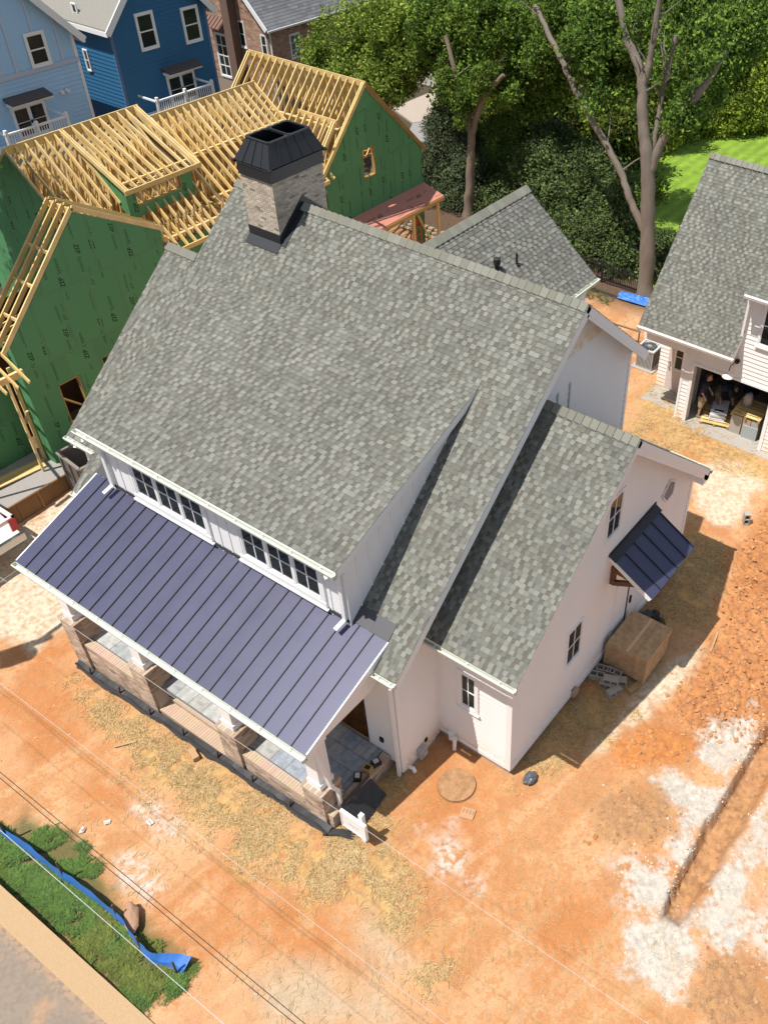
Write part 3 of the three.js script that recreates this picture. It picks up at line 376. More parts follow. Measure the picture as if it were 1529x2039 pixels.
  // ---- rear ell
  { const er = -5.95, ey = 9.36, ee = -3.77, eyy = 7.62, zb3 = -8.98, zf3 = -4.3, se = (ey - eyy) / (ee - er), FE = frame(V(ee, eyy, zf3), V(0, 0, -1), V(-1, se, 0)), LE = (ee - er) * Math.hypot(1, se), zi = (y) => zr - (yr - y) / sb;
    const pe = [[[zf3 - zi(eyy), 0], [zf3 - zb3, 0], [zf3 - zb3, LE], [zf3 - zi(ey), LE]]]; const rE = roofDeck(house, FE, pe, 0.16, M.trim, 'ell_roof'); shingles(rE, FE, pe, 51); ridgeCaps(rE, V(er, ey, zb3), V(er, ey, zi(ey)), 52);
    const FO = frame(V(er - (ee - er), eyy, zb3), V(0, 0, 1), V(1, se, 0)), po = [[[0, 0], [zb3 * -1 + zi(eyy), 0], [-zb3 + zi(ey), LE], [0, LE]]]; roofDeck(house, FO, po, 0.16, M.trim, 'ell_roof');
    gutter(house, V(ee + 0.01, eyy - 0.02, zb3 - 0.02), V(ee + 0.01, eyy - 0.02, -7.62), V(1, 0, 0));
    const mb = new MB(); mb.box(-7.9, 0, -8.85, -3.95, 7.5, -7.8); mb.build('ell_wall', M.white, house);
    for (const [x, y, z, h, w] of [[-4.93, 8.53, -6.3, 0.24, 0.055], [-4.82, 8.43, -6.95, 0.3, 0.028]]) { const p = new MB(); p.tube([V(x, y - 0.1, z), V(x, y + h, z)], w, 10); if (w > 0.04) p.tube([V(x, y + h - 0.1, z), V(x, y + h - 0.08, z), V(x, y + h + 0.05, z), V(x, y + h + 0.08, z)], [0.05, 0.085, 0.085, 0.03], 12); p.tube([V(x + 0.02, y - 0.06, z), V(x + 0.02, y + 0.035, z)], w * 2.2, 12); p.build('vent_pipe', M.black, rE); } }
  // meter, faucet and pipe stubs on the walls
  { const mb = new MB(); mb.box(wx + 0.02, 0.08, 0.66, wx + 0.16, 0.4, 0.9); mb.tube([V(wx + 0.16, 0.25, 0.78), V(wx + 0.2, 0.25, 0.78)], 0.075, 12); mb.build('gas_meter', std(0.42, 0.4, 0.38, 0.6), house); const p = new MB(); p.tube([V(wx + 0.02, 0.1, 1.2), V(wx + 0.15, 0.14, 1.2), V(wx + 0.2, 0.04, 1.2)], 0.05, 10); p.build('drain_elbow', M.trim, house); const b = new MB(); b.box(wx + 0.018, 0.36, 0.52, wx + 0.05, 0.48, 0.6); b.box(-2.62, 0.85, 1.38, -2.52, 1.0, 1.42); b.build('outlet_box', M.black, house); const f = new MB(); f.box(0.0, 0.22, -2.8, 0.14, 0.42, -2.58); f.build('hose_box', std(0.42, 0.27, 0.2, 0.8), house); const g = new MB(); g.tube([V(-1.62, 0.2, 0.05), V(-1.62, 0.42, 0.05)], 0.09, 12); g.build('foundation_vent', M.trim, house); }
}
// ---------------------------------------------------------------- the lot: relief and soils
const GX0 = -22, GX1 = 12, GZ0 = -26, GZ1 = 12;
const PTS = (s) => s.split(' ').map((q) => q.split(',').map(Number));
const Z = {   // patches of different soil, metres (x,z)
  white: [PTS('3.10,-3.67 3.97,-4.98 4.24,-4.65 4.34,-3.95 4.27,-2.85 3.79,-2.76 3.33,-3.02 3.17,-3.45'), PTS('2.74,-1.77 2.92,-2.20 3.45,-2.22 4.33,-2.54 4.38,-2.18 4.25,-1.32 4.15,-0.43 3.74,-0.41 3.69,-1.11 3.57,-1.41 3.21,-1.65'), PTS('4.05,1.48 4.28,0.96 5.02,0.69 5.44,1.05 5.49,1.91 5.27,2.35 4.83,2.37 4.35,2.27 4.16,1.94'), PTS('5.14,-3.01 5.05,-2.07 5.04,-1.19 5.02,-0.51 5.00,0.29 5.03,0.64 5.47,0.81 5.97,0.84 6.00,0.44 5.69,-0.56 5.57,-2.01'), PTS('3.72,-0.2 4.2,-0.3 4.36,0.95 3.95,1.3 3.7,0.8')],
  dust: [PTS('2.81,0.59 3.05,0.11 3.76,-0.16 4.20,-0.34 4.28,0.26 4.40,0.91 3.76,1.24 3.46,1.24 3.77,0.70 3.15,0.70'), PTS('-0.58,2.34 -0.20,1.93 0.42,2.12 0.84,2.61 0.19,2.79'), PTS('-6.40,5.39 -5.96,4.92 -5.24,5.32 -5.55,5.68'), PTS('-5.78,6.41 -5.35,5.97 -4.47,6.31 -4.71,6.88 -5.40,6.83'), PTS('6.0,-1.5 7.5,-2.2 7.5,0.6 6.3,0.5')],
  tan: [PTS('1.17,-1.55 1.20,-2.81 1.18,-4.12 1.49,-5.34 1.87,-6.03 2.08,-4.75 1.89,-3.48 1.57,-2.53 1.46,-1.76'), PTS('-1.59,-12.88 -0.49,-14.18 0.64,-13.57 0.53,-12.28 0.73,-10.73 0.14,-10.57 -0.87,-11.26'), PTS('-17.0,2.6 -17.2,-0.94 -15.51,-1.27 -12.6,2.2 -12.6,3.83 -15,4.0')],
  gray: [PTS('-1.29,6.56 -0.86,5.92 0.79,5.46 1.55,5.47 -0.62,6.97'), PTS('-0.59,4.77 -0.53,4.22 0.37,4.35 0.99,4.63 0.43,5.03')],
  straw: [PTS('-11.07,4.05 -10.30,3.66 -2.49,3.5 -2.25,3.07 -1.14,3.02 -1.02,4.43 -1.69,4.77 -2.68,4.93 -4.49,4.79 -6.25,4.72 -8.67,4.51 -10.18,4.41'), PTS('-2.09,3.25 -0.51,3.28 0.20,3.62 0.80,4.15 0.53,4.45 0.29,4.40 -0.77,4.26'), PTS('0.05,0.12 0.58,-0.29 0.88,-1.25 1.22,-2.6 1.25,-4.37 1.49,-7.75 0.98,-9.84 -0.2,-10.13 -0.02,-4.41'), PTS('-2.34,2.22 -2.15,1.29 -1.66,1.9 -1.46,2.82 -1.90,2.98'), PTS('-5.50,-16.10 -4.76,-16.46 -3.19,-14.97 -1.67,-14.97 0.07,-14.92 0.84,-13.57 -0.91,-13.54 -2.28,-13.35 -3.89,-13.69'), PTS('0.9,4.3 1.4,4.25 1.45,4.8 1.1,4.9'), PTS('-3.9,-12.0 -3.0,-12.2 -2.9,-13.3 -4.5,-14.3')],
  deep: [PTS('-3.6,5.3 -2.2,4.6 -1.3,4.4 -0.3,4.9 -0.9,5.9 -2.4,6.1'), PTS('-13.5,3.4 -12.0,3.2 -10.2,4.0 -8.5,4.8 -9.6,5.6 -12,5.6'), PTS('-9.2,4.9 -7.2,5.0 -6.2,5.5 -7.4,6.1'), PTS('2.4,1.3 3.6,1.2 4.0,2.2 3.0,3.4 2.0,2.6'), PTS('-1.6,0.3 -0.1,0.6 0.2,1.6 -0.8,2.2 -1.6,1.6')],
  rough: [PTS('2.0,-3.6 2.2,-6.2 1.2,-9.5 1.2,-12.5 4,-12 6,-6 4.3,-4.2 3.2,-3.4')],
  mound: [PTS('1.58,-2.16 1.93,-3.02 2.76,-3.49 3.23,-3.22 3.06,-2.57 2.39,-1.78 1.89,-1.63')],
  brown: [PTS('1.80,-0.36 2.34,-1.14 3.17,-1.57 3.69,-1.26 3.68,-0.60 3.11,-0.06 2.42,0.19'), PTS('5.6,1.2 6.4,0.8 7.2,1.6 6.4,2.4 5.7,2.2')],
  grass: [PTS('-9.6,7.6 -8.39,7.28 -8.57,6.76 -7.42,6.70 -6.31,6.64 -5.23,6.84 -4.6,7.12 -3.4,7.0 -2.61,7.02 -2.56,7.44 -2.74,8.12 -3.27,8.27 -4.77,8.16 -6.59,8.12 -7.6,8.16 -9.6,8.2')],
};
for (const k in Z) for (const p of Z[k]) { p.box = bounds(p); }
function sd(p, x, z) {   // signed distance, positive inside; -9 when far off
  const b = p.box; if (x < b[0] - 0.7 || x > b[2] + 0.7 || z < b[1] - 0.7 || z > b[3] + 0.7) return -9;
  let d = 1e9, ins = false;
  for (let i = 0, j = p.length - 1; i < p.length; j = i++) {
    const [x0, z0] = p[j], [x1, z1] = p[i], ex = x1 - x0, ez = z1 - z0, t = clamp(((x - x0) * ex + (z - z0) * ez) / (ex * ex + ez * ez)), dx = x - x0 - ex * t, dz = z - z0 - ez * t;
    d = Math.min(d, dx * dx + dz * dz); if ((z1 > z) !== (z0 > z) && x < (x0 - x1) * (z - z1) / (z0 - z1) + x1) ins = !ins;
  }
  return ins ? Math.sqrt(d) : -Math.sqrt(d);
}
function mask(kind, x, z, wob, edge) { let m = 0; for (const p of Z[kind]) { const s = sd(p, x, z); if (s > -1) m = Math.max(m, smooth(-edge, edge, s + wob)); } return m; }
const trenchL = (z) => z < -1 ? lerp(4.38, 4.33, clamp((z + 5) / 4)) : lerp(4.33, 4.42, clamp((z + 1) / 2)), trenchR = (z) => 4.98;
function trench(x, z) { const w = 0.10 * (fbm(x * 3, z * 4, 3) - 0.5), l = trenchL(z) + 0.10 * (fbm(2, z * 2.6, 3) - 0.5) + 0.05 * (fbm(4, z * 13, 2) - 0.5), r = 4.97 + 0.16 * (fbm(8, z * 1.5, 3) - 0.5) - 0.12 * smooth(-0.6, 1.0, z), e = smooth(1.05, 0.5, z + 3 * w); return smooth(l - 0.02, l + 0.05, x) * smooth(r + 0.10 + w, r - 0.12 + w, x) * e; }
function groundHeight(x, z, fine = true) {
  let y = Gh(x, z);
  if (!fine) return y;
  const wob = (fbm(x * 1.7, z * 1.7, 3) - 0.5) * 0.7, house = x > -12.5 && x < 0.02 && z > -9 && z < 1.4 ? 0 : 1;
  y += house * (0.06 * (fbm(x * 0.9 + 5, z * 0.9, 3) - 0.5) + 0.045 * (fbm(x * 5, z * 5, 4) - 0.5));
  const ro = mask('rough', x, z, wob, 0.35); if (ro > 0) { const c = fbm(x * 5.5 + 9, z * 5.5, 3); y += ro * (0.30 * (1 - Math.abs(c - 0.5) * 4) * 0.35 + 0.13 * (fbm(x * 9, z * 9, 3) - 0.5) + 0.12 * (fbm(x * 17, z * 17, 2) - 0.5)); }
  const mo = Math.max(mask('mound', x, z, wob * 0.4, 0.5), mask('brown', x, z, wob * 0.4, 0.5)); if (mo > 0) y += mo * (0.16 + 0.07 * (fbm(x * 7, z * 7, 3) - 0.5) + 0.06 * (fbm(x * 16, z * 16, 2) - 0.5));
  const wh = Math.max(mask('white', x, z, wob, 0.2), mask('dust', x, z, wob, 0.2)); if (wh > 0) y += wh * 0.014 * (fbm(x * 13, z * 13, 3) - 0.5);
  y += 0.05 * Math.pow(clamp(1 - Math.abs(x - 4.3) / 0.3), 2) * smooth(1.2, 0.6, z) * fbm(x * 7, z * 7, 2);
  y -= 0.34 * trench(x, z);
  for (const [a, ph] of [[0.62, 0], [0.62, 1.5]]) { const t = (x - 0.9 - ph) * 0.63 + (z - 3.2) * 0.78; if (x > -0.5 && x < 7 && z > -0.5 && z < 8) y -= 0.04 * smooth(0.14, 0.03, Math.abs(t)) * (0.5 + 0.5 * Math.sin((x - z) * 24)) * house; }   // wheel ruts
  return y;
}
{ // the relief as one sheet
  const nx = 470, nz = 525, g = new THREE.PlaneGeometry(1, 1, nx, nz), p = g.attributes.position, uv = g.attributes.uv;
  for (let i = 0; i < p.count; i++) { const u = uv.getX(i), v = uv.getY(i), x = lerp(GX0, GX1, u), z = lerp(GZ0, GZ1, v); p.setXYZ(i, x, groundHeight(x, z), z); }
  const idx = g.index; for (let i = 0; i < idx.count; i += 3) { const a = idx.getX(i); idx.setX(i, idx.getX(i + 2)); idx.setX(i + 2, a); }
  g.computeVertexNormals();
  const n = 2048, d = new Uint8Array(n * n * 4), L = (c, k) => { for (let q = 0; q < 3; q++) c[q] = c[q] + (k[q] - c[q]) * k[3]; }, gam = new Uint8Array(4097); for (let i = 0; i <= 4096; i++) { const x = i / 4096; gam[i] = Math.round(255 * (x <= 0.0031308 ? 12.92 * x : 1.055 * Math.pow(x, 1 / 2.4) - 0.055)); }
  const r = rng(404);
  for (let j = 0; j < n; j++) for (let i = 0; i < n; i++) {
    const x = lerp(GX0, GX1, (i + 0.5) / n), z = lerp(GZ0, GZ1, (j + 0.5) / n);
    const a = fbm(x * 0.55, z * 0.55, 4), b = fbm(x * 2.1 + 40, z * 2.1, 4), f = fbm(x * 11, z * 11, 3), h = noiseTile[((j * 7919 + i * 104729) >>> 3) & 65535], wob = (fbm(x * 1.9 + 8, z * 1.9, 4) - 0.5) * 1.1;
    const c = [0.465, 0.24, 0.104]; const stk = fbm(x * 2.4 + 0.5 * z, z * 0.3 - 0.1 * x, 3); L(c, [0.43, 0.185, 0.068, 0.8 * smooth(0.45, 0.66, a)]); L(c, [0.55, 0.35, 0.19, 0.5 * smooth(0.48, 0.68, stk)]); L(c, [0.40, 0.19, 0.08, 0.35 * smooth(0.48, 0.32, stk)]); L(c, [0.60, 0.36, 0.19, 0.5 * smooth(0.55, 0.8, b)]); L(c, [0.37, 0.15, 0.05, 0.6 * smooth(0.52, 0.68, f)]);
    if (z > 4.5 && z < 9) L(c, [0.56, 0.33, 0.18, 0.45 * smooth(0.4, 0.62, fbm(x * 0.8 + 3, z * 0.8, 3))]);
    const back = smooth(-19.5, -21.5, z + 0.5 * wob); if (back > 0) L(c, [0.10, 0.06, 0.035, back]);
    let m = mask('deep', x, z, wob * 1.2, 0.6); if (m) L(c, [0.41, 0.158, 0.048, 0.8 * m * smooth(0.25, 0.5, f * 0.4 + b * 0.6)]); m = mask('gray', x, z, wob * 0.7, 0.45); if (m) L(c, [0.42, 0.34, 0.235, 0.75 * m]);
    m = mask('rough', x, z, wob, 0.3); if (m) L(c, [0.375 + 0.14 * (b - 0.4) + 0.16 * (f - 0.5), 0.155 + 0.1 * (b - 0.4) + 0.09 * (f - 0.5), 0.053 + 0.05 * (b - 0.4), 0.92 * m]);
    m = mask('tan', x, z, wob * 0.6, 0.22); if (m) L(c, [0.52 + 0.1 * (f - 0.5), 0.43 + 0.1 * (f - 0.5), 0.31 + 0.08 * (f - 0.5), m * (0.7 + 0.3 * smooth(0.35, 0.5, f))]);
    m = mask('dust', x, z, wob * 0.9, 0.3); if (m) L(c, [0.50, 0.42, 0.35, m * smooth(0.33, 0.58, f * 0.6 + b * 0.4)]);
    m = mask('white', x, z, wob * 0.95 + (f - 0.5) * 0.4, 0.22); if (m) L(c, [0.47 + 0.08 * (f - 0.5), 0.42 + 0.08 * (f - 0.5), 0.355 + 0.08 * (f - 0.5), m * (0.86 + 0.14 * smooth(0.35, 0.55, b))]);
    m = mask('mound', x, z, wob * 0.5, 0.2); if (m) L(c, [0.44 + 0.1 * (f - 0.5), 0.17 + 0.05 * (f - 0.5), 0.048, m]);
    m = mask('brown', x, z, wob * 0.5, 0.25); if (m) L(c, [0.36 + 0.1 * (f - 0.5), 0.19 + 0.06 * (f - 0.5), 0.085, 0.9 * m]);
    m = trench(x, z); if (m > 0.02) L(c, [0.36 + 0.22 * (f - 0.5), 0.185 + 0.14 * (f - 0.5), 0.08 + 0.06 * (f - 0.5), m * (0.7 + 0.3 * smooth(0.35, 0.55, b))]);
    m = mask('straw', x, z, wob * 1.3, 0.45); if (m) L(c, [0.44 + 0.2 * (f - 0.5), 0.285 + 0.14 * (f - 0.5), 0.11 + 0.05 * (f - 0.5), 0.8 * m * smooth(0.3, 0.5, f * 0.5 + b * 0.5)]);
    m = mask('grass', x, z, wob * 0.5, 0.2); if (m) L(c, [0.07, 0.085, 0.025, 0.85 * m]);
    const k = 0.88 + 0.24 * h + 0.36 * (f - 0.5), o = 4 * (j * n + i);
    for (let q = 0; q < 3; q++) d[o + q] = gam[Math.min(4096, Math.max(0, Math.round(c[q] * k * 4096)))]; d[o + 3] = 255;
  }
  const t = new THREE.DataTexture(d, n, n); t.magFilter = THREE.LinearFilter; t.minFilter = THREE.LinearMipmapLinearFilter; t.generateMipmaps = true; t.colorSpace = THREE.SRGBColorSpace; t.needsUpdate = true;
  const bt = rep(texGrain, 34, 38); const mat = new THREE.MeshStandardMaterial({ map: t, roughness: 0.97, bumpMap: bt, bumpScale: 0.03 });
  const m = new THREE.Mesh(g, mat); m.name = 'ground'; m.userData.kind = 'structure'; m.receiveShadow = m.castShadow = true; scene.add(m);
  // beyond the lot
  const far = new MB(), W = 700; for (const [a, b, c, e] of [[-W, -W, W, GZ0 + 0.1], [-W, GZ1 - 0.1, W, W], [-W, GZ0 + 0.1, GX0 + 0.1, GZ1 - 0.1], [GX1 - 0.1, GZ0 + 0.1, W, GZ1 - 0.1]]) far.quad(V(a, -0.06, e), V(c, -0.06, e), V(c, -0.06, b), V(a, -0.06, b));
  far.build('terrain', std(0.075, 0.062, 0.035, 0.98, { map: rep(texGrain, 0.4) })).userData.kind = 'structure';
}
function inView(x, y, z) { return true; }
const dummy = new THREE.Object3D(), tint = new THREE.Color();
function scatter(name, geo, mat, list, kind = 'stuff', parent = scene) {   // list: [x,y,z, rx,ry,rz, sx,sy,sz, colour]
  const m = new THREE.InstancedMesh(geo, mat, list.length); m.name = parent === scene ? numbered(name) : name; m.userData.kind = kind; m.castShadow = m.receiveShadow = true;
  list.forEach((q, i) => { dummy.position.set(q[0], q[1], q[2]); dummy.rotation.set(q[3], q[4], q[5]); dummy.scale.set(q[6], q[7], q[8]); dummy.updateMatrix(); m.setMatrixAt(i, dummy.matrix); if (q[9]) { tint.setRGB(...q[9]); m.setColorAt(i, tint); } });
  parent.add(m); return m;
}
{ // straw mulch, clods, pebbles and grass: nobody could count them
  const r = rng(2024), straw = new MB(); straw.bar(V(-0.5, 0, 0), V(0, 0.12, 0.05), 0.06, 0.05); straw.bar(V(0, 0.12, 0.05), V(0.5, 0.0, -0.04), 0.06, 0.05); const sg = straw.geo(), S = [];
  const SP = [[0, 12000], [1, 1900], [2, 8000], [3, 700], [4, 2400], [5, 400], [6, 1200]];
  for (const [k, n] of SP) { const p = Z.straw[k], b = p.box; for (let i = 0, t = 0; i < n && t < n * 14; t++) { const x = lerp(b[0] - 0.3, b[2] + 0.3, r()), z = lerp(b[1] - 0.3, b[3] + 0.3, r()), s = sd(p, x, z) + (fbm(x * 1.9 + 8, z * 1.9, 4) - 0.5) * 1.3; if (s < -0.35 || r() > smooth(-0.35, 0.5, s)) continue; if (x < 0.03 && x > -2.1 && z < 0.1 && z > -9) continue; if (r() > smooth(0.28, 0.6, fbm(x * 3.2, z * 3.2, 3))) continue; i++; const l = 0.05 + 0.16 * r() * r(), v = 0.75 + 0.5 * r(); S.push([x, groundHeight(x, z) + 0.008 + 0.02 * r(), z, 0.5 * (r() - 0.5), r() * 6.28, 0.5 * (r() - 0.5), l, 0.06 + 0.08 * r(), 0.05 + 0.06 * r(), r() < 0.25 ? [0.36 * v, 0.23 * v, 0.09 * v] : [0.60 * v, 0.45 * v, 0.23 * v]]); } }
  for (let i = 0; i < 5000; i++) { const x = lerp(-9, 6, r()), z = lerp(1, 7, r()); if (z < 3.4 && x < -2) continue; if (fbm(x * 0.8 + 3, z * 0.8, 3) < 0.48) continue; S.push([x, groundHeight(x, z) + 0.008, z, 0, r() * 6.28, 0.2 * (r() - 0.5), 0.08 + 0.1 * r(), 0.08, 0.1, [0.5, 0.36, 0.16]]); }
  scatter('straw_mulch', sg, new THREE.MeshStandardMaterial({ roughness: 0.85 }), S);
  // clods
  const cg = new THREE.IcosahedronGeometry(1, 1); { const p = cg.attributes.position, q = rng(5), mv = new Map(); for (let i = 0; i < p.count; i++) { const key = [p.getX(i), p.getY(i), p.getZ(i)].map((v) => v.toFixed(3)).join(); if (!mv.has(key)) mv.set(key, 0.55 + 0.75 * q()); const k = mv.get(key); p.setXYZ(i, p.getX(i) * k, p.getY(i) * k * 0.7, p.getZ(i) * k); } cg.computeVertexNormals(); }
  const C = []; const put = (x, z, s, c) => { const v = 0.78 + 0.4 * r(); C.push([x, groundHeight(x, z) + s * 0.12, z, (r() - 0.5) * 0.7, r() * 6, (r() - 0.5) * 0.7, s * (0.7 + 0.6 * r()), s * (0.4 + 0.4 * r()), s * (0.7 + 0.9 * r()), c.map((q) => q * v)]); };
  const OR = [0.45, 0.22, 0.092], BR = [0.36, 0.205, 0.10], WH = [0.46, 0.41, 0.34];
  for (let i = 0; i < 22000; i++) { const x = lerp(1.0, 7.5, r()), z = lerp(-12.5, 3, r()), wob = (fbm(x * 1.9, z * 1.9, 3) - 0.5); const ro = mask('rough', x, z, wob, 0.3), mo = mask('mound', x, z, wob * 0.4, 0.35), br = mask('brown', x, z, wob * 0.4, 0.35), k = Math.max(ro, mo * 0.7, br); if (r() > k) continue; put(x, z, 0.009 + 0.05 * Math.pow(r(), 4.5), br > 0.5 ? BR : r() < 0.3 ? [0.42, 0.185, 0.07] : OR); }
  for (let i = 0; i < 5200; i++) { const x = lerp(1, 7.5, r()), z = lerp(-5, 3, r()); const k = Math.max(mask('white', x, z, 0, 0.2), mask('dust', x, z, 0, 0.4)); if (r() > k) continue; put(x, z, 0.008 + 0.02 * Math.pow(r(), 2), WH); }
  for (let i = 0; i < 1500; i++) { const x = lerp(-12, 7, r()), z = lerp(-13, 9, r()); if (x < 0.2 && z < 3.5) continue; put(x, z, 0.008 + 0.018 * Math.pow(r(), 2), r() < 0.4 ? WH : OR); }
  for (let i = 0; i < 220; i++) { const z = lerp(-5, 0.8, r()), x = trenchL(z) + (r() - 0.75) * 0.3; put(x, z, 0.008 + 0.022 * Math.pow(r(), 3), r() < 0.5 ? WH : BR); }
  scatter('soil_clods', cg, new THREE.MeshStandardMaterial({ roughness: 0.97 }), C);
  // grass at the kerb
  const bl = new MB(), q = rng(8); for (let i = 0; i < 11; i++) { const a = q() * 6.28, l = 0.3 + 0.6 * q() * q(), w = 0.022, b = V(Math.cos(a) * 0.25 * q(), 0, Math.sin(a) * 0.25 * q()), tp = b.clone().add(V(Math.cos(a) * l * 0.7, l, Math.sin(a) * l * 0.7)), md = b.clone().lerp(tp, 0.55).add(V(0, 0.09, 0)), s = V(-Math.sin(a) * w, 0, Math.cos(a) * w); bl.quad(b.clone().sub(s), b.clone().add(s), md.clone().add(s), md.clone().sub(s)); bl.tri(md.clone().sub(s), md.clone().add(s), tp); }
  const G = []; const gp = Z.grass[0];
  for (let t = 0; G.length < 14000 && t < 90000; t++) { const x = lerp(-9.6, -2.4, r()), z = lerp(6.5, 8.35, r()), s = sd(gp, x, z) + (fbm(x * 2.4, z * 2.4, 3) - 0.5) * 0.7; if (s < -0.12 || r() > smooth(-0.12, 0.3, s)) continue; if (fbm(x * 4.5, z * 4.5, 2) < 0.36) continue; const beyond = z < 7.35; if (beyond && fbm(x * 1.6 + 5, z * 1.6, 2) < 0.5) continue; const v = 0.7 + 0.7 * r(), k = (beyond ? 0.17 : 0.25) * (0.45 + 0.8 * r() * (0.6 + 0.8 * fbm(x * 2.6, z * 2.6, 2))) * clamp(0.5 + s * 2, 0.5, 1), ye = fbm(x * 1.3, z * 1.3, 2) > 0.62 ? 1.5 : 1; G.push([x, groundHeight(x, z) - 0.005, z, 0, r() * 6.28, 0, k, k * 0.8, k, [0.125 * v * ye, 0.225 * v, 0.04 * v]]); }
  for (let i = 0; i < 120; i++) { const x = -9.5 + 0.2 * r(), z = -21.2 + r(); G.push([x + 1.4 * r() - 1.2, 0, z, 0, r() * 6, 0, 0.2, 0.2, 0.2, [0.1, 0.16, 0.04]]); }
  scatter('grass', bl.geo(), new THREE.MeshPhysicalMaterial({ roughness: 0.9, side: THREE.DoubleSide, transmission: 0.25, thickness: 0 }), G);
}
// street, kerb
{ const mb = new MB(); mb.quad(V(-40, 0.012, 8.68), V(-1.0, 0.012, 8.68), V(-1.0, 0.012, 16), V(-40, 0.012, 16)); const w = new MB(); w.prism([V(-40, -0.2, 8.2), V(-1.0, -0.2, 8.2), V(-1.0, -0.2, 8.69), V(-40, -0.2, 8.69)].reverse(), V(0, 0.245, 0)); w.build('curb', std(0.52, 0.35, 0.19, 0.95, { map: rep(texGrain, 1.2) })).userData.kind = 'structure';
  // the street, with clay tracked on to it
  const n = 512, t = dataTex(n, (u, v, i, j) => { const x = u * 10 - 10, z = v * 4, a = fbm(x * 1.4 + 50, z * 1.4, 4), f = fbm(x * 16, z * 16, 2); let c = [134, 120, 106]; const s = Math.max(0.3 * smooth(0.55, 0.75, a), 0.45 * smooth(0.22, 0.0, Math.hypot(x + 4.85, z - 0.25)), 0.5 * smooth(0.5, 0, z - 0.1) * smooth(0.35, 0.6, f)); c = c.map((q, k) => q + ([206, 150, 100][k] - q) * s); const k = 0.94 + 0.12 * f; return c.map((q) => Math.min(255, q * k)); }, true);
  const road = mb.build('road', new THREE.MeshStandardMaterial({ map: t, roughness: 0.95, bumpMap: M.asphalt.bumpMap, bumpScale: 0.006 })); road.userData.kind = 'structure'; const uv = road.geometry.attributes.uv, p = road.geometry.attributes.position; for (let i = 0; i < uv.count; i++) uv.setXY(i, (p.getX(i) + 10) / 10, (p.getZ(i) - 8.4) / 4); }
// ================================================================ the framed house in green sheathing
const texZip = (() => { const c = document.createElement('canvas'); c.width = 768; c.height = 768; const g = c.getContext('2d'); g.fillStyle = '#fff'; g.fillRect(0, 0, 768, 768); const r = rng(12);
  for (let i = 0; i < 5000; i++) { const v = 215 + 40 * r(); g.fillStyle = `rgba(${v},${v},${v},0.35)`; g.fillRect(r() * 768, r() * 768, 2 + 10 * r(), 1 + 2 * r()); }
  const word = (x, y, up, a, s = 1) => { g.save(); g.translate(x, y); g.scale(-1, 1); g.rotate(up ? -Math.PI / 2 : Math.PI / 2); g.fillStyle = `rgba(12,22,14,${a})`; g.font = `bold italic ${52 * s}px sans-serif`; g.fillText('ZIP', 0, 0); g.font = `italic ${40 * s}px sans-serif`; g.fillText('System', 100 * s, 0); g.fillStyle = `rgba(12,22,14,${a * 0.6})`; g.fillRect(-230 * s, -20, 190 * s, 6); g.fillRect(-230 * s, -6, 150 * s, 5); g.restore(); };
  word(120, 420, true, 0.85, 1.25); word(320, 300, false, 0.75, 1.2); word(520, 640, true, 0.85, 1.25); word(690, 240, false, 0.7, 1.15); word(230, 740, true, 0.4, 0.8); word(610, 180, true, 0.4, 0.8);
  const t = new THREE.CanvasTexture(c); t.wrapS = t.wrapT = THREE.RepeatWrapping; t.colorSpace = THREE.SRGBColorSpace; t.repeat.set(1 / 2.4, 1 / 2.4); return t; })();
M.zip = std(0.085, 0.26, 0.105, 0.8, { map: texZip }); M.zip2 = std(0.077, 0.24, 0.097, 0.8, { map: texZip }); M.zipTape = std(0.07, 0.215, 0.095, 0.5); M.zipRed = std(0.50, 0.20, 0.14, 0.8, { map: texZip });
function sheath(parent, F, poly, holes, seed, pw = 0.95, ph = 1.9) {
  const r = rng(seed), [u0, v0, u1, v1] = bounds(poly); let k = 0;
  for (let v = v0; v < v1; v += ph, k++) for (let u = u0 - (k % 2) * pw / 2; u < u1; u += pw) { const mb = new MB(); let any = false; for (const rc of rectsAround([u + 0.002, v + 0.002, u + pw - 0.002, v + ph - 0.002], holes)) { const q = clipRect(poly, ...rc); if (q && Math.abs(area2(q)) > 0.004) { piece(mb, F, q, 0, 1, 0.011, 0.011, [1, 1, 1], -0.01); any = true; } } if (any) { const m = mb.build('sheathing_panel', r() < 0.5 ? M.zip : M.zip2, parent); } }
  const tp = new MB(), band = (a, b, c, d) => { for (const rc of rectsAround([a, b, c, d], holes)) { const q = clipRect(poly, ...rc); if (q && Math.abs(area2(q)) > 0.002) piece(tp, F, q, 0, 1, 0.0135, 0.0135, [1, 1, 1], 0.01); } }; k = 0; for (let v = v0; v < v1; v += ph, k++) { if (v > v0) band(u0, v - 0.035, u1, v + 0.035); for (let u = u0 - (k % 2) * pw / 2 + pw; u < u1; u += pw) band(u - 0.035, v + 0.036, u + 0.035, v + ph - 0.036); } tp.build('seam_tape', M.zipTape, parent, 'stuff');
}
const lum = (r) => { const v = 0.85 + 0.25 * r(), y = r(); return [lerp(0.86, 0.92, y) * v, lerp(0.62, 0.74, y) * v, lerp(0.25, 0.42, y) * v]; };
const framed = thing('framed_house', 'unfinished house of green sheathing with open yellow roof trusses, left of the white house', 'house', [0, 0, 0]);
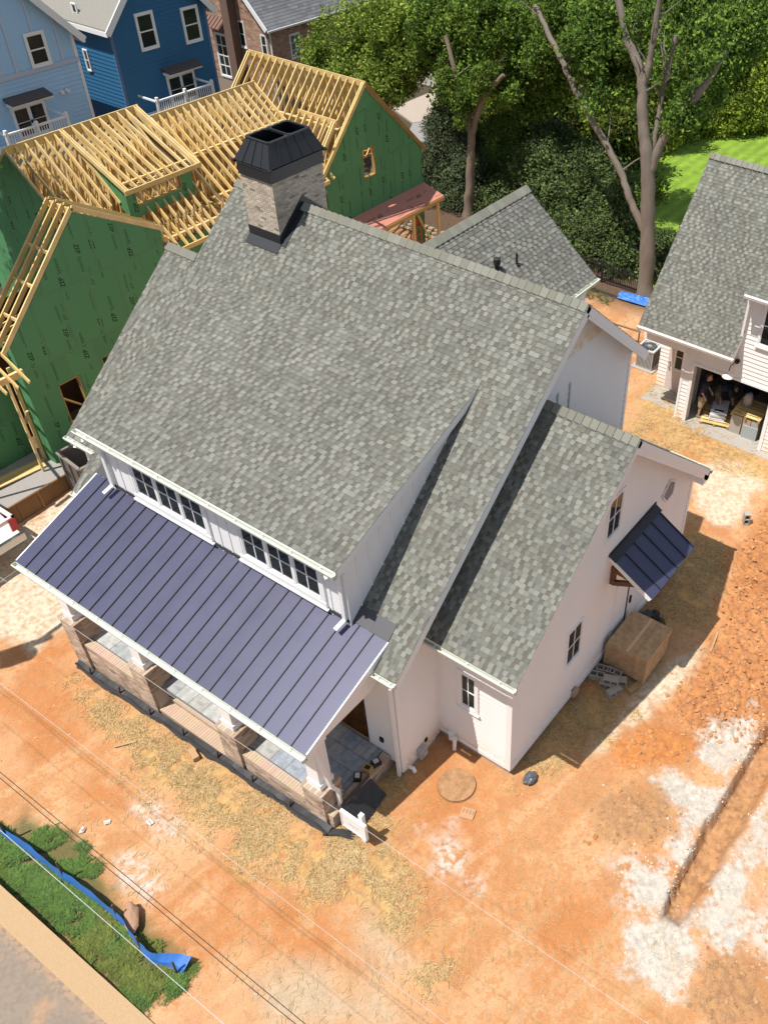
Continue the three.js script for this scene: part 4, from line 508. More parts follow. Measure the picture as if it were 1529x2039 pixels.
{ const r = rng(88), H = framed;
  // cross gable in front, facing the white house
  const X0 = -18.0, wall = (F, poly, holes, seed, name = 'wall') => { const mb = new MB(), [u0, v0, u1, v1] = bounds(poly); for (const rc of rectsAround([u0, v0, u1, v1], holes)) { const q = clipRect(poly, ...rc); if (q) mb.prism(q.map((p) => F.at(p[0], p[1], -0.1)), F.N.clone().multiplyScalar(0.09)); } const w = mb.build(name, std(0.2, 0.13, 0.06, 0.9), H); sheath(w, F, poly, holes, seed); const st = new MB(); for (const h of holes) { const e = 0.03; for (const b of [[h[0], h[1], h[0] + e, h[3]], [h[2] - e, h[1], h[2], h[3]], [h[0], h[3] - e, h[2], h[3]], [h[0], h[1], h[2], h[1] + e]]) st.prism([[b[0], b[1]], [b[2], b[1]], [b[2], b[3]], [b[0], b[3]]].map((q) => F.at(q[0], q[1], -0.12)), F.N.clone().multiplyScalar(0.135), [0.5, 0.33, 0.13]); } if (holes.length) st.build('rough_opening', M.lumber, w); return w; };
  const stick = (name, a, b, w, h, up, parent = H) => { const mb = new MB(); mb.bar(a, b, w, h, lum(r), up); return mb.build(name, M.lumber, parent); };
  wall(frame(V(X0, 0, -1.03), V(0, 0, -1), V(0, 1, 0)), [[0, -0.5], [5.64, -0.5], [5.64, 4.9], [5.7, 5.6], [3.05, 7.12], [0, 4.25]], [[0.9, 1.0, 1.62, 2.45], [2.5, 1.5, 3.2, 2.62]], 1);
  const F2 = frame(V(-18.5, 0, -1.03), V(1, 0, 0), V(0, 1, 0)); wall(F2, [[0, -0.5], [0.5, -0.5], [0.5, 4.2], [0, 4.2]], [], 2);
  wall(frame(V(-19.15, 0, 3.0), V(0, 0, -1), V(0, 1, 0)), [[0, -0.5], [4.03, -0.5], [4.03, 4.2], [0, 4.2]], [[1.2, 0.2, 1.9, 2.1]], 3);
  for (let k = 0; k < 4; k++) { const x = X0 - 0.02 - k * 0.34, g = new MB(), c = lum(r), P = V(x, 7.24, -4.08), A = V(x, 4.12, -0.78), B = V(x, 5.62, -6.85); g.bar(P, A, 0.045, 0.14, c); g.bar(P, B, 0.045, 0.14, c); if (k) { g.bar(V(x, 4.3, -1.1), V(x, 4.9, -6.7), 0.04, 0.09, c); g.bar(V(x, 6.9, -4.08), V(x, 4.6, -4.1), 0.04, 0.08, c); g.bar(V(x, 5.9, -2.8), V(x, 4.55, -4), 0.04, 0.08, c); g.bar(V(x, 6.3, -5.4), V(x, 4.7, -4.2), 0.04, 0.08, c); } g.build('roof_truss', M.lumber, H); }
  for (const [t, n] of [[0.3, 3], [0.55, 3], [0.8, 2]]) for (let k = 0; k < n; k++) stick('blocking', V(X0 - 0.05 - k * 0.34, lerp(7.1, 4.25, t), lerp(-4, -0.9, t)), V(X0 - 0.33 - k * 0.34, lerp(7.1, 4.25, t), lerp(-4, -0.9, t)), 0.05, 0.1);
  stick('ridge_board', V(X0, 7.1, -4.08), V(-19.2, 7.1, -4.08), 0.04, 0.2); stick('sub_fascia', V(X0, 5.6, -6.84), V(-19.4, 5.6, -6.84), 0.04, 0.14);
  // left end wall of the main block
  wall(frame(V(-24.5, 0, -4.46), V(1, 0, 0), V(0, 1, 0)), [[0, -0.5], [5.2, -0.5], [5.2, 6.1], [3.2, 7.84], [0, 5.1]], [], 4);
  // main block trusses: ridge along z, left section higher
  const xr = -21.3, truss = (z, yr, ye, xe, xb, yc = ye) => { const g = new MB(), c = lum(r), P = V(xr, yr, z), A = V(xe, ye, z), Bk = V(xb, yc, z), m = (a, b, t) => a.clone().lerp(b, t); g.bar(P, A, 0.05, 0.12, c); g.bar(P, Bk, 0.05, 0.12, c); const c2 = lum(r), b0 = V(xe - 0.5, yc + 0.1, z), b1 = V(xb + 0.5, yc + 0.1, z); g.bar(b0, b1, 0.04, 0.08, c2); for (const [t, s] of [[0.3, 0.3], [0.3, 0.45], [0.55, 0.16], [0.55, 0.3], [0.8, 0.05], [0.8, 0.16]]) { g.bar(m(P, A, t), m(b0, b1, s), 0.04, 0.065, c2); g.bar(m(P, Bk, t), m(b1, b0, s), 0.04, 0.065, c2); } g.bar(P, m(b0, b1, 0.5), 0.04, 0.065, c2); return g.build('roof_truss', M.lumber, H); };
  for (let z = -4.5; z > -9.3; z -= 0.33) z > -6.95 ? truss(z, 7.92, 6.2, -19.35, -24.6, 4.9) : truss(z, 7.92, 4.88, -17.8, -24.6);
  for (let z = -9.65; z > -14.4; z -= 0.33) truss(z, 7.47, 4.88, -17.8, -24.6);
  stick('ridge_board', V(xr, 7.9, -4.46), V(xr, 7.9, -9.28), 0.04, 0.24); stick('ridge_board', V(xr, 7.45, -9.5), V(xr, 7.45, -14.3), 0.04, 0.24);
  for (const [t, y] of [[0.35, 7.47], [0.72, 7.47]]) { const x = lerp(xr, -17.8, t), yy = lerp(y, 4.88, t) - 0.1; stick('brace', V(x, yy, -9.5), V(x, yy, -14.3), 0.09, 0.04); }
  stick('brace', V(-18.9, 5.55, -4.6), V(-18.9, 5.55, -6.4), 0.09, 0.04); stick('brace', V(-20.2, 6.3, -9.5), V(-20.2, 6.3, -14.4), 0.09, 0.04);
  stick('sub_fascia', V(-17.78, 4.86, -6.9), V(-17.78, 4.86, -14.0), 0.04, 0.14); stick('top_plate', V(-18.25, 5.12, -6.9), V(-18.25, 5.12, -14.0), 0.1, 0.05);
  wall(frame(V(-18.32, 0, -6.7), V(0, 0, -1), V(0, 1, 0)), [[0, 2.0], [7.4, 2.0], [7.4, 4.85], [0, 4.85]], [], 6);
  { const mb = new MB(); mb.box(-24.3, 4.6, -14, -18.3, 4.66, -4.6, [0.62, 0.42, 0.18]); mb.build('attic_floor', M.lumber, H); const w2 = new MB(); w2.box(-20.4, 4.7, -13.8, -20.34, 6.3, -6.8, [0.55, 0.37, 0.16]); w2.build('knee_wall', M.lumber, H); }
  // shed dormer
  const dx = -19.0, za = -6.5, zb = -9.02; for (let k = 0; k <= 8; k++) { const z = lerp(za + 0.05, zb - 0.1, k / 8); stick('rafter', V(xr, 7.95, z), V(dx + 0.28, 6.74, z), 0.045, 0.12); if (k === 0 || k === 8) stick('rafter', V(xr, 7.96, z + (k ? -0.09 : 0.09)), V(dx + 0.3, 6.74, z + (k ? -0.09 : 0.09)), 0.045, 0.13); }
  stick('sub_fascia', V(dx + 0.3, 6.72, za + 0.2), V(dx + 0.3, 6.72, zb - 0.25), 0.05, 0.14); stick('ledger', V(dx - 0.05, 6.85, za), V(dx - 0.05, 6.85, zb), 0.06, 0.06);
  wall(frame(V(dx, 0, za), V(0, 0, -1), V(0, 1, 0)), [[0, 5.75], [2.5, 5.75], [2.5, 6.66], [0, 6.66]], [[0.32, 6.08, 2.1, 6.52]], 7, 'dormer_wall');
  wall(frame(V(xr + 0.3, 0, za), V(1, 0, 0), V(0, 1, 0)), [[0, 7.5], [2.0, 5.75], [2.0, 6.66], [0, 7.6]], [], 8, 'dormer_wall'); wall(frame(V(dx, 0, zb), V(-1, 0, 0), V(0, 1, 0)), [[0, 5.75], [2.0, 7.5], [2.0, 7.6], [0, 6.66]], [], 9, 'dormer_wall');
  for (const t of [0.25, 0.5, 0.62, 0.8]) stick('stud', V(dx - 0.12, 5.9, lerp(za, zb, t)), V(dx - 0.12, 6.7, lerp(za, zb, t)), 0.05, 0.09, V(0, 0, 1));
  // rear cross gable
  const zr = -16.44, yr = 7.62; for (let k = 0; k < 17; k++) { const x = X0 - 0.02 - k * 0.355, g = new MB(), c = lum(r), c2 = lum(r), P = V(x, yr, zr), A = V(x, 5.0, -13.85), B = V(x, 4.35, -19.7); g.bar(P, A, 0.042, 0.13, c); g.bar(P, B, 0.042, 0.13, c); if (k) { g.bar(V(x, 5.0, -14.2), V(x, 4.7, -19.4), 0.04, 0.08, c2); g.bar(V(x, 6.6, -15.4), V(x, 4.9, -16.2), 0.04, 0.065, c2); g.bar(V(x, 6.6, -15.4), V(x, 5, -14.8), 0.04, 0.065, c2); g.bar(P, V(x, 4.85, -16.5), 0.04, 0.065, c2); g.bar(V(x, 6.3, -17.9), V(x, 4.85, -16.7), 0.04, 0.065, c2); } g.build('roof_truss', M.lumber, H); if (k === 0 || k === 16) { const g2 = new MB(); g2.bar(V(x + (k ? -0.1 : 0.09), yr + 0.01, zr), V(x + (k ? -0.1 : 0.09), 5.0, -13.82), 0.045, 0.14, lum(r)); g2.bar(V(x + (k ? -0.1 : 0.09), yr + 0.01, zr), V(x + (k ? -0.1 : 0.09), 4.33, -19.72), 0.045, 0.14, [0.42, 0.25, 0.09]); g2.build('fly_rafter', M.lumber, H); } }
  stick('ridge_board', V(X0 + 0.1, yr - 0.02, zr), V(-23.8, yr - 0.02, zr), 0.04, 0.2); stick('sub_fascia', V(X0, 5.0, -13.84), V(-20.5, 5.0, -13.84), 0.04, 0.12); stick('brace', V(-18.2, 6.3, -15.15), V(-21.6, 6.3, -15.15), 0.09, 0.04);
  wall(frame(V(X0, 0, -14.0), V(0, 0, -1), V(0, 1, 0)), [[0, 2.9], [5.55, 2.9], [5.55, 4.42], [2.44, 7.5], [0, 5.1]], [[2.05, 4.25, 2.72, 5.35]], 10);
  wall(frame(V(X0, 0, -14.0), V(0, 0, -1), V(0, 1, 0)), [[4.9, -0.5], [5.55, -0.5], [5.55, 2.9], [4.9, 2.9]], [], 11);
  for (const [a, b] of [[[5.2, -16.0], [4.5, -16.7]], [[4.4, -16.05], [5.1, -16.75]], [[4.9, -16.0], [4.3, -16.6]]]) stick('web', V(X0 - 0.5, a[0], a[1]), V(X0 - 0.5, b[0], b[1]), 0.04, 0.06, V(1, 0, 0)); { const mb = new MB(); mb.box(-19.3, 4.3, -17.2, -19.24, 5.8, -15.6, [0.5, 0.33, 0.14]); mb.build('attic_partition', M.lumber, H); }
  for (let k = 0; k < 6; k++) { const x = -17.35 - k * 0.31; stick('rafter', V(x, 7.05, -14.05), V(x - 0.02, 5.6, -12.75), 0.045, 0.12); if (!k) stick('rafter', V(x + 0.1, 7.05, -14.05), V(x + 0.08, 5.6, -12.75), 0.045, 0.12); } stick('ridge_board', V(-17.2, 7.03, -14.07), V(-19, 7.03, -14.07), 0.05, 0.2);
  // red sheathed canopy on the far side, with posts
  { const cF = frame(V(-18.0, 3.0, -14.6), V(0, 0, -1), V(-1, 0.25, 0)); const mb = new MB(); mb.prism([V(-18, 2.98, -14.4), V(-16.95, 2.68, -14.4), V(-16.95, 2.68, -19.6), V(-18, 2.98, -19.6)], V(0, 0.03, 0)); const cn = mb.build('canopy', M.zipRed, H); const e = new MB(); e.box(-16.97, 2.53, -19.6, -16.92, 2.67, -14.4, [0.62, 0.42, 0.17]); e.box(-18, 2.6, -19.6, -16.97, 2.67, -19.55, [0.55, 0.36, 0.14]); e.build('canopy_fascia', M.lumber, cn); for (const z of [-15.6, -17.4]) { const s = new MB(); s.box(-17.2, 2.74, z - 0.02, -17.18, 2.8, z + 0.9, [0.3, 0.1, 0.06]); } for (const z of [-17.7, -19.3]) stick('post', V(-17.05, -0.1, z), V(-17.05, 2.55, z), 0.1, 0.1); stick('brace', V(-17.05, 2.4, -18.0), V(-16.9, 0.0, -19.2), 0.08, 0.04, V(0, 0, 1)); }
  // front porch framing at the left edge
  for (let k = 0; k < 6; k++) stick('rafter', V(-19.2, 4.45, -0.85 + k * 0.36), V(-17.3, 3.42, -0.85 + k * 0.36), 0.045, 0.12); stick('beam', V(-17.8, 3.5, -1.0), V(-17.8, 3.5, 1.6), 0.1, 0.2); for (const z of [-0.55, 1.1]) stick('post', V(-18.0, -0.3, z), V(-18.0, 3.42, z), 0.07, 0.07); stick('stud', V(-18.48, 0, -0.95), V(-18.48, 3.4, -0.95), 0.05, 0.1); stick('brace', V(-18.4, 1.9, -0.95), V(-18.9, 1.2, -1.0), 0.05, 0.09, V(0, 0, 1));
  stick('brace', V(-18.6, 1.9, -1.9), V(-18.5, 1.1, -2.7), 0.05, 0.1, V(1, 0, 0)); { const mb = new MB(); mb.box(-20.1, 0, -6.4, -20.0, 4.5, -1.1, [0.12, 0.06, 0.03]); mb.box(-20, -0.1, -6.4, -18.1, 0.0, -1.1, [0.2, 0.13, 0.07]); mb.build('partition', M.lumber, H); }
  // slab edge
  const sl = new MB(); sl.box(-24.4, -0.6, -19.5, -18.1, -0.02, -1.1); sl.build('foundation', M.concrete, H);
}
// retaining boards and lumber in front of it
{ const t = thing('retaining_wall', 'brown timber board edging holding the gravel beside the framed house', 'retaining wall', [-17.3, 0, 0]); for (let k = 0; k < 3; k++) { const mb = new MB(); mb.box(-0.03, -0.75 + k * 0.0, 2.6 - k * 1.7, 0.03, 0.06, 2.6 - (k + 1) * 1.7 + 0.01, [0.27 - 0.02 * k, 0.14, 0.065]); mb.build('board', M.lumber, t); } for (let k = 0; k < 5; k++) { const mb = new MB(); mb.box(0.03, -0.8, 2.4 - k * 1.1, 0.08, 0.1, 2.34 - k * 1.1, [0.3, 0.17, 0.08]); mb.build('stake', M.lumber, t); }
  const g = new MB(); g.box(-19.1, -0.08, -2.6, -17.33, 0.02, 2.6); tag(g.build('gravel_bed', std(0.42, 0.39, 0.36, 0.98, { map: rep(texGrain, 3), bumpMap: rep(texGrain, 4), bumpScale: 0.02 })), 'strip of pale gravel along the green walls', 'gravel').userData.kind = 'stuff';
  const L = thing('lumber_pile', 'loose yellow boards lying on the gravel by the green porch', 'lumber', [-18.3, 0.03, 0.3]); const r = rng(3); for (let k = 0; k < 5; k++) { const mb = new MB(); mb.bar(V(-0.25 + k * 0.1, 0.03, -1.2 + 0.2 * r()), V(-0.6 + k * 0.12, 0.03 + 0.02 * k, 1.6), 0.1, 0.04, lum(r)); mb.build('board', M.lumber, L); } }
// open steel bin
{ const t = thing('waste_bin', 'brown open-topped bin standing between the white and the framed house', 'bin', [-16.55, 0, -1.35], undefined, -0.1), c = std(0.13, 0.11, 0.1, 0.6), mb = new MB(), w = 0.62, d = 0.62, h = 0.95; mb.box(-w, -0.55, -d, -w + 0.04, h, d); mb.box(w - 0.04, -0.55, -d, w, h, d); mb.box(-w + 0.04, -0.55, -d, w - 0.04, h, -d + 0.04); mb.box(-w + 0.04, -0.55, d - 0.04, w - 0.04, h, d); mb.box(-w + 0.04, -0.5, -d + 0.04, w - 0.04, -0.1, d - 0.04); mb.build('body', c, t); const f = new MB(); for (const [a, b] of [[V(-w, h, -d), V(w, h, -d)], [V(-w, h, d), V(w, h, d)], [V(-w, h, -d), V(-w, h, d)], [V(w, h, -d), V(w, h, d)]]) f.bar(a, b, 0.09, 0.07); f.build('rim', std(0.22, 0.19, 0.17, 0.6), t); const s = new MB(); for (const x of [-0.45, 0, 0.45]) s.box(x - 0.04, -0.5, d, x + 0.04, h - 0.03, d + 0.05); s.build('rib', c, t); const p = new MB(); p.box(w, 0.1, -0.2, w + 0.01, 0.6, 0.2); p.build('placard', std(0.55, 0.5, 0.48, 0.7), t); }

// ================================================================ garage with a shed dormer, right
const garage = thing('garage', 'white lap-sided garage with grey shingle roof and open door bay at the right edge', 'garage', [0, 0, 0]);
{ const X = V(1, 0, 0), xl = -4.96, xrr = 6, ye = 3.35, ze = -14.37, yr = 7.72, zr = -18.08, s = (yr - ye) / (ze - zr), F = frame(V(xl, ye, ze), X, V(0, s, -1)), L = (ze - zr) * Math.hypot(1, s), vz = (z) => (ze - z) * Math.hypot(1, s), p = [[[0, 0], [-1.62 - xl, 0], [-1.62 - xl, L], [0, L]], [[-1.62 - xl, vz(-17.4)], [xrr - xl, vz(-17.4)], [xrr - xl, L], [-1.62 - xl, L]]];
  const roof = roofDeck(garage, F, p); shingles(roof, F, p.map((q) => q.map((c) => [Math.min(c[0], 6.5), c[1]])), 101, 1.02); ridgeCaps(roof, V(xl, yr, zr), V(1.5, yr, zr), 102);
  const Fb = frame(V(xrr, ye, zr - (ze - zr)), V(-1, 0, 0), V(0, s, 1)); roofDeck(garage, Fb, [[[0, 0], [xrr - xl, 0], [xrr - xl, L], [0, L]]]);
  const Fd = frame(V(-1.66, 5.48, -14.48), X, V(0, 0.55, -1)), Ld = 3.0 * Math.hypot(1, 0.55), pd = [[[0, 0], [7.6, 0], [7.6, Ld], [0, Ld]]], dr = roofDeck(garage, Fd, pd, 0.14, M.trim, 'dormer_roof'); shingles(dr, Fd, [[[0, 0], [3.2, 0], [3.2, Ld], [0, Ld]]], 103, 1.02);
  gutter(garage, V(xl, ye - 0.02, ze + 0.01), V(-1.58, ye - 0.02, ze + 0.01), V(0, 0, 1), M.trim); gutter(garage, V(-1.7, 5.46, -14.47), V(6, 5.46, -14.47), V(0, 0, 1), M.trim);
  const rk = new MB(); rk.bar(V(xl + 0.03, ye - 0.22, ze), V(xl + 0.03, yr - 0.22, zr), 0.03, 0.16); rk.build('rake_board', M.trim, garage);
  // front with the door opening; the part above it rises to the dormer
  const FW = frame(V(-3.42, 0, -14.98), X, V(0, 1, 0)), pw = [[0, -0.1], [9.4, -0.1], [9.4, 5.4], [1.8, 5.4], [1.8, 3.3], [0, 3.3]];
  for (const q of [[[0, -0.1], [1.8, -0.1], [1.8, 3.3], [0, 3.3]], [[1.8, -0.1], [9.4, -0.1], [9.4, 5.4], [1.8, 5.4]]]) { wallSlab(garage, FW, q, [[0.39, -0.2, 3.1, 2.26]], 0.14); lapSiding(garage, FW, q.map((c) => [Math.min(c[0], 6), c[1]]), [[0.39, -0.2, 3.1, 2.26], [2.28, 3.7, 3.32, 5.1]], 0.15); }
  const FW2 = frame(V(-3.42, 0, -16.3), V(0, 0, 1), V(0, 1, 0)); wallSlab(garage, FW2, [[0, -0.1], [1.32, -0.1], [1.32, 3.3], [0, 3.3]]); lapSiding(garage, frame(V(-3.42, 0, -16.3), V(0, 0, 1), V(0, 1, 0)), [[0, -0.1], [1.32, -0.1], [1.32, 3.3], [0, 3.3]], [], 0.15);
  const FD = frame(V(-4.9, 0, -16.35), X, V(0, 1, 0)), pdw = [[0, -0.1], [1.48, -0.1], [1.48, 3.6], [0, 3.6]]; wallSlab(garage, FD, pdw); lapSiding(garage, FD, pdw, [[0.36, -0.1, 1.0, 2.2]], 0.15);
  wallSlab(garage, frame(V(-4.9, 0, -21.5), V(0, 0, 1), V(0, 1, 0)), [[0, -0.1], [5.15, -0.1], [5.15, 4.6], [3.42, 7.4], [0, 3.4]]);
  { const d = new MB(); d.box(-4.54, 0, -16.33, -3.9, 2.12, -16.28); const dd = d.build('side_door', std(0.6, 0.52, 0.48, 0.6), garage); windowUnit(dd, frame(V(-4.28, 0.95, -16.275), X, V(0, 1, 0)), 0.3, 1.0, 1, 2, { trim: 0.03, name: 'door_light' }); const k = new MB(); for (const y of [0.95, 1.15]) k.tube([V(-4.46, y, -16.28), V(-4.46, y, -16.22)], 0.035, 8); k.build('handle', std(0.4, 0.4, 0.4, 0.3, { metalness: 0.8 }), dd); }
  { const b = new MB(); b.box(-4.94, 2.62, -14.98, -3.42, 3.25, -14.86); b.build('porch_beam', M.white, garage); new MB().pieces('corner_board', M.trim, garage, [[-3.46, -0.12, -15.0, -3.38, 2.6, -14.945], [-3.13, -0.1, -14.97, -3.02, 2.24, -14.93], [-0.34, -0.1, -14.97, -0.22, 2.24, -14.93], [-3.13, 2.25, -14.97, -0.22, 2.33, -14.92], [-1.68, 2.34, -14.97, -1.58, 5.36, -14.935]]); new MB().pieces('door_jamb', std(0.62, 0.54, 0.48, 0.7), garage, [[-3.1, 0.015, -15.2, -3.02, 2.23, -14.99], [-0.34, 0.015, -15.2, -0.26, 2.23, -14.99]]); }
  windowUnit(garage, frame(V(-1.1, 3.76, -14.955), X, V(0, 1, 0)), 0.98, 1.3, 2, 2, { trim: 0.07, sill: true, muntin: 0.03 });
  downspout(garage, [V(-1.62, 5.4, -14.42), V(-1.66, 5.25, -14.85), V(-1.66, 3.75, -14.85), V(-1.82, 3.62, -14.8)]);
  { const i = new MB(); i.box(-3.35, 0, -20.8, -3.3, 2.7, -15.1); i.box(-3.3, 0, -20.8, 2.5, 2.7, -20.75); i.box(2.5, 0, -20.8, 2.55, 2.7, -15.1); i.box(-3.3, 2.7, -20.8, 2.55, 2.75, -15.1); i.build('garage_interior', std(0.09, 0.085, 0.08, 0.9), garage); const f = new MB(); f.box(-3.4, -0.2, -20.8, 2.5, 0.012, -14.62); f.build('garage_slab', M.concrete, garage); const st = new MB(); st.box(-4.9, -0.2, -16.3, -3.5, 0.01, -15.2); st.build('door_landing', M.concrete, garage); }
  { const l = new MB(); l.tube([V(-1.64, 2.95, -14.94), V(-1.64, 2.95, -14.86)], 0.08, 12); l.tube([V(-1.64, 2.95, -14.88), V(-1.64, 3.0, -14.7), V(-1.72, 2.9, -14.6), V(-1.74, 2.72, -14.6)], 0.016, 6); const g = l.build('barn_lamp_arm', M.black, garage), sh = new MB(); sh.tube([V(-1.74, 2.72, -14.6), V(-1.74, 2.62, -14.6), V(-1.74, 2.56, -14.6), V(-1.74, 2.5, -14.6)], [0.04, 0.06, 0.14, 0.19], 16); sh.build('lamp_shade', std(0.66, 0.64, 0.6, 0.4), garage); } }

// ================================================================ the blue houses and the brick house behind
function gableHouse(g, X, z0, z1, yb, ye, depth, mats, o = {}) {   // gable end faces +x at X
  const zm = (z0 + z1) / 2 + (o.skew || 0), yp = ye + o.rise, F = frame(V(X, 0, z0), V(0, 0, -1), V(0, 1, 0)), w = z0 - z1, poly = [[0, yb], [w, yb], [w, o.ye1 ?? ye], [z0 - zm, yp], [0, ye]];
  wallSlab(g, F, poly, [], 0.15, mats[0]);
  const low = o.belt ? clipHalf(poly, 1, o.belt, false) : poly; lapSiding(g, F, low, [], 0.16, mats[0]);
  const FS = frame(V(X - depth, 0, z0), V(1, 0, 0), V(0, 1, 0)), ps = [[0, yb], [depth, yb], [depth, ye], [0, ye]]; wallSlab(g, FS, ps, [], 0.15, mats[0]); lapSiding(g, FS, ps, [], 0.16, mats[0]);
  const sl = (zA, yA) => { const d = new MB(), over = 0.3, k = (yp - yA) / (zm - zA), zE = zA + Math.sign(zA - zm) * over, yE = yA + k * (zE - zA); d.prism([V(X + over, yp, zm), V(X + over, yE, zE), V(X - depth, yE, zE), V(X - depth, yp, zm)], V(0, 0.12, 0)); const rf = d.build('roof', mats[1], g); const r = new MB(); r.bar(V(X + over + 0.03, yp - 0.02, zm), V(X + over + 0.03, yE - 0.02, zE), 0.05, 0.26); r.build('rake_board', M.trim, g); const f = new MB(); f.box(X - depth, yE - 0.12, zE - 0.03, X + over, yE + 0.06, zE + 0.03); f.build('fascia', M.trim, g); };
  sl(z0, ye); sl(z1, o.ye1 ?? ye); new MB().pieces('corner_board', o.trimMat || M.trim, g, [[X - 0.02, yb, z0 - 0.1, X + 0.035, ye, z0 + 0.035], [X - 0.02, yb, z1 - 0.03, X + 0.035, o.ye1 ?? ye, z1 + 0.09]]); return F;
}
function balconyDoor(g, F, u, v, w, h) { const mb = new MB(), fr = (a, b, c, d, n0, n1, m = mb) => m.prism([F.at(a, b, n0), F.at(c, b, n0), F.at(c, d, n0), F.at(a, d, n0)], F.N.clone().multiplyScalar(n1 - n0)); fr(u, v, u + w, v + h, 0.0, 0.05); const d = mb.build('french_door', M.trim, g); for (const k of [0, 1]) for (let j = 0; j < 2; j++) { const p = new MB(), a = u + 0.12 + k * (w / 2 - 0.05), b = v + 0.15 + j * (h - 0.3) / 2; fr(a, b, a + w / 2 - 0.2, b + (h - 0.36) / 2, 0.05, 0.056, p); p.build('pane', M.glass, d); } const k = new MB(); fr(u + w / 2 - 0.06, v + h * 0.42, u + w / 2 + 0.06, v + h * 0.5, 0.05, 0.09, k); k.build('handle', M.black, d); const a = new MB(); a.prism([F.at(u - 0.15, v + h + 0.28, 0), F.at(u + w + 0.15, v + h + 0.28, 0), F.at(u + w + 0.15, v + h + 0.14, 0.55), F.at(u - 0.15, v + h + 0.14, 0.55)], V(0, 0.06, 0)); a.build('door_hood', std(0.09, 0.07, 0.06, 0.7), g); const f = new MB(); fr(u - 0.15, v + h + 0.06, u + w + 0.15, v + h + 0.16, 0.1, 0.5, f); f.build('hood_trim', M.trim, g); }
function balcony(g, x0, x1, z0, z1, y) { const mb = new MB(); mb.box(x0, y - 0.15, z1, x1, y, z0); const b = mb.build('balcony', M.trim, g), r = new MB(); r.box(x1 - 0.05, y + 0.75, z1, x1 + 0.03, y + 0.82, z0); r.box(x0, y + 0.75, z1, x1, y + 0.82, z1 + 0.06); r.box(x0, y + 0.75, z0 - 0.06, x1, y + 0.82, z0); r.box(x1 - 0.04, y + 0.1, z1, x1 + 0.02, y + 0.15, z0); r.build('rail', M.trim, b); const n = Math.round((z0 - z1) / 0.11), s = new MB(); for (let i = 0; i <= n; i++) s.box(x1 - 0.025, y + 0.1, lerp(z0 - 0.04, z1, i / n), x1 + 0.005, y + 0.76, lerp(z0 - 0.04, z1, i / n) + 0.03); s.build('balusters', M.trim, b, 'stuff'); for (const z of [z0 - 0.06, z1 + 0.06, (z0 + z1) / 2]) { const p = new MB(); p.box(x1 - 0.07, y, z - 0.05, x1 + 0.05, y + 0.95, z + 0.05); p.build('post', M.trim, b); } }
{ const g = thing('pale_blue_house', 'pale blue house with board and batten gable and white balcony, at the top left', 'house', [0, 0, 0]), mat = std(0.36, 0.58, 0.80, 0.7), F = gableHouse(g, -30, -6.0, -13.15, 0, 7.95, 10, [mat, std(0.34, 0.34, 0.33, 0.9, { map: rep(texGrain, 1) })], { rise: 3.7, belt: 6.95 });
  const b = new MB(); b.box(-29.98, 6.86, -13.15, -29.95, 7.03, -6); b.build('belt_trim', std(0.45, 0.52, 0.64, 0.6), g); for (const z of [-8.9, -9.85, -10.5, -11.55, -12.5]) { const q = new MB(); q.box(-29.99, 7.03, z - 0.04, -29.965, Math.min(11.2, 7.95 + (z + 13.15) * 1.03), z + 0.04); q.build('batten', std(0.5, 0.57, 0.68, 0.6), g); }
  windowUnit(g, frame(V(-29.963, 7.12, -11.24), V(0, 0, -1), V(0, 1, 0)), 0.66, 1.0, 1, 2, { trim: 0.1, rail: 0.05 }); balconyDoor(g, F, 3.85 - 0.1, 4.7, 1.45, 1.28); balcony(g, -30, -28.8, -8.6, -11.3, 4.72); const s = new MB(); for (const z of [-12.0, -12.25]) s.tube([V(-29.963, 6.0, z), V(-29.8, 5.98, z)], 0.07, 10); s.build('flood_lamp', M.trim, g); }
{ const g = thing('dark_blue_house', 'dark blue house with two white sash windows and a white balcony', 'house', [0, 0, 0]), mat = std(0.02, 0.125, 0.26, 0.65), F = gableHouse(g, -30, -14.8, -19.75, 0, 7.88, 11, [mat, std(0.3, 0.285, 0.25, 0.9, { map: rep(texGrain, 1) })], { rise: 2.4, ye1: 7.75, trimMat: std(0.1, 0.17, 0.3, 0.6) });
  for (const [z, y] of [[-16.2, 6.66], [-18.52, 6.46]]) windowUnit(g, frame(V(-29.963, y, z), V(0, 0, -1), V(0, 1, 0)), 0.72, 1.22, 1, 2, { trim: 0.1, rail: 0.05 });
  balconyDoor(g, F, 2.2, 4.15, 1.52, 1.28); balcony(g, -30, -28.8, -15.4, -18.5, 4.2); const FS = frame(V(-32.0, 5.8, -14.765), V(1, 0, 0), V(0, 1, 0)); windowUnit(g, FS, 0.2, 0.75, 1, 2, { trim: 0.05 }); windowUnit(g, frame(V(-31.95, 7.68, -14.765), V(1, 0, 0), V(0, 1, 0)), 0.22, 0.6, 1, 2, { trim: 0.05 }); }
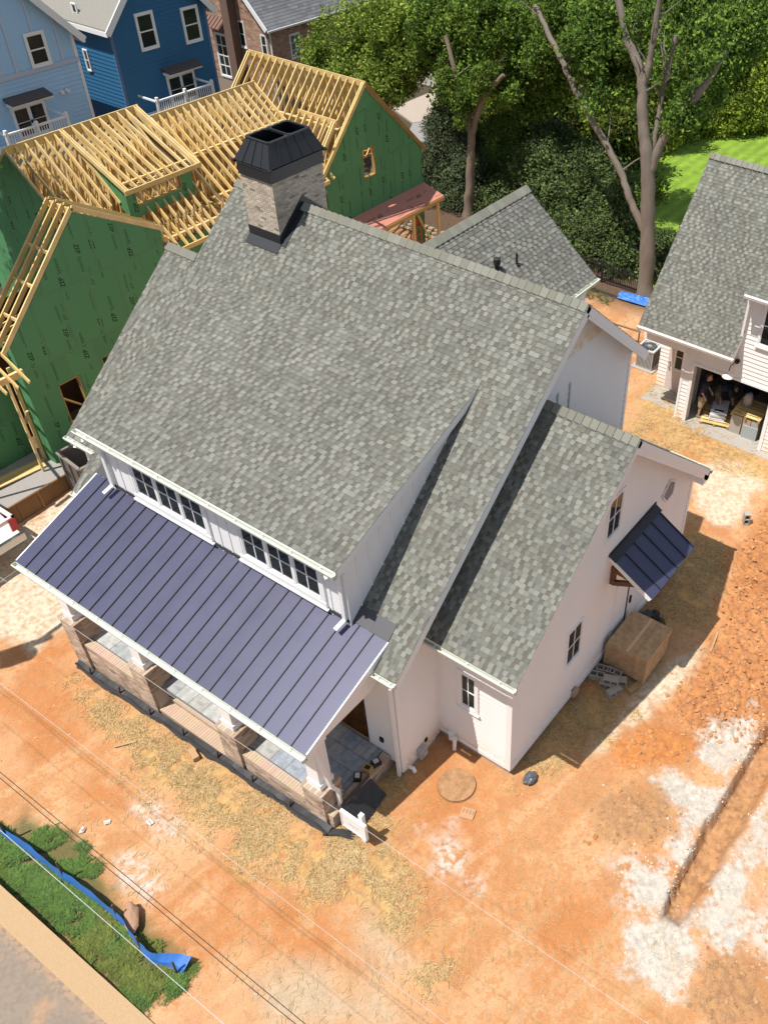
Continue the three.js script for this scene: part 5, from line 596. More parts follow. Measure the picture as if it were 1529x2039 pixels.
{ const g = thing('brick_house', 'brown brick house with a dark grey roof, behind the framed house', 'house', [0, 0, 0]), X = -34, zc = -26.75, r = rng(19), mort = std(0.3, 0.235, 0.19, 0.95), PB = [[0.5, 0.31, 0.215], [0.42, 0.25, 0.17], [0.56, 0.37, 0.27], [0.34, 0.195, 0.135]];
  const FX = frame(V(X, 0, zc), V(0, 0, -1), V(0, 1, 0)), pX = [[0, -1], [16, -1], [16, 4.75], [0, 4.75]], FZ = frame(V(X - 10, 0, zc), V(1, 0, 0), V(0, 1, 0)), pZ = [[0, -1], [10, -1], [10, 4.75], [3, 11.5], [0, 11.5]], hX = [[1.5, 2.86, 2.28, 4.1]], hZ = [[5.85, 1.6, 6.8, 3.85], [7.84, 3.45, 8.32, 4.75], [9.45, 3.3, 9.88, 4.35]];
  wallSlab(g, FX, pX, [], 0.2, mort); const w2 = wallSlab(g, FZ, pZ, [], 0.2, mort); const bx = bricks(w2, FX, clipRect(pX, 0, 1.5, 10, 4.75), hX, PB, 5, { row: 0.1, len: 0.28 }); bricks(w2, FZ, clipRect(pZ, 4.5, 1.5, 10, 9), hZ, PB, 6, { row: 0.1, len: 0.28 });
  windowUnit(g, FX.at && frame(FX.at(1.56, 2.92, 0.0), V(0, 0, -1), V(0, 1, 0)), 0.66, 1.12, 2, 3, { trim: 0.06, proud: 0.02, glass: std(0.1, 0.16, 0.13, 0.15) }); for (const h of hZ.slice(1)) windowUnit(g, frame(FZ.at(h[0] + 0.05, h[1] + 0.06), V(1, 0, 0), V(0, 1, 0)), h[2] - h[0] - 0.1, h[3] - h[1] - 0.12, 1, 2, { trim: 0.05, proud: 0.02, sill: true });
  windowUnit(g, frame(FZ.at(5.95, 1.7), V(1, 0, 0), V(0, 1, 0)), 0.75, 2.05, 2, 4, { trim: 0.1, name: 'glazed_door', muntin: 0.05 }); const h = new MB(); h.prism([FZ.at(5.6, 4.6, 0), FZ.at(7.0, 4.6, 0), FZ.at(7.0, 4.2, 0.6), FZ.at(5.6, 4.2, 0.6)], V(0, 0.05, 0)); const hd = h.build('copper_awning', std(0.17, 0.085, 0.06, 0.5), g); for (let i = 0; i < 6; i++) { const q = new MB(); q.bar(FZ.at(5.65 + i * 0.26, 4.67, 0), FZ.at(5.65 + i * 0.26, 4.27, 0.6), 0.03, 0.04); q.build('seam', std(0.1, 0.05, 0.04, 0.5), hd); }
  const d = new MB(); d.box(X - 2.65, -1, zc, X - 2.1, 9, zc + 0.55, [0.1, 0.07, 0.055]); d.build('brick_buttress', std(0.16, 0.1, 0.075, 0.9), g); downspout(g, [V(X - 2.8, 9, zc + 0.1), V(X - 2.8, 0, zc + 0.1)], std(0.5, 0.45, 0.42, 0.6)); downspout(g, [V(X + 0.06, 4.6, zc - 0.1), V(X + 0.06, 0, zc - 0.1)]);
  const F = frame(V(X + 0.35, 4.7, zc + 0.3), V(0, 0, -1), V(-1, 1.0, 0)), pr = [[0, 0], [16.5, 0], [16.5, 9], [0, 9]]; const rf = roofDeck(g, F, [pr], 0.12, M.trim); const q = rng(7), mb = new MB(); for (let v = 0; v < 5.5; v += 0.17) for (let u = 0; u < 10;) { const w = 0.2 + 0.3 * q(), k = 0.8 + 0.4 * q(); piece(mb, F, [[u, v], [u + w - 0.004, v], [u + w - 0.004, v + 0.18], [u, v + 0.18]], v, v + 0.17, 0.014, 0.004, [0.19 * k, 0.195 * k, 0.205 * k]); u += w; } mb.build('shingles', M.shingle, rf, 'stuff');
  gutter(g, V(X + 0.36, 4.68, zc + 0.32), V(X + 0.36, 4.68, zc - 16), V(1, 0, 0), M.trim); const rk = new MB(); rk.bar(V(X + 0.3, 4.66, zc + 0.33), V(X - 6.0, 11.0, zc + 0.33), 0.06, 0.22); rk.build('rake_board', M.trim, g); }
// white garage with a red car, driveway and lane beyond the trees
{ const g = thing('far_garage', 'open white garage half hidden behind the trees, with a red car inside', 'garage', [-30.6, 0, -36]), mb = new MB(); mb.box(-5, 0, -4, -4.85, 3, 2.2); mb.box(-5, 0, -4, 1, 3, -3.85); mb.box(-0.2, 0, -0.9, 0.05, 3, -0.55); mb.box(-0.2, 2.0, -3.9, 0.05, 3.2, -0.55); mb.box(-5, 0, -0.9, -0.2, 3, -0.75); mb.build('wall', std(0.6, 0.56, 0.5, 0.8), g); const r = new MB(); r.prism([V(0.5, 3.1, -5), V(0.5, 3.1, 0), V(-5.5, 3.1, 0), V(-5.5, 3.1, -5)], V(0, 0.15, 0)); r.build('roof', std(0.2, 0.2, 0.2, 0.9), g);
  const c = thing('red_car', 'red car parked in the dark of the far garage', 'car', [-32.2, 0.0, -37.9], undefined, 0.1), prof = [[-2, 0.35], [2.05, 0.35], [2.1, 0.75], [1.9, 0.9], [1.0, 1.0], [0.45, 1.38], [-1.1, 1.42], [-1.9, 0.98], [-2.1, 0.85]]; const b = new MB(); b.prism(prof.map((q) => V(q[0], q[1], -0.8)).reverse(), V(0, 0, 1.6)); b.build('body', std(0.2, 0.008, 0.006, 0.3), c); const gl = new MB(); gl.prism([V(0.95, 1.0, -0.81), V(0.45, 1.33, -0.81), V(-1.05, 1.36, -0.81), V(-1.6, 1.0, -0.81)], V(0, 0, 1.62)); gl.build('windows', M.glass, c); for (const [x, z] of [[1.3, 0.8], [1.3, -0.8], [-1.3, 0.8], [-1.3, -0.8]]) { const w = new MB(); w.tube([V(x, 0.32, z - 0.1), V(x, 0.32, z + 0.1)], 0.32, 16); w.build('wheel', M.black, c); }
  const d = new MB(); d.prism([V(-30.6, -0.1, -37.4), V(-30.6, -0.1, -32.3), V(-28.2, -0.1, -31.2), V(-25.5, -0.1, -36.2)], V(0, 0.14, 0)); d.build('driveway', std(0.5, 0.42, 0.35, 0.95, { map: rep(texGrain, 0.8) })).userData.kind = 'structure'; const l = new MB(); l.prism([V(-28.2, -0.1, -31.2), V(-26.6, -0.1, -28.4), V(-20.5, -0.1, -31.8), V(-20, -0.1, -42), V(-25.5, -0.1, -36.2)], V(0, 0.12, 0)); l.build('lane', std(0.33, 0.32, 0.31, 0.95, { map: rep(texGrain, 0.8) })).userData.kind = 'structure'; const fh = thing('distant_house', 'pale house wall glimpsed between the far tree crowns', 'house', [-22, 0, -62]); const h = new MB(); h.box(-4, -3, -4, 4, 4.2, 4); h.build('wall', std(0.55, 0.5, 0.45, 0.8), fh); const hr = new MB(); hr.prism([V(-4.4, 4.2, 4.4), V(4.4, 4.2, 4.4), V(0, 7, 4.4)], V(0, 0, -8.8)); hr.build('roof', std(0.2, 0.19, 0.18, 0.9), fh); for (const x of [-2, 1]) windowUnit(fh, frame(V(x, 1.2, 4.01), V(1, 0, 0), V(0, 1, 0)), 0.9, 1.4, 2, 2); }
// bright lawn behind the garage
{ const mb = new MB(), r = rng(4), P = [[-18, -29.5], [-9, -22.5], [20, -24], [20, -60], [-9, -50], [-13.4, -44.5], [-15.2, -40.2], [-17.2, -37]]; const pts = P.map((q) => V(q[0], 0.02, q[1])); mb.poly(pts); const t = dataTex(256, (u, v) => { const s = 0.5 + 0.5 * Math.sin(u * 6.283 * 14 + 1.5 * tn(u, v, 6)), g = tn(u, v, 24) * 0.6 + tn(u, v, 90) * 0.4; const k = 0.72 + 0.22 * g + 0.1 * s; return [132 * k, 165 * k, 48 * k]; }, true); t.repeat.set(1 / 9, 1 / 9); const lawn = mb.build('lawn', new THREE.MeshStandardMaterial({ map: t, roughness: 0.95, bumpMap: rep(texGrain, 1.2), bumpScale: 0.03 })); lawn.userData.kind = 'structure'; }
// ================================================================ trees, shrubs and hedges
const leafGeo = (seed, n, size, droop) => { const r = rng(seed), mb = new MB(); for (let i = 0; i < n; i++) { const a = r() * 6.28, e = Math.acos(2 * r() - 1), q = 0.35 + 0.65 * Math.cbrt(r()), c = V(Math.sin(e) * Math.cos(a), Math.cos(e), Math.sin(e) * Math.sin(a)).multiplyScalar(q), d = V(r() - 0.5, (r() - 0.5) * 0.7 - droop, r() - 0.5).normalize(), s = d.clone().cross(V(r() - 0.5, r(), r() - 0.5)).normalize(), l = size * (0.7 + 0.6 * r()), w = l * 0.28; const m = c.clone().addScaledVector(d, l * 0.5), t = c.clone().addScaledVector(d, l); const k = 0.85 + 0.3 * r(); mb.tri(c, m.clone().addScaledVector(s, w), m.clone().addScaledVector(s, -w), [k, k, k]); mb.tri(m.clone().addScaledVector(s, -w), m.clone().addScaledVector(s, w), t, [k, k, k]); } return mb.geo(); };
const LEAF = [leafGeo(1, 30, 0.42, 0.2), leafGeo(2, 26, 0.42, 0.1), leafGeo(3, 28, 0.36, 0.0)];
const shrubMat = new THREE.MeshStandardMaterial({ roughness: 0.9, side: THREE.DoubleSide, vertexColors: true });
const leafMat = new THREE.MeshPhysicalMaterial({ roughness: 0.95, specularIntensity: 0.3, side: THREE.DoubleSide, transmission: 0.25, thickness: 0, vertexColors: true });
function crown(parent, blobs, o) {
  const r = rng(o.seed), list = [];
  for (const [bx, by, bz, br] of blobs) { const n = Math.round(o.density * br * br * 26); for (let i = 0; i < n; i++) { const a = r() * 6.283, c = 2 * r() - 1, s = Math.sqrt(1 - c * c), q = br * (0.55 + 0.6 * Math.pow(r(), 0.7)) * (0.75 + 0.5 * fbm(bx + 2 * Math.cos(a) * s + 20, by + 2 * c + 2 * Math.sin(a) * s, 2)); const x = bx + q * s * Math.cos(a), y = by + q * c * (o.flat || 0.85), z = bz + q * s * Math.sin(a); if (y < (o.minY ?? 0.05)) continue; if (fbm(x * 0.9 + 3, y * 0.9 + z * 0.7, 2) < (o.gap ?? 0.36)) continue; const k = 0.55 + 0.95 * Math.pow(r(), 1.3), t = r(), sz = o.clump * (0.7 + 0.6 * r()); list.push([x - parent.position.x, y - parent.position.y, z - parent.position.z, r() * 6.28, r() * 6.28, r() * 0.8, sz, sz, sz, [lerp(o.a[0], o.b[0], t) * k, lerp(o.a[1], o.b[1], t) * k, lerp(o.a[2], o.b[2], t) * k]]); } }
  return scatter('crown', LEAF[o.leaf || 0], o.leaf ? shrubMat : leafMat, list, 'stuff', parent);
}
const bark = new THREE.MeshStandardMaterial({ vertexColors: true, roughness: 0.95, map: rep(texGrain, 1.2, 0.35), bumpMap: rep(texGrain, 2.2, 0.5), bumpScale: 0.05 });
function limbs(parent, list, seed, col = [0.27, 0.225, 0.18], twigs = 0) { const r = rng(seed), tips = [], P = parent.position;
  list.forEach(([pts, r0, r1], k) => { const mb = new MB(), cur = new THREE.CatmullRomCurve3(pts.map((q) => V(q[0] - P.x, q[1] - P.y, q[2] - P.z))), n = Math.max(8, pts.length * 6), p = cur.getPoints(n).map((v, i) => v.add(V((r() - 0.5) * 0.05, 0, (r() - 0.5) * 0.05))), tip = twigs && k >= 0 ? twigs : 0, rad = p.map((_, i) => lerp(r0, r1, Math.pow(i / n, 0.8)) * (0.92 + 0.16 * r())); if (k === 0) rad[0] *= 1.45, rad[1] *= 1.12; const c = 0.95 + 0.1 * r(); mb.tube(p, rad, 12, col.map((q) => q * c)); for (let q = 0; q < tip; q++) { const i = Math.floor(lerp(k ? n * 0.3 : n * 0.55, n - 1, r())), a = p[i], d = V(r() - 0.5, 0.2 + 0.7 * r(), r() - 0.4).normalize(), l = 0.5 + 0.9 * r(), m1 = a.clone().addScaledVector(d, l * 0.5).add(V(0, 0.05, 0)), e = a.clone().addScaledVector(d, l).add(V((r() - 0.5) * 0.3, 0.1, (r() - 0.5) * 0.3)); mb.tube([a, m1, e], [Math.min(0.045, rad[i] * 0.5), 0.028, 0.012], 6, col); for (const w of [e, m1]) if (r() < 0.8) tips.push([w.x + P.x, w.y + P.y, w.z + P.z, 0.16 + 0.24 * r()]); }
    for (let q = 0; q < mb.c.length; q += 3) { const v = 0.78 + 0.44 * fbm(mb.p[q] * 9 + mb.p[q + 2] * 7, mb.p[q + 1] * 2.2, 3); mb.c[q] *= v; mb.c[q + 1] *= v; mb.c[q + 2] *= v; }
    mb.build(k === 0 ? 'trunk' : 'limb', bark, parent); }); return tips; }
{ const t = thing('big_hardwood_tree', 'tall tree with a pale forked trunk and low leaning limb, nearest the right garage', 'tree', [-8.2, -0.05, -21.64]);
  const tw = limbs(t, [[[[-8.2, -0.1, -21.64], [-8.5, 3.0, -21.6], [-8.86, 5.5, -21.6], [-9.3, 6.9, -21.7], [-9.67, 8.31, -21.9], [-10.4, 9.3, -22], [-11.2, 10.8, -22.2]], 0.34, 0.12], [[[-8.4, 2.5, -21.62], [-9.2, 3.6, -21.6], [-10.05, 4.85, -21.7], [-12.04, 6.97, -21.8], [-13.24, 8.3, -22], [-14.6, 9.6, -22.4]], 0.17, 0.09], [[[-9.5, 7.6, -21.8], [-9.35, 9.04, -21.9], [-9.3, 10.9, -22]], 0.14, 0.1], [[[-8.75, 4.9, -21.6], [-8.35, 6.5, -21.8], [-7.41, 8.1, -22.2], [-6.9, 9.4, -22.6]], 0.19, 0.1], [[[-8.75, 5.2, -21.7], [-9.0, 7.2, -22.4], [-8.9, 9.5, -22.8]], 0.12, 0.07], [[[-12.0, 6.95, -21.8], [-12.2, 8.2, -22.6], [-12.4, 9.5, -23.5]], 0.08, 0.04]], 5, undefined, 7);
  crown(t, [...tw, [-16.5, 7.7, -26, 1.6], [-14.9, 8.6, -26, 1.6], [-14.1, 7.2, -27, 1.5], [-13.1, 8.5, -27, 1.6], [-11.3, 8.8, -27, 1.6], [-9.4, 9.6, -26, 1.5], [-8.6, 8.4, -25, 1.2], [-9.6, 7.5, -25, 1.0], [-14.8, 5.9, -27, 1.3], [-16.3, 6.2, -27, 1.4], [-8.3, 9.3, -26, 1.4], [-13.1, 5.6, -27, 1.1], [-8.1, 7.4, -24, 0.7], [-17.6, 4.9, -27, 1.1], [-12, 7, -28, 1.3], [-8.4, 5.3, -22.6, 0.4], [-8.9, 4.0, -22.4, 0.35], [-7.0, 9.1, -22.2, 0.55], [-12.4, 9.3, -23.3, 0.7]], { seed: 7, density: 10, clump: 0.36, a: [0.064, 0.128, 0.019], b: [0.178, 0.272, 0.038], gap: 0.51 }); }
{ const t = thing('hardwood_tree', 'tree with a slender forked trunk behind the green rear gable', 'tree', [-18.62, 0, -23.5]);
  const tw = limbs(t, [[[[-18.64, -0.1, -23.5], [-18.47, 2.37, -23.5], [-18.43, 4.0, -23.5], [-19.03, 5.25, -23.6], [-19.91, 7.4, -23.8]], 0.25, 0.09], [[[-18.44, 3.6, -23.5], [-17.7, 5.5, -23.5], [-16.8, 6.5, -23.6]], 0.16, 0.08]], 6, [0.30, 0.23, 0.17], 6);
  crown(t, [...tw, [-21.1, 7.4, -25, 1.3], [-20.4, 7.9, -26, 1.4], [-19.4, 6.7, -26, 1.4], [-19, 7.3, -27, 1.4], [-20.4, 6.3, -25, 1.1], [-19.2, 5.8, -25, 1], [-18.7, 5.7, -27, 1.3], [-22.2, 7.7, -26, 1.1], [-19.1, 5, -24, 0.5], [-20.2, 5.2, -24.5, 0.6], [-18.9, 7.9, -25, 1.2], [-17.9, 5.4, -25, 0.7], [-17.0, 6.9, -23.6, 0.5], [-18.7, 5.6, -23.1, 0.35]], { seed: 8, density: 11, clump: 0.33, a: [0.068, 0.132, 0.019], b: [0.196, 0.289, 0.038], gap: 0.49 }); }
{ const t = thing('light_green_tree', 'light green leafy tree in front of the brown brick house', 'tree', [-25.2, 0, -24.6]); limbs(t, [[[[-25.2, -0.1, -24.6], [-25.1, 3, -24.6], [-24.8, 5.6, -24.8]], 0.2, 0.1], [[[-25.1, 2.8, -24.6], [-26.2, 4.4, -24.5], [-27.3, 5.2, -24.3]], 0.1, 0.05]], 9);
  crown(t, [[-27.6, 5, -24, 0.9], [-26.3, 6.2, -24.5, 1.3], [-24.4, 5.3, -24, 1.2], [-23.9, 6.9, -25, 1.4], [-23, 5.8, -25, 1.1], [-25.2, 4.9, -23.5, 1], [-23.7, 4.6, -24, 0.9], [-26.7, 4.2, -23.5, 0.7], [-26, 7, -26, 1.3], [-28.6, 5.3, -24.5, 0.7], [-23.5, 4.5, -25, 0.7], [-23, 6.6, -26, 1]], { seed: 10, density: 11, clump: 0.3, a: [0.135, 0.216, 0.027], b: [0.297, 0.378, 0.063], gap: 0.45 }); }
{ const t = thing('magnolia_tree', 'dark glossy evergreen tree beside the green rear gable', 'tree', [-20.7, 0, -24.9]); limbs(t, [[[[-20.7, -0.1, -24.9], [-20.8, 2.8, -24.9]], 0.12, 0.05]], 12); crown(t, [[-21.4, 3.2, -25, 0.7], [-21, 2.4, -25, 0.9], [-21.5, 1.2, -24.5, 0.9], [-20.2, 0.8, -24.5, 1], [-20.7, 0.2, -24, 0.9], [-19.9, 1.6, -25, 0.9], [-19.5, 0.3, -24, 0.9], [-21.3, 0.3, -24, 0.8]], { seed: 13, density: 15, clump: 0.24, leaf: 2, a: [0.037, 0.057, 0.025], b: [0.091, 0.119, 0.045], gap: 0.25 }); }
{ const t = thing('conifer_tree', 'dark conical conifer with a bright left edge behind the shrubs', 'tree', [-19.0, 0, -27.2]); limbs(t, [[[[-19, -0.1, -27.2], [-19.1, 4.3, -27.2]], 0.12, 0.03]], 14); crown(t, [[-19.2, 4.2, -27, 0.35], [-19.2, 3.5, -27, 0.55], [-19.15, 2.7, -27, 0.75], [-19.1, 1.9, -27, 0.95], [-19.1, 1.0, -27, 1.15], [-19.1, 0.3, -27, 1.25]], { seed: 15, density: 15, clump: 0.26, leaf: 2, a: [0.067, 0.142, 0.025], b: [0.168, 0.261, 0.038], gap: 0.28 }); }
const SH = [[-16.2, 2.2, -26, 1.2], [-14.5, 1.3, -25, 1.3], [-13.6, 2.6, -26, 1.2], [-12.9, 0.4, -24, 1.2], [-15.5, 0.2, -25, 1.2], [-11.5, 1.3, -24, 1.2], [-17.7, 0.2, -25, 1.2], [-17.3, 1, -26, 1.2], [-10.5, 0.5, -23.6, 0.9], [-11.6, 2.1, -25, 1.1], [-9.6, 0.5, -24.4, 1.0], [-17, 2.1, -28, 1.3], [-7.2, 0.5, -23.5, 1.0], [-8.2, 0.6, -24.6, 1.0]];
const SHL = ['dark shrub behind the black fence, topped by another crown, second tallest', 'dark broad shrub left of the leaning limb', 'tall dark shrub behind the leaning limb', 'low dark shrub just behind the black fence, left part', 'dark shrub at the foot of the tall shrubs, left of centre', 'dark shrub right of the leaning limb near the big trunk', 'dark shrub next to the slender forked trunk', 'dark shrub between the conifer and the tall shrubs', 'small dark shrub behind the fence next to the big trunk', 'dark shrub left of the big pale trunk, above the fence', 'small dark shrub directly behind the big pale trunk', 'dark shrub at the back of the shrub mass under the crowns', 'dark shrub at the left edge of the garage roof', 'dark shrub on the lawn edge right of the big trunk'];
SH.forEach((q, i) => { const t = thing('evergreen_shrub', SHL[i], 'shrub', [q[0], 0, q[2]], 'dark shrubs behind the fence'); limbs(t, [[[[q[0], -0.1, q[2]], [q[0] + 0.05, Math.max(0.5, q[1]), q[2]]], 0.07, 0.03]], 20 + i); const b = [q, [q[0] + 0.3, Math.max(0.4, q[1] - q[3]), q[2] + 0.4, q[3] * 0.95]]; if (q[1] > 1.6) b.push([q[0] - 0.2, q[1] - 1.6, q[2] + 0.5, q[3]]); crown(t, b, { seed: 30 + i, density: 11, clump: 0.28, leaf: 1, a: [0.044, 0.070, 0.021], b: [0.110, 0.161, 0.035], gap: 0.27 }); });
const HD = [[-14.3, 2.2, -42, 1.8], [-13.8, 2.9, -44, 2], [-15.2, 1.1, -41, 1.6], [-12.8, 2.1, -44, 1.8], [-15.9, 0.9, -39, 1.4], [-16.1, 0.7, -37, 1.2], [-13.7, 1.1, -43, 1.5], [-14.1, 4, -46, 2.2], [-15.7, 3.2, -46, 2.2], [-16.6, 0.6, -35, 1], [-16.2, 1.9, -44, 1.8], [-11.2, 2.4, -46, 2.0], [-17.3, 0.8, -33, 1.1]];
const HL = ['bright green bush in the middle of the hedge above the lawn', 'tall bright bush at the back of the hedge, right of middle', 'bright bush at the lawn edge where the hedge bends', 'bright bush at the right end of the hedge', 'bright bush on the left part of the lawn edge', 'small bright bush at the lawn edge left of the right limb', 'low bright bush in front of the hedge, right part', 'tallest bright bush at the top right corner', 'tall bright bush at the back left of the hedge', 'smallest bright bush by the big forked trunk', 'bright bush behind the bend of the hedge', 'bright bush at the far right edge behind the hedge', 'bright bush left of the big fork, above the lawn corner'];
HD.forEach((q, i) => { const t = thing('hedge_bush', HL[i], 'bush', [q[0], 0, q[2]], 'bright bushes along the lawn'); limbs(t, [[[[q[0], -0.1, q[2]], [q[0], Math.max(0.6, q[1]), q[2]]], 0.08, 0.03]], 50 + i); crown(t, [q, [q[0] + 0.3, Math.max(0.5, q[1] - q[3] * 0.8), q[2] + 0.3, q[3] * 0.9], [q[0], Math.max(0.4, q[1] - q[3] * 1.6), q[2] + 0.5, q[3] * 0.9]], { seed: 60 + i, density: 8, clump: 0.4, leaf: 0, a: [0.160, 0.237, 0.028], b: [0.368, 0.435, 0.056], gap: 0.3 }); });
{ // the wood far behind reads as one mass
  const holder = new THREE.Group(); holder.name = 'far_woods'; holder.position.set(-20, 0, -38); tag(holder, 'far wood of mixed dark and bright crowns filling the top behind the yard', 'woods'); holder.userData.kind = 'stuff'; scene.add(holder);
  const B = [[-25.1, 0.9, -33, 2], [-21.8, 1.6, -33, 2.2], [-18.6, 2, -33, 2.2], [-20.5, 5.2, -36, 2.5], [-22.2, 4.1, -36, 2.5], [-20.4, 5.2, -38, 2.8], [-16.5, 3.4, -37, 2.2], [-18.3, 4.4, -40, 2.8], [-16.3, 4.6, -42, 2.8], [-23.8, 5.9, -42, 3], [-27.8, 6.6, -40, 3], [-12.5, 6.0, -50, 3.2], [-19, 7, -48, 3.4], [-15, 6.5, -50, 3.4], [-25, 7, -50, 3.4], [-30, 6, -50, 3.4], [-35, 6, -46, 3.4], [-8, 5, -52, 3.2], [-15.4, 2.2, -32, 1.6], [-22.5, 1.2, -30.2, 1.2]];
  const c = crown(holder, B, { seed: 99, density: 6.5, clump: 0.5, a: [0.041, 0.075, 0.011], b: [0.152, 0.191, 0.023], gap: 0.33 }); const r = rng(3); limbs(holder, B.slice(0, 12).map((b) => [[[b[0], -0.2, b[2]], [b[0] + 0.4 * r(), b[1] * 0.6, b[2]], [b[0] + r() - 0.5, b[1] + 1.5, b[2]]], 0.2, 0.07]), 5, [0.13, 0.1, 0.075]); }
{ const t = thing('street_tree', 'tree standing outside the view, left of the framed house', 'tree', [-21.8, -0.3, 0.6]); limbs(t, [[[[-21.8, -0.4, 0.6], [-21.7, 4, 0.2], [-21.6, 9, -0.9]], 0.25, 0.1], [[[-21.7, 4.5, 0.1], [-21.6, 6.8, -1.4], [-21.5, 8.4, -2.2]], 0.12, 0.06]], 71); crown(t, [[-21.6, 10.6, -1.2, 1.8], [-21.5, 8.6, -2.3, 1.2], [-22.6, 9.6, -1.2, 1.6], [-21.4, 11.6, -0.6, 1.4]], { seed: 72, density: 10, clump: 0.4, a: [0.1, 0.2, 0.03], b: [0.25, 0.38, 0.05], gap: 0.2 }); }
// ================================================================ smaller things on the lot
const X1 = V(1, 0, 0);
{ // yard sign
  const t = thing('yard_sign', 'blank-looking white yard sign on a post at the porch corner', 'sign', [-1.64, 0, 3.2]), b = new MB(); b.box(-0.5, 0.36, 0.0, 0.2, 0.93, 0.06); b.build('board', M.trim, t); const p = new MB(); p.box(-0.03, -0.2, -0.1, 0.07, 1.1, -0.002); p.build('post', M.trim, t); const f = new MB(); for (const [a, c, d, e] of [[-0.5, 0.36, 0.2, 0.39], [-0.5, 0.9, 0.2, 0.93], [-0.5, 0.39, -0.47, 0.9], [0.17, 0.39, 0.2, 0.9]]) f.box(a, c, 0.06, d, e, 0.075); f.build('frame', M.trim, t); const g = new MB(); g.box(-0.28, 0.58, 0.061, -0.02, 0.66, 0.064); g.box(-0.2, 0.5, 0.061, -0.08, 0.54, 0.064); g.build('faded_print', std(0.6, 0.58, 0.55, 0.7), t); }
{ // black silt fabric along the plinth
  const t = thing('silt_fabric', 'crumpled black silt fabric lying along the foot of the brick porch', 'fabric', [-7, 0, 3.6]), r = rng(31), top = [], mid = [], bot = [], n = 90; for (let i = 0; i <= n; i++) { const u = i / n, x = lerp(-11.2, -2.35, u), g = Gh(x, 3.6), w = fbm(u * 30, 1, 3); top.push(V(x + 7, g + 0.16 + 0.12 * w, 3.36 - 3.6 + 0.05 * w)); mid.push(V(x + 7, g + 0.10 + 0.1 * fbm(u * 26, 7, 3), 3.44 - 3.6 + 0.09 * fbm(u * 22, 3, 3))); bot.push(V(x + 7, g + 0.015, 3.53 - 3.6 + 0.12 * (fbm(u * 18, 5, 3) - 0.3))); } const mb = new MB(); for (let i = 0; i < n; i++) { mb.quad(mid[i], mid[i + 1], top[i + 1], top[i]); mb.quad(bot[i], bot[i + 1], mid[i + 1], mid[i]); } mb.build('cloth', new THREE.MeshStandardMaterial({ color: new THREE.Color().setRGB(0.035, 0.035, 0.037), roughness: 0.6, side: THREE.DoubleSide }), t); const fold = new MB(); fold.tube(mid.map((v, i) => v.clone().add(V(0, 0.02, 0.03 + 0.04 * fbm(i * 0.4, 9, 2)))), 0.028, 6); fold.build('rolled_edge', M.blackCloth, t); for (let i = 6; i < n; i += 12) { const s = new MB(); s.bar(mid[i].clone().add(V(0, -0.2, 0.03)), mid[i].clone().add(V(0.03, 0.24, -0.02)), 0.035, 0.035); s.build('stake', std(0.06, 0.05, 0.04, 0.9), t); } }
{ const t = thing('black_tarp', 'black plastic sheet draped from the porch edge to the ground beside the sign', 'tarp', [-2.3, 0, 2.5]), mb = new MB(), n = 8, P = []; for (let i = 0; i <= n; i++) { P.push([]); for (let j = 0; j <= n; j++) { const u = i / n, v = j / n; P[i].push(V(lerp(-0.1, 0.34, u) + 0.1 * v * u, lerp(0.55, 0.03, Math.pow(u, 0.8)) + 0.05 * fbm(i * 0.9, j * 0.9, 2), lerp(-0.42, 0.5, v) + 0.12 * u * (v - 0.5) + 0.05 * fbm(i, j + 9, 2))); } } for (let i = 0; i < n; i++) for (let j = 0; j < n; j++) mb.quad(P[i][j], P[i + 1][j], P[i + 1][j + 1], P[i][j + 1]); mb.build('sheet', new THREE.MeshStandardMaterial({ color: new THREE.Color().setRGB(0.02, 0.02, 0.021), roughness: 0.4, side: THREE.DoubleSide }), t); const r = new MB(); for (let k = 0; k < 4; k++) r.tube([V(-0.15, 0.07, 0.98 + 0.03 * k), V(0.12, 0.09, 0.8 + 0.03 * k), V(0.36 + 0.05 * k, 0.04, 0.62 + 0.05 * k)], [0.05, 0.045, 0.012], 7); r.build('gathered_folds', M.blackCloth, t); }
// tools on the porch edge
for (const [nm, lb, cat, x, z, fn] of [['tool_case', 'yellow and black tool case on the porch edge', 'tool case', -2.5, 2.0, 0], ['camera_box', 'black box with a pale lid on the porch edge, nearest the house wall', 'box', -2.46, 1.76, 1], ['level_box', 'small black box with a pale top on the porch edge, nearest the column', 'box', -2.55, 2.28, 2]]) { const t = thing(nm, lb, cat, [x, 0.49, z], undefined, 0.2 + fn), b = new MB(); b.box(-0.1, 0, -0.08, 0.1, fn ? 0.12 : 0.14, 0.08); b.build('body', fn ? M.black : std(0.4, 0.25, 0.07, 0.6), t); const l = new MB(); l.box(-0.06, fn ? 0.12 : 0.14, -0.05, 0.06, 0.15, 0.05); l.build('lid', fn ? std(0.5, 0.5, 0.48, 0.6) : M.black, t); }
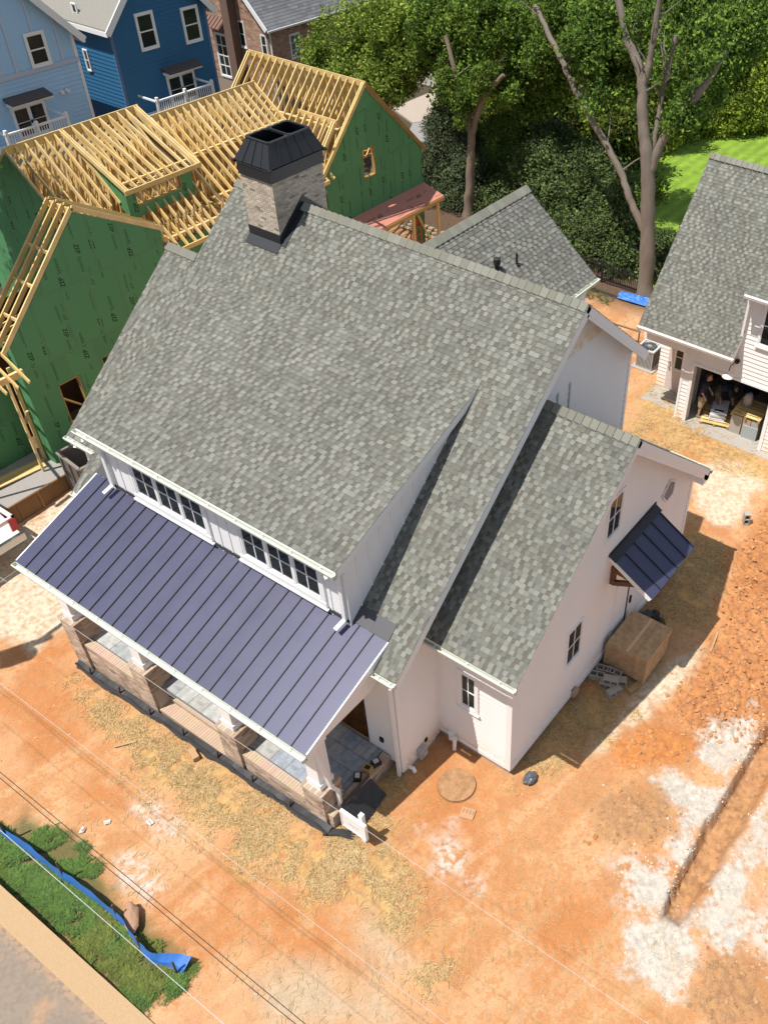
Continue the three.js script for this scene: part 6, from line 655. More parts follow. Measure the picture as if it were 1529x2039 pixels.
// round buried tank lid, valve box, cleanout
{ const t = thing('tank_lid', 'round clay-dusted tank lid set in the ground by the inner wall corner', 'lid', [-0.83, 0.0, 0.92]), n = 40, mb = new MB(); mb.tube([V(0, 0, 0), V(0, 0.055, 0)], 0.43, n); mb.build('disc', std(0.46, 0.255, 0.12, 0.95, { map: rep(texSoft, 1.1), bumpMap: rep(texGrain, 2), bumpScale: 0.01 }), t); const g = new MB(); g.tube([V(0, 0, 0), V(0, 0.02, 0)], 0.445, n); g.build('gap_ring', std(0.2, 0.11, 0.06, 0.95), t); }
{ const t = thing('valve_box', 'small clay-stained valve cover beside the round lid', 'cover', [-0.2, 0.02, 1.36], undefined, 0.3), b = new MB(); b.box(-0.16, -0.05, -0.13, 0.16, 0.02, 0.13); b.build('cover', std(0.44, 0.25, 0.13, 0.95), t); const r = new MB(); for (let i = 0; i < 4; i++) r.box(-0.12 + i * 0.075, 0.02, -0.09, -0.09 + i * 0.075, 0.03, 0.0); r.build('rib', std(0.3, 0.2, 0.14, 0.95), t); }
{ const t = thing('cleanout_pipe', 'short white pipe standing at the foot of the wing front wall', 'pipe', [-1.47, 0, 0.17], undefined, 0), p = new MB(); p.tube([V(0, -0.1, 0), V(0.02, 0.42, 0)], 0.05, 12); p.build('pipe', M.trim, t); const c = new MB(); c.tube([V(0.02, 0.38, 0), V(0.02, 0.45, 0)], 0.062, 12); c.build('cap', M.trim, t); }
// large carton on a skid and blocks beside it
{ const t = thing('shipping_carton', 'big brown cardboard carton on the ground by the side door', 'carton', [0.72, 0, -4.68]), b = new MB(); b.box(-0.54, 0.1, -0.66, 0.56, 0.98, 0.62); b.build('carton', M.cardboard, t); const l = new MB(); l.box(-0.56, 0.86, -0.68, 0.58, 1.0, 0.64); l.build('lid', std(0.58, 0.38, 0.2, 0.85, { map: rep(texSoft, 1.2) }), t); const tp = new MB(); tp.box(-0.04, 1.0, -0.68, 0.04, 1.003, 0.64); tp.build('tape', std(0.6, 0.42, 0.25, 0.4), t); const e = new MB(); for (const [x, z] of [[0.57, 0.63], [-0.55, 0.63]]) e.box(x - 0.05, 0.1, z - 0.05, x + 0.012, 0.86, z + 0.012); e.build('corner_guard', std(0.42, 0.28, 0.16, 0.85), t); const s = new MB(); for (const x of [-0.45, 0, 0.45]) s.box(x - 0.05, -0.02, -0.66, x + 0.05, 0.1, 0.62); s.build('skid_runner', std(0.3, 0.2, 0.1, 0.9), t); }
function cmuBlock() { const t = new THREE.Group(), mb = new MB(), w = 0.19, l = 0.39, h = 0.19, c = 0.032; for (const y of [-h / 2, h / 2 - c]) mb.box(-l / 2, y, -w / 2, l / 2, y + c, w / 2); for (const x of [-l / 2, -c / 2, l / 2 - c]) mb.box(x, -h / 2 + c, -w / 2, x + c, h / 2 - c, w / 2); mb.build('block', M.cmu, t); const q = new MB(); q.box(-l / 2 + 0.01, -h / 2 + 0.01, -w / 2 + 0.012, l / 2 - 0.01, h / 2 - 0.01, -w / 2 + 0.02); q.build('web', M.dark, t); return t; }
const blk = cmuBlock();
[[0.24, 0.1, -3.86, -1.57, 0.25, 'hollow concrete block lying cores-up against the carton, nearest the wall'], [0.2, 0.1, -3.6, -1.57, 0.3, 'hollow concrete block lying cores-up, farthest from the carton by the wall'], [0.52, 0.1, -3.92, -1.57, 0.1, 'hollow concrete block lying cores-up beside the carton, second from the wall'], [0.74, 0.095, -3.78, 0, 0.5, 'concrete block on its bed beside the carton corner, topped with light'], [0.55, 0.095, -3.5, 0, 0.2, 'concrete block on its bed in the middle of the loose blocks'], [0.8, 0.095, -3.42, 0, 1.2, 'concrete block with cores showing, nearest the sunlit ground'], [0.62, 0.28, -3.55, 0, 0.35, 'concrete block lying on top of another block']].forEach(([x, y, z, rx, ry, lb]) => { const c = blk.clone(); c.name = numbered('concrete_block'); tag(c, lb, 'concrete block', 'loose concrete blocks by the carton'); c.position.set(x, y, z); c.rotation.set(rx, ry, 0, 'YXZ'); scene.add(c); });
{ const t = thing('concrete_block_far', 'single pale block standing upright on the bare clay at the right', 'concrete block', [0.86, 0.12, -11.3], undefined, 0.6); t.name = numbered('concrete_block'); const c = blk.clone(); c.children.forEach((m) => { const k = m.clone(); k.rotation.set(0, 0, Math.PI / 2); t.add(k); }); t.position.y = 0.22; }
{ const t = thing('brick_block', 'single tan hollow brick lying on the straw in front of the porch', 'brick', [-6.45, Gh(-6.45, 3.7) + 0.1, 3.72], undefined, -0.3), k = blk.clone(); k.children.forEach((m) => { const q = m.clone(); if (q.name === 'block') q.material = std(0.42, 0.27, 0.14, 0.95); q.scale.set(0.85, 0.7, 0.8); t.add(q); }); }
{ const t = thing('scrap_board', 'short pale board lying at the foot of the carton', 'board', [1.15, 0.05, -3.95]), b = new MB(); b.bar(V(0.06, 0, -0.25), V(-0.06, 0, 0.28), 0.14, 0.05, [0.5, 0.37, 0.2]); b.build('plank', M.lumber, t); }
function sack(name, lb, x, y, z, s, seed, mat, stretch = [1, 0.75, 1]) { const t = thing(name, lb, 'bag', [x, y, z]), g = new THREE.IcosahedronGeometry(1, 4), p = g.attributes.position; for (let i = 0; i < p.count; i++) { const a = p.getX(i), b = p.getY(i), c = p.getZ(i), k = 0.75 + 0.5 * fbm(a * 2.2 + seed, b * 2.2 + c * 2.2 + 9, 3) + 0.06 * Math.sin(8 * Math.atan2(c, a) + 5 * b); p.setXYZ(i, a * k * s * stretch[0], b * k * s * stretch[1], c * k * s * stretch[2]); } g.computeVertexNormals(); const m = new THREE.Mesh(g, mat); m.name = 'sack'; m.castShadow = m.receiveShadow = true; t.add(m); const n = new MB(); n.tube([V(0, s * 0.6 * stretch[1], 0), V(0.03, s * (0.9 * stretch[1]), 0), V(0.06, s * (1.1 * stretch[1]), 0.02)], [0.05, 0.02, 0.05], 8); n.build('tied_neck', mat, t); return t; }
sack('plastic_bag', 'small dark grey plastic bag on the straw at the wing corner', 0.46, 0.1, -0.16, 0.17, 3, std(0.09, 0.1, 0.115, 0.35), [0.75, 0.6, 1.15]); sack('trash_bag', 'big black trash bag in the shade under the side awning', 0.5, 0.3, -5.85, 0.38, 8, std(0.008, 0.008, 0.009, 0.25));
// blue fabric fence at the kerb
{ const t = thing('blue_fabric_fence', 'blue fabric silt fence sagging through the grass beside the kerb', 'fence', [-5, 0, 7.4]), P = [[-10.5, 7.58], [-8.26, 7.47], [-7.3, 7.4], [-6.33, 7.37], [-5.43, 7.31], [-4.56, 7.31], [-3.88, 7.42], [-3.35, 7.5], [-3.02, 7.41], [-2.67, 7.36]].map((q) => V(q[0] + 5, 0, q[1] - 7.4)), cur = new THREE.CatmullRomCurve3(P), n = 140, mb = new MB(), mat = new THREE.MeshPhysicalMaterial({ color: new THREE.Color().setRGB(0.035, 0.16, 0.52), roughness: 0.55, side: THREE.DoubleSide, transmission: 0.12, thickness: 0 }); let L = null; for (let i = 0; i <= n; i++) { const u = i / n, c = cur.getPoint(u), sag = smooth(0.7, 1, u), h = 0.40 * (1 - 0.45 * sag) + 0.03 * fbm(u * 22, 2, 2), lean = (0.05 + 0.3 * sag) + 0.07 * (fbm(u * 14, 5, 2) - 0.5), g = groundHeight(c.x - 5, c.z + 7.4), row = [V(c.x, g - 0.02, c.z), V(c.x + 0.02, g + h * 0.55, c.z - lean * 0.4 + 0.012 * Math.sin(u * 60)), V(c.x, g + h, c.z - lean)]; if (L) for (let k = 0; k < 2; k++) mb.quad(L[k], row[k], row[k + 1], L[k + 1]); L = row; } mb.build('cloth', mat, t); for (const u of [0.12, 0.34, 0.55, 0.7, 0.97]) { const c = cur.getPoint(u), s = new MB(); s.bar(V(c.x, -0.1, c.z - 0.03), V(c.x, 0.5, c.z - 0.06), 0.035, 0.035); s.build('stake', std(0.1, 0.075, 0.05, 0.9), t); } }
{ const t = thing('rubble_stone', 'flat reddish stone slab lying in the grass behind the blue fence', 'stone', [-4.35, 0.05, 7.12], undefined, -0.55), g = new THREE.IcosahedronGeometry(1, 2), p = g.attributes.position; for (let i = 0; i < p.count; i++) { const k = 0.8 + 0.4 * fbm(p.getX(i) * 2 + 4, p.getZ(i) * 2 + p.getY(i), 2); p.setXYZ(i, p.getX(i) * k * 0.36, p.getY(i) * k * 0.1, p.getZ(i) * k * 0.15); } g.computeVertexNormals(); const m = new THREE.Mesh(g, std(0.46, 0.27, 0.17, 0.95, { map: rep(texGrain, 2) })); m.name = 'slab'; m.castShadow = m.receiveShadow = true; t.add(m); }
// overhead lines parallel to the street
function wire(lb, y, z, r, col, sagY = 0.3, n = 1) { const t = thing('overhead_wire', lb, 'wire', [-2, y, z], 'overhead wires along the street'), pts = []; for (let i = 0; i <= 40; i++) { const u = i / 40, x = lerp(-22, 18, u); pts.push(V(x, 4 * sagY * u * (u - 1) + sagY, 0)); } for (let k = 0; k < n; k++) { const mb = new MB(); mb.tube(pts.map((p, i) => p.clone().add(V(0, k * 0.05 * Math.sin(i * 1.7), k * 0.07))), r, 5); mb.build('cable', std(...col, 0.6), t); } }
wire('pair of black cables above the grass, lowest dark line at the lower left', 5.6, 7.6, 0.006, [0.03, 0.03, 0.032], 0.15, 2);
wire('pale cable nearest the street, over the blue fence', 5.6, 8.2, 0.0045, [0.5, 0.5, 0.48], 0.12);
wire('thin pale cable crossing the bare clay in the middle of the yard', 6.5, 6.78, 0.0035, [0.45, 0.42, 0.39], 0.1);
wire('thin pale cable nearest the porch, passing the sign', 6.5, 5.37, 0.0035, [0.45, 0.42, 0.39], 0.1);
// black iron fence, blue tarp and timber edging by the big tree
{ const t = thing('iron_fence', 'black iron picket fence in front of the dark shrubs', 'fence', [-9.7, 0, -21.75]); for (let k = 0; k < 46; k++) { const mb = new MB(); const x = -2.6 + k * 0.085; mb.box(x, -0.05, -0.01, x + 0.02, 0.92, 0.01); mb.build('picket', M.black, t); } for (const y of [0.14, 0.74, 0.86]) { const mb = new MB(); mb.box(-2.7, y, -0.015, 1.35, y + 0.03, 0.015); mb.build('rail', M.black, t); } for (const x of [-2.72, -0.7, 1.3]) { const mb = new MB(); mb.box(x, -0.1, -0.03, x + 0.06, 1.02, 0.03); mb.build('post', M.black, t); } }
{ const t = thing('timber_edging', 'dark timber edging below the iron fence', 'edging', [-9.9, 0, -21.0]); for (let k = 0; k < 2; k++) { const mb = new MB(); mb.box(-1.9 + k * 1.6, -0.05, -0.08, -0.32 + k * 1.6, 0.13, 0.08); mb.build('timber', std(0.08, 0.055, 0.04, 0.9), t); } }
{ const t = thing('blue_tarp', 'crumpled bright blue tarp at the foot of the big tree', 'tarp', [-8.45, 0.05, -21.1]), mb = new MB(), n = 12, P = []; for (let i = 0; i <= n; i++) { P.push([]); for (let j = 0; j <= n; j++) P[i].push(V(lerp(-0.65, 0.65, i / n), 0.04 + 0.22 * Math.sin(j / n * 3.14) * (0.4 + fbm(i * 0.7, j * 0.7, 2)), lerp(-0.2, 0.25, j / n) - 0.1 * i / n)); } for (let i = 0; i < n; i++) for (let j = 0; j < n; j++) mb.quad(P[i][j], P[i + 1][j], P[i + 1][j + 1], P[i][j + 1]); mb.build('cloth', std(0.03, 0.17, 0.6, 0.5, { side: THREE.DoubleSide }), t); }
{ const t = thing('pipe_rail', 'brown pipe bar on short legs standing on the clay behind the gable', 'rail', [-7.2, 0, -18.3]), mb = new MB(); mb.tube([V(-0.75, 0.55, 0.05), V(0.5, 0.55, -0.05)], 0.035, 8); mb.build('bar', std(0.16, 0.1, 0.06, 0.8), t); for (const x of [-0.74, 0.48]) { const l = new MB(); l.tube([V(x, -0.05, 0), V(x, 0.55, 0)], 0.03, 8); l.build('leg', std(0.16, 0.1, 0.06, 0.8), t); } }
{ const t = thing('ac_unit', 'pale air conditioner unit with a round black fan grille by the garage corner', 'air conditioner', [-5.75, 0, -17.25]), b = new MB(); b.box(-0.33, 0.05, -0.33, 0.33, 0.8, 0.33); b.build('body', std(0.36, 0.37, 0.36, 0.5), t); const l = new MB(); for (let i = 0; i < 11; i++) { const a = -0.28 + i * 0.055; l.box(a, 0.12, 0.33, a + 0.012, 0.74, 0.342); l.box(0.33, 0.12, a, 0.342, 0.74, a + 0.012); } l.build('louvres', M.black, t, 'stuff'); const f = new MB(); f.tube([V(0, 0.8, 0), V(0, 0.815, 0)], 0.29, 24); f.build('fan_opening', M.black, t); const g = new MB(); for (let i = 0; i < 8; i++) { const a = i / 8 * 3.1416; g.bar(V(-0.29 * Math.cos(a), 0.83, -0.29 * Math.sin(a)), V(0.29 * Math.cos(a), 0.83, 0.29 * Math.sin(a)), 0.012, 0.012); } g.tube([V(0, 0.82, 0), V(0, 0.85, 0)], 0.08, 12); g.build('grille', std(0.25, 0.26, 0.26, 0.5), t); const top = new MB(); for (const [x0, z0, x1, z1] of [[-0.36, -0.36, 0.36, -0.29], [-0.36, 0.29, 0.36, 0.36], [-0.36, -0.29, -0.29, 0.29], [0.29, -0.29, 0.36, 0.29]]) top.box(x0, 0.8, z0, x1, 0.85, z1); top.build('top_rim', std(0.5, 0.51, 0.5, 0.5), t); const pad = new MB(); pad.box(-0.45, -0.05, -0.45, 0.45, 0.05, 0.45); pad.build('pad', M.concrete, t); }
{ const t = thing('step_ladder', 'orange step ladder leaning under the red canopy', 'ladder', [-17.2, 0, -18.1]), c = std(0.42, 0.13, 0.05, 0.6); for (const z of [-0.2, 0.2]) { const m = new MB(); m.bar(V(0.15, -0.1, z), V(0, 2.2, z * 0.6), 0.06, 0.04); m.build('stile', c, t); const b = new MB(); b.bar(V(-0.6, -0.1, z), V(-0.05, 2.2, z * 0.6), 0.05, 0.035); b.build('rear_leg', c, t); } for (let k = 0; k < 6; k++) { const m = new MB(), u = 0.1 + k * 0.14; m.box(lerp(0.15, 0, u) - 0.05, u * 2.3, -0.2, lerp(0.15, 0, u) + 0.05, u * 2.3 + 0.03, 0.2); m.build('tread', c, t); } }
{ const t = thing('board_stack', 'stack of pale boards on the ground behind the orange ladder', 'lumber', [-18.6, 0, -21.0]), r = rng(2); for (let k = 0; k < 6; k++) { const m = new MB(); m.bar(V(-1.7, 0.05 + 0.05 * (k % 2), -0.4 + k * 0.16), V(1.5, 0.05 + 0.05 * (k % 2), -0.3 + k * 0.16), 0.14, 0.045, [0.4, 0.33, 0.24]); m.build('board', M.lumber, t); } }
// goods in the garage bay
function pallet(name, lb, x, z, turn, h) { const t = thing(name, lb, 'pallet', [x, h, z], undefined, turn), r = rng(x * 9 + 40); for (let k = 0; k < 6; k++) { const m = new MB(); m.box(-0.5, 0.1, -0.55 + k * 0.19, 0.5, 0.12, -0.42 + k * 0.19, lum(r)); m.build('deck_board', M.lumber, t); } for (const xx of [-0.5, -0.04, 0.42]) { const m = new MB(); m.box(xx, 0.012, -0.55, xx + 0.08, 0.098, 0.55, [0.45, 0.32, 0.17]); m.build('stringer', M.lumber, t); } return t; }
pallet('wood_pallet', 'low wooden pallet on the garage floor beside the standing worker', -2.2, -15.75, 0.25, 0); pallet('wood_pallet', 'raised wooden pallet on top of the goods in the garage', -1.1, -15.8, 0.05, 0.72);
{ const t = thing('tile_stack', 'stack of white wrapped flooring packs on the low garage pallet', 'boxes', [-2.15, 0.12, -15.85], undefined, 0.3); for (let k = 0; k < 4; k++) { const m = new MB(), o = (k % 2) * 0.04; m.box(-0.33 + o, k * 0.075, -0.45 - o, 0.2 + o, k * 0.075 + 0.07, 0.4 - o); m.build('pack', std(0.62, 0.63, 0.66, 0.4), t); const s = new MB(); s.box(-0.25 + o, k * 0.075 + 0.071, -0.3 + 0.15 * k, 0.12, k * 0.075 + 0.074, -0.2 + 0.15 * k); s.build('print_band', M.black, t); } }
{ const t = thing('crated_goods', 'grey and tan packed goods under the raised pallet in the garage', 'crate', [-1.1, 0, -15.8], undefined, 0.05); for (const [a, b, c] of [[-0.48, -0.1, [0.38, 0.34, 0.28]], [-0.06, 0.2, [0.42, 0.3, 0.18]], [0.22, 0.48, [0.35, 0.35, 0.33]]]) { const m = new MB(); m.box(a, 0.012, -0.5, b, 0.728, 0.48); m.build('box', std(...c, 0.8), t); } const s = new MB(); s.box(-0.02, 0.012, 0.5, 0.5, 0.5, 0.54); s.build('slab', std(0.33, 0.37, 0.37, 0.7), t); }
sack('clear_sack', 'pale plastic sack standing on the raised garage pallet', -1.3, 1.05, -15.9, 0.24, 5, std(0.42, 0.37, 0.37, 0.4), [0.7, 1.1, 0.7]);
{ const t = thing('blue_drum', 'blue drum in the dark back of the garage', 'drum', [-1.9, 0, -18.0]), m = new MB(); m.tube([V(0, 0.02, 0), V(0, 0.3, 0), V(0, 0.32, 0), V(0, 0.6, 0), V(0, 0.62, 0), V(0, 0.9, 0)], [0.28, 0.28, 0.3, 0.28, 0.3, 0.27], 20); m.build('body', std(0.02, 0.06, 0.2, 0.5), t); const l = new MB(); l.tube([V(0, 0.9, 0), V(0, 0.94, 0)], 0.29, 20); l.build('lid', std(0.015, 0.04, 0.14, 0.5), t); }
// scraps
[['paper_scrap', 'white paper scrap on the clay beyond the grass, nearer the porch', -5.9, 5.45, 0.09], ['paper_scrap', 'white paper scrap at the grass edge, nearer the street', -6.7, 5.98, 0.08], ['paper_scrap', 'grey scrap in the grass by the black cables', -7.0, 6.4, 0.08]].forEach(([n, lb, x, z, s], i) => { const t = thing(n, lb, 'scrap', [x, groundHeight(x, z) + 0.02, z], 'white scraps by the grass', i), m = new MB(), q = rng(i + 3); const P = [V(-s, 0, -s * 0.7), V(s, 0.02, -s * 0.5), V(s * 0.8, 0, s * 0.6), V(-s * 0.7, 0.03, s * 0.7)]; m.prism(P, V(0, 0.012, 0)); m.quad(P[3], P[2], P[2].clone().add(V(0, 0.05, -0.03)), P[3].clone().add(V(0, 0.06, -0.05))); m.build('sheet', std(0.6, 0.57, 0.52, 0.8), t); });
// pickup truck whose tail reaches into the frame
{ const t = thing('pickup_truck', 'white pickup truck parked at the left edge, its red tail lamp showing', 'truck', [-15.75, -0.35, 2.6]), w = std(0.62, 0.58, 0.57, 0.3), bd = new MB(), prof = [[0, 0.55], [-5.5, 0.55], [-5.6, 0.95], [-5.3, 1.12], [-4.0, 1.2], [-3.2, 1.85], [-1.75, 1.88], [-1.6, 1.2], [0, 1.2]]; const half = 0.95; bd.prism(prof.slice(0, 5).concat([[-1.6, 1.2]]).map((q) => V(q[0], q[1], -half)), V(0, 0, 2 * half)); for (const z of [-half, half - 0.08]) bd.box(-1.6, 1.18, z, 0, 1.3, z + 0.08); bd.box(-0.08, 1.18, -half, 0, 1.3, half); bd.build('body', w, t); const cab = new MB(); cab.prism([[-4.0, 1.2], [-3.25, 1.85], [-1.8, 1.88], [-1.6, 1.2]].map((q) => V(q[0], q[1], -0.85)), V(0, 0, 1.7)); cab.build('cab', M.glass, t); const rf = new MB(); rf.box(-3.2, 1.86, -0.82, -1.8, 1.92, 0.82); rf.build('cab_roof', w, t); for (const z of [-half + 0.02, half - 0.22]) { const l = new MB(); l.box(-0.03, 0.85, z, 0.03, 1.26, z + 0.2); l.build('tail_lamp', std(0.4, 0.015, 0.02, 0.25), t); } const b = new MB(); b.box(0.02, 0.5, -half, 0.16, 0.72, half); b.build('bumper', std(0.5, 0.5, 0.5, 0.25, { metalness: 0.8 }), t); for (const x of [-1.1, -4.6]) for (const z of [-0.9, 0.7]) { const k = new MB(); k.tube([V(x, 0.38, z), V(x, 0.38, z + 0.22)], 0.38, 20); const m = k.build('wheel', M.black, t), rm = new MB(); rm.tube([V(x, 0.38, z - 0.01), V(x, 0.38, z + 0.23)], 0.21, 14); rm.build('rim', std(0.4, 0.4, 0.4, 0.4, { metalness: 0.6 }), m); } }
{ const t = thing('utility_pole', 'wooden utility pole with a grey can, left of the yard outside the view', 'pole', [-14.5, -0.6, 7.0]), p = new MB(); p.tube([V(0, -0.5, 0), V(0, 9, 0)], [0.16, 0.11], 12); p.build('pole', std(0.2, 0.13, 0.08, 0.95), t); const a = new MB(); a.box(-0.06, 8.3, -1.1, 0.06, 8.42, 1.1); a.build('crossarm', std(0.2, 0.13, 0.08, 0.95), t); const c = new MB(); c.tube([V(0.3, 6.6, 0.1), V(0.3, 7.6, 0.1)], 0.26, 16); c.build('transformer', std(0.35, 0.36, 0.36, 0.5), t); for (const z of [-1, -0.5, 0.5, 1]) { const i = new MB(); i.tube([V(0, 8.42, z), V(0, 8.6, z)], 0.05, 8); i.build('insulator', std(0.3, 0.2, 0.15, 0.4), t); } }
[['stick', 'thin pale stick lying on the straw left of the tan hollow brick', -8.1, 4.4, 0.9, 0.5], ['stick', 'pale lath on the rough clay right of the carton', 2.15, -6.4, 1.75, 0.7], ['stick', 'short lath on the bare clay between the gable and the garage', -5.9, -17.6, 1.2, 0.6]].forEach(([n, lb, x, z, a, l]) => { const t = thing(n, lb, 'stick', [x, groundHeight(x, z) + 0.03, z], undefined, a), m = new MB(); m.bar(V(-l / 2, 0, 0), V(l / 2, 0.03, 0), 0.045, 0.025, [0.55, 0.4, 0.24]); m.build('lath', M.lumber, t); });
// ================================================================ two workers in the garage
function sdfGeo(fn, c, half, res) {
  const mc = new MarchingCubes(res, new THREE.MeshBasicMaterial(), false, false, 60000); mc.isolation = 0; const h = mc.halfsize, n = mc.size;
  for (let z = 0; z < n; z++) for (let y = 0; y < n; y++) for (let x = 0; x < n; x++) mc.field[x + y * n + z * n * n] = -fn(c[0] + (x - h) / h * half, c[1] + (y - h) / h * half, c[2] + (z - h) / h * half);
  mc.update(); const k = mc.count, P = new Float32Array(k * 3), N = new Float32Array(k * 3); for (let i = 0; i < k * 3; i++) { P[i] = mc.positionArray[i] * half + c[i % 3]; N[i] = mc.normalArray[i]; }
  const g = new THREE.BufferGeometry(); g.setAttribute('position', new THREE.BufferAttribute(P, 3)); g.setAttribute('normal', new THREE.BufferAttribute(N, 3)); return g;
}
const caps = (a, b, ra, rb) => { const d = [b[0] - a[0], b[1] - a[1], b[2] - a[2]], L = d[0] * d[0] + d[1] * d[1] + d[2] * d[2]; return (x, y, z) => { const t = clamp(((x - a[0]) * d[0] + (y - a[1]) * d[1] + (z - a[2]) * d[2]) / L); return Math.hypot(x - a[0] - d[0] * t, y - a[1] - d[1] * t, z - a[2] - d[2] * t) - lerp(ra, rb, t); }; };
const smin = (a, b, k) => { const h = clamp(0.5 + 0.5 * (b - a) / k); return lerp(b, a, h) - k * h * (1 - h); };
const union = (list, k) => (x, y, z) => { let d = 1e3; for (const f of list) d = smin(d, f(x, y, z), k); return d; };
function person(lb, pos, turn, J, shirt, trousers, longLegs) {   // J: joints in a frame facing +x
  const t = thing('person', lb, 'person', pos, undefined, turn), skin = std(0.42, 0.24, 0.16, 0.6), B = [], add = (n, geo, mat) => { const m = new THREE.Mesh(geo, mat); m.name = n; m.castShadow = m.receiveShadow = true; t.add(m); };
  const torso = [caps(J.hip, J.waist, 0.125, 0.115), caps(J.waist, J.chest, 0.115, 0.135), caps([J.chest[0], J.chest[1], J.chest[2] - 0.13], [J.chest[0], J.chest[1], J.chest[2] + 0.13], 0.085, 0.085), caps([J.hip[0], J.hip[1], -0.08], [J.hip[0], J.hip[1], 0.08], 0.115, 0.115)];
  const arms = J.arms.flatMap((a) => [caps(a[0], a[1], 0.052, 0.042), caps(a[1], a[2], 0.042, 0.030)]), upper = J.arms.map((a) => caps(a[0], [0, 1, 2].map((i) => lerp(a[0][i], a[1][i], 0.85)), 0.068, 0.06)), legs = J.legs.flatMap((a) => [caps(a[0], a[1], 0.088, 0.06), caps(a[1], a[2], 0.058, 0.038)]), thigh = J.legs.map((a) => caps(a[0], longLegs ? a[1] : [0, 1, 2].map((i) => lerp(a[0][i], a[1][i], 1.0)), 0.1, 0.085)), shin = J.legs.map((a) => caps(a[1], [0, 1, 2].map((i) => lerp(a[1][i], a[2][i], 0.95)), 0.083, 0.065));
  const h = J.head, f = J.face, head = [caps([h[0], h[1] + 0.03, h[2]], [h[0] - f[0] * 0.02, h[1] + 0.05, h[2]], 0.092, 0.095), caps([h[0] + f[0] * 0.035, h[1] - 0.055 + f[1] * 0.03, h[2]], [h[0] + f[0] * 0.05, h[1] - 0.07 + f[1] * 0.05, h[2]], 0.052, 0.045), caps(J.chest, h, 0.06, 0.052), caps([h[0] + f[0] * 0.1, h[1] + 0.01 + f[1] * 0.1, h[2]], [h[0] + f[0] * 0.118, h[1] - 0.015 + f[1] * 0.1, h[2]], 0.01, 0.016), caps([h[0], h[1], h[2] - 0.09], [h[0] - 0.01, h[1] - 0.03, h[2] - 0.092], 0.018, 0.014), caps([h[0], h[1], h[2] + 0.09], [h[0] - 0.01, h[1] - 0.03, h[2] + 0.092], 0.018, 0.014)];
  const cy = (J.head[1] + 0.1) / 2; add('body', sdfGeo(union([...torso, ...arms, ...legs, ...head], 0.03), [J.hip[0] * 0.6 + h[0] * 0.2, cy, 0], cy + 0.12, 110), skin);
  const inf = (fn, d) => (x, y, z) => fn(x, y, z) - d; const tu = union([...torso, ...upper], 0.035), belt = J.hip; add('shirt', sdfGeo((x, y, z) => Math.max(tu(x, y, z) - 0.016, J.cut(x, y, z)), [J.chest[0], J.chest[1] - 0.15, 0], 0.55, 72), shirt);
  const tr = union([torso[0], torso[3], ...thigh, ...(longLegs ? shin : [])], 0.03); add('trousers', sdfGeo((x, y, z) => Math.max(tr(x, y, z) - 0.012, -J.cut(x, y, z) - 0.03), [J.hip[0], J.hip[1] - 0.4, 0], 0.66, 80), trousers);
  const sh = union(J.legs.map((a) => caps([a[2][0] - 0.04, a[2][1] - 0.03, a[2][2]], [a[2][0] + 0.14, a[2][1] - 0.045, a[2][2]], 0.05, 0.042)), 0.02); add('shoes', sdfGeo(sh, [J.hip[0], 0.1, 0], 0.5, 64), std(0.2, 0.15, 0.1, 0.8));
  const hr = caps([h[0] - f[0] * 0.03, h[1] + 0.055, h[2]], [h[0] - f[0] * 0.045, h[1] + 0.02, h[2]], 0.093, 0.085); add('hair', sdfGeo((x, y, z) => Math.max(hr(x, y, z) - 0.008, (x - h[0]) * f[0] * 1.2 - (y - h[1] - 0.07) * 1.0), h, 0.16, 40), std(0.035, 0.022, 0.014, 0.8));
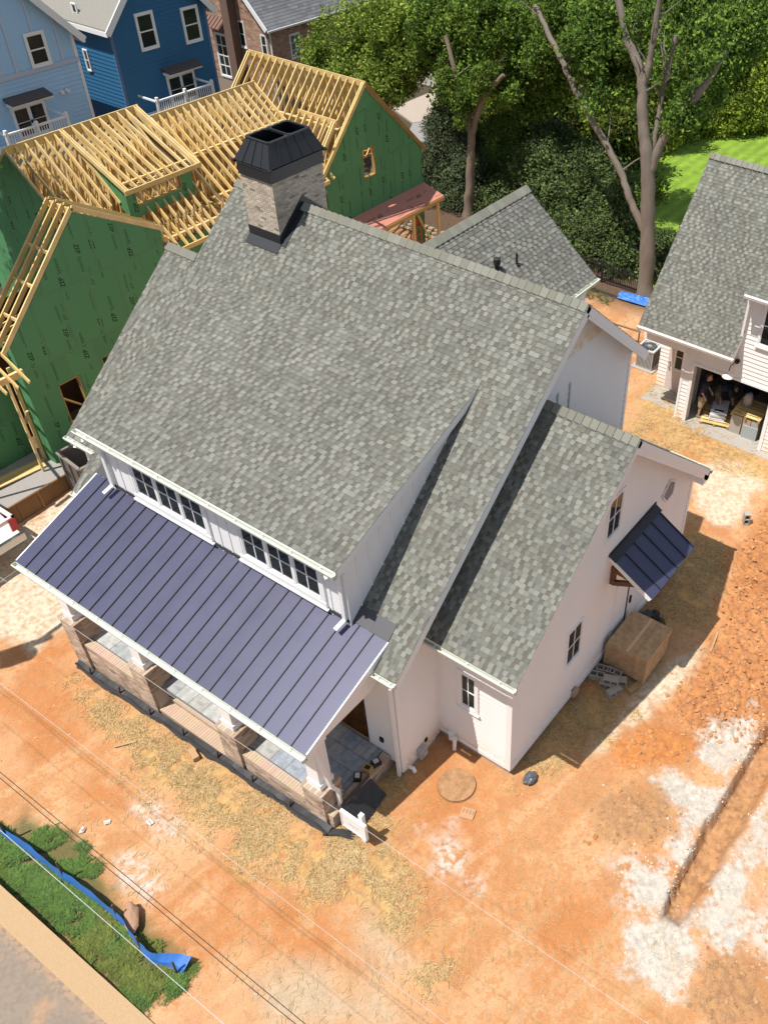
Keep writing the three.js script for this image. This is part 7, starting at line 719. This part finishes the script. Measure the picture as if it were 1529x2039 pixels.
  for (const a of J.arms) { const w = a[2], e = a[1], d = V(w[0] - e[0], w[1] - e[1], w[2] - e[2]).normalize(), s = Math.abs(d.y) > 0.7 ? V(1, 0, 0) : V(0, 1, 0); s.addScaledVector(d, -s.dot(d)).normalize(); const n = d.clone().cross(s), at = (u, v, q) => { const p = V(...w).addScaledVector(d, u).addScaledVector(s, v).addScaledVector(n, q); return [p.x, p.y, p.z]; }; const H = [caps(at(0, 0.012, 0), at(0.085, 0.028, 0), 0.022, 0.016), caps(at(0, -0.012, 0), at(0.085, -0.025, 0), 0.022, 0.016), caps(at(0, 0, 0), at(0.09, 0, 0), 0.026, 0.019)]; [[0.03, 0.075], [0.011, 0.085], [-0.01, 0.08], [-0.029, 0.06]].forEach(([v, l]) => { H.push(caps(at(0.085, v, 0), at(0.085 + l * 0.5, v * 1.05, 0.008), 0.0095, 0.009), caps(at(0.085 + l * 0.5, v * 1.05, 0.008), at(0.085 + l * 0.85, v * 1.05, 0.028), 0.009, 0.007)); }); H.push(caps(at(0.02, 0.03, 0), at(0.06, 0.056, 0.012), 0.013, 0.011), caps(at(0.06, 0.056, 0.012), at(0.09, 0.058, 0.03), 0.011, 0.008)); add('hand', sdfGeo(union(H, 0.006), at(0.08, 0.0, 0.01), 0.13, 60), skin); }
  return t;
}
const navy = std(0.012, 0.016, 0.04, 0.85);
person('standing worker in a navy T-shirt and khaki shorts, looking into the garage bay', [-2.78, 0.0, -15.5], 0.15, { hip: [0, 0.93, 0], waist: [0.0, 1.12, 0], chest: [0.05, 1.36, 0], head: [0.13, 1.63, 0], face: [1, -0.3], legs: [[[0, 0.9, -0.09], [0.04, 0.5, -0.1], [-0.01, 0.09, -0.1]], [[0, 0.9, 0.09], [0.03, 0.5, 0.1], [0.02, 0.09, 0.11]]], arms: [[[0.05, 1.42, 0.19], [0.02, 1.14, 0.23], [0.13, 0.92, 0.2]], [[0.05, 1.42, -0.19], [0.08, 1.15, -0.23], [0.24, 1.0, -0.16]]], cut: (x, y) => 0.88 - y }, navy, std(0.36, 0.27, 0.16, 0.85), false);
person('bending worker in a navy shirt and olive trousers behind the standing one', [-2.35, 0.0, -16.1], 0.5, { hip: [-0.12, 0.86, 0], waist: [0.0, 1.0, 0], chest: [0.24, 1.06, 0], head: [0.46, 1.02, 0], face: [0.8, -0.6], legs: [[[-0.12, 0.84, -0.09], [0.02, 0.46, -0.12], [-0.1, 0.09, -0.12]], [[-0.12, 0.84, 0.09], [0.04, 0.46, 0.12], [-0.06, 0.09, 0.13]]], arms: [[[0.26, 1.06, 0.18], [0.36, 0.8, 0.2], [0.42, 0.58, 0.16]], [[0.26, 1.06, -0.18], [0.38, 0.8, -0.2], [0.44, 0.58, -0.14]]], cut: (x, y) => -0.06 - x }, navy, std(0.09, 0.085, 0.06, 0.9), true);
// ----------------------------------------------------------------
renderer.render(scene, camera);
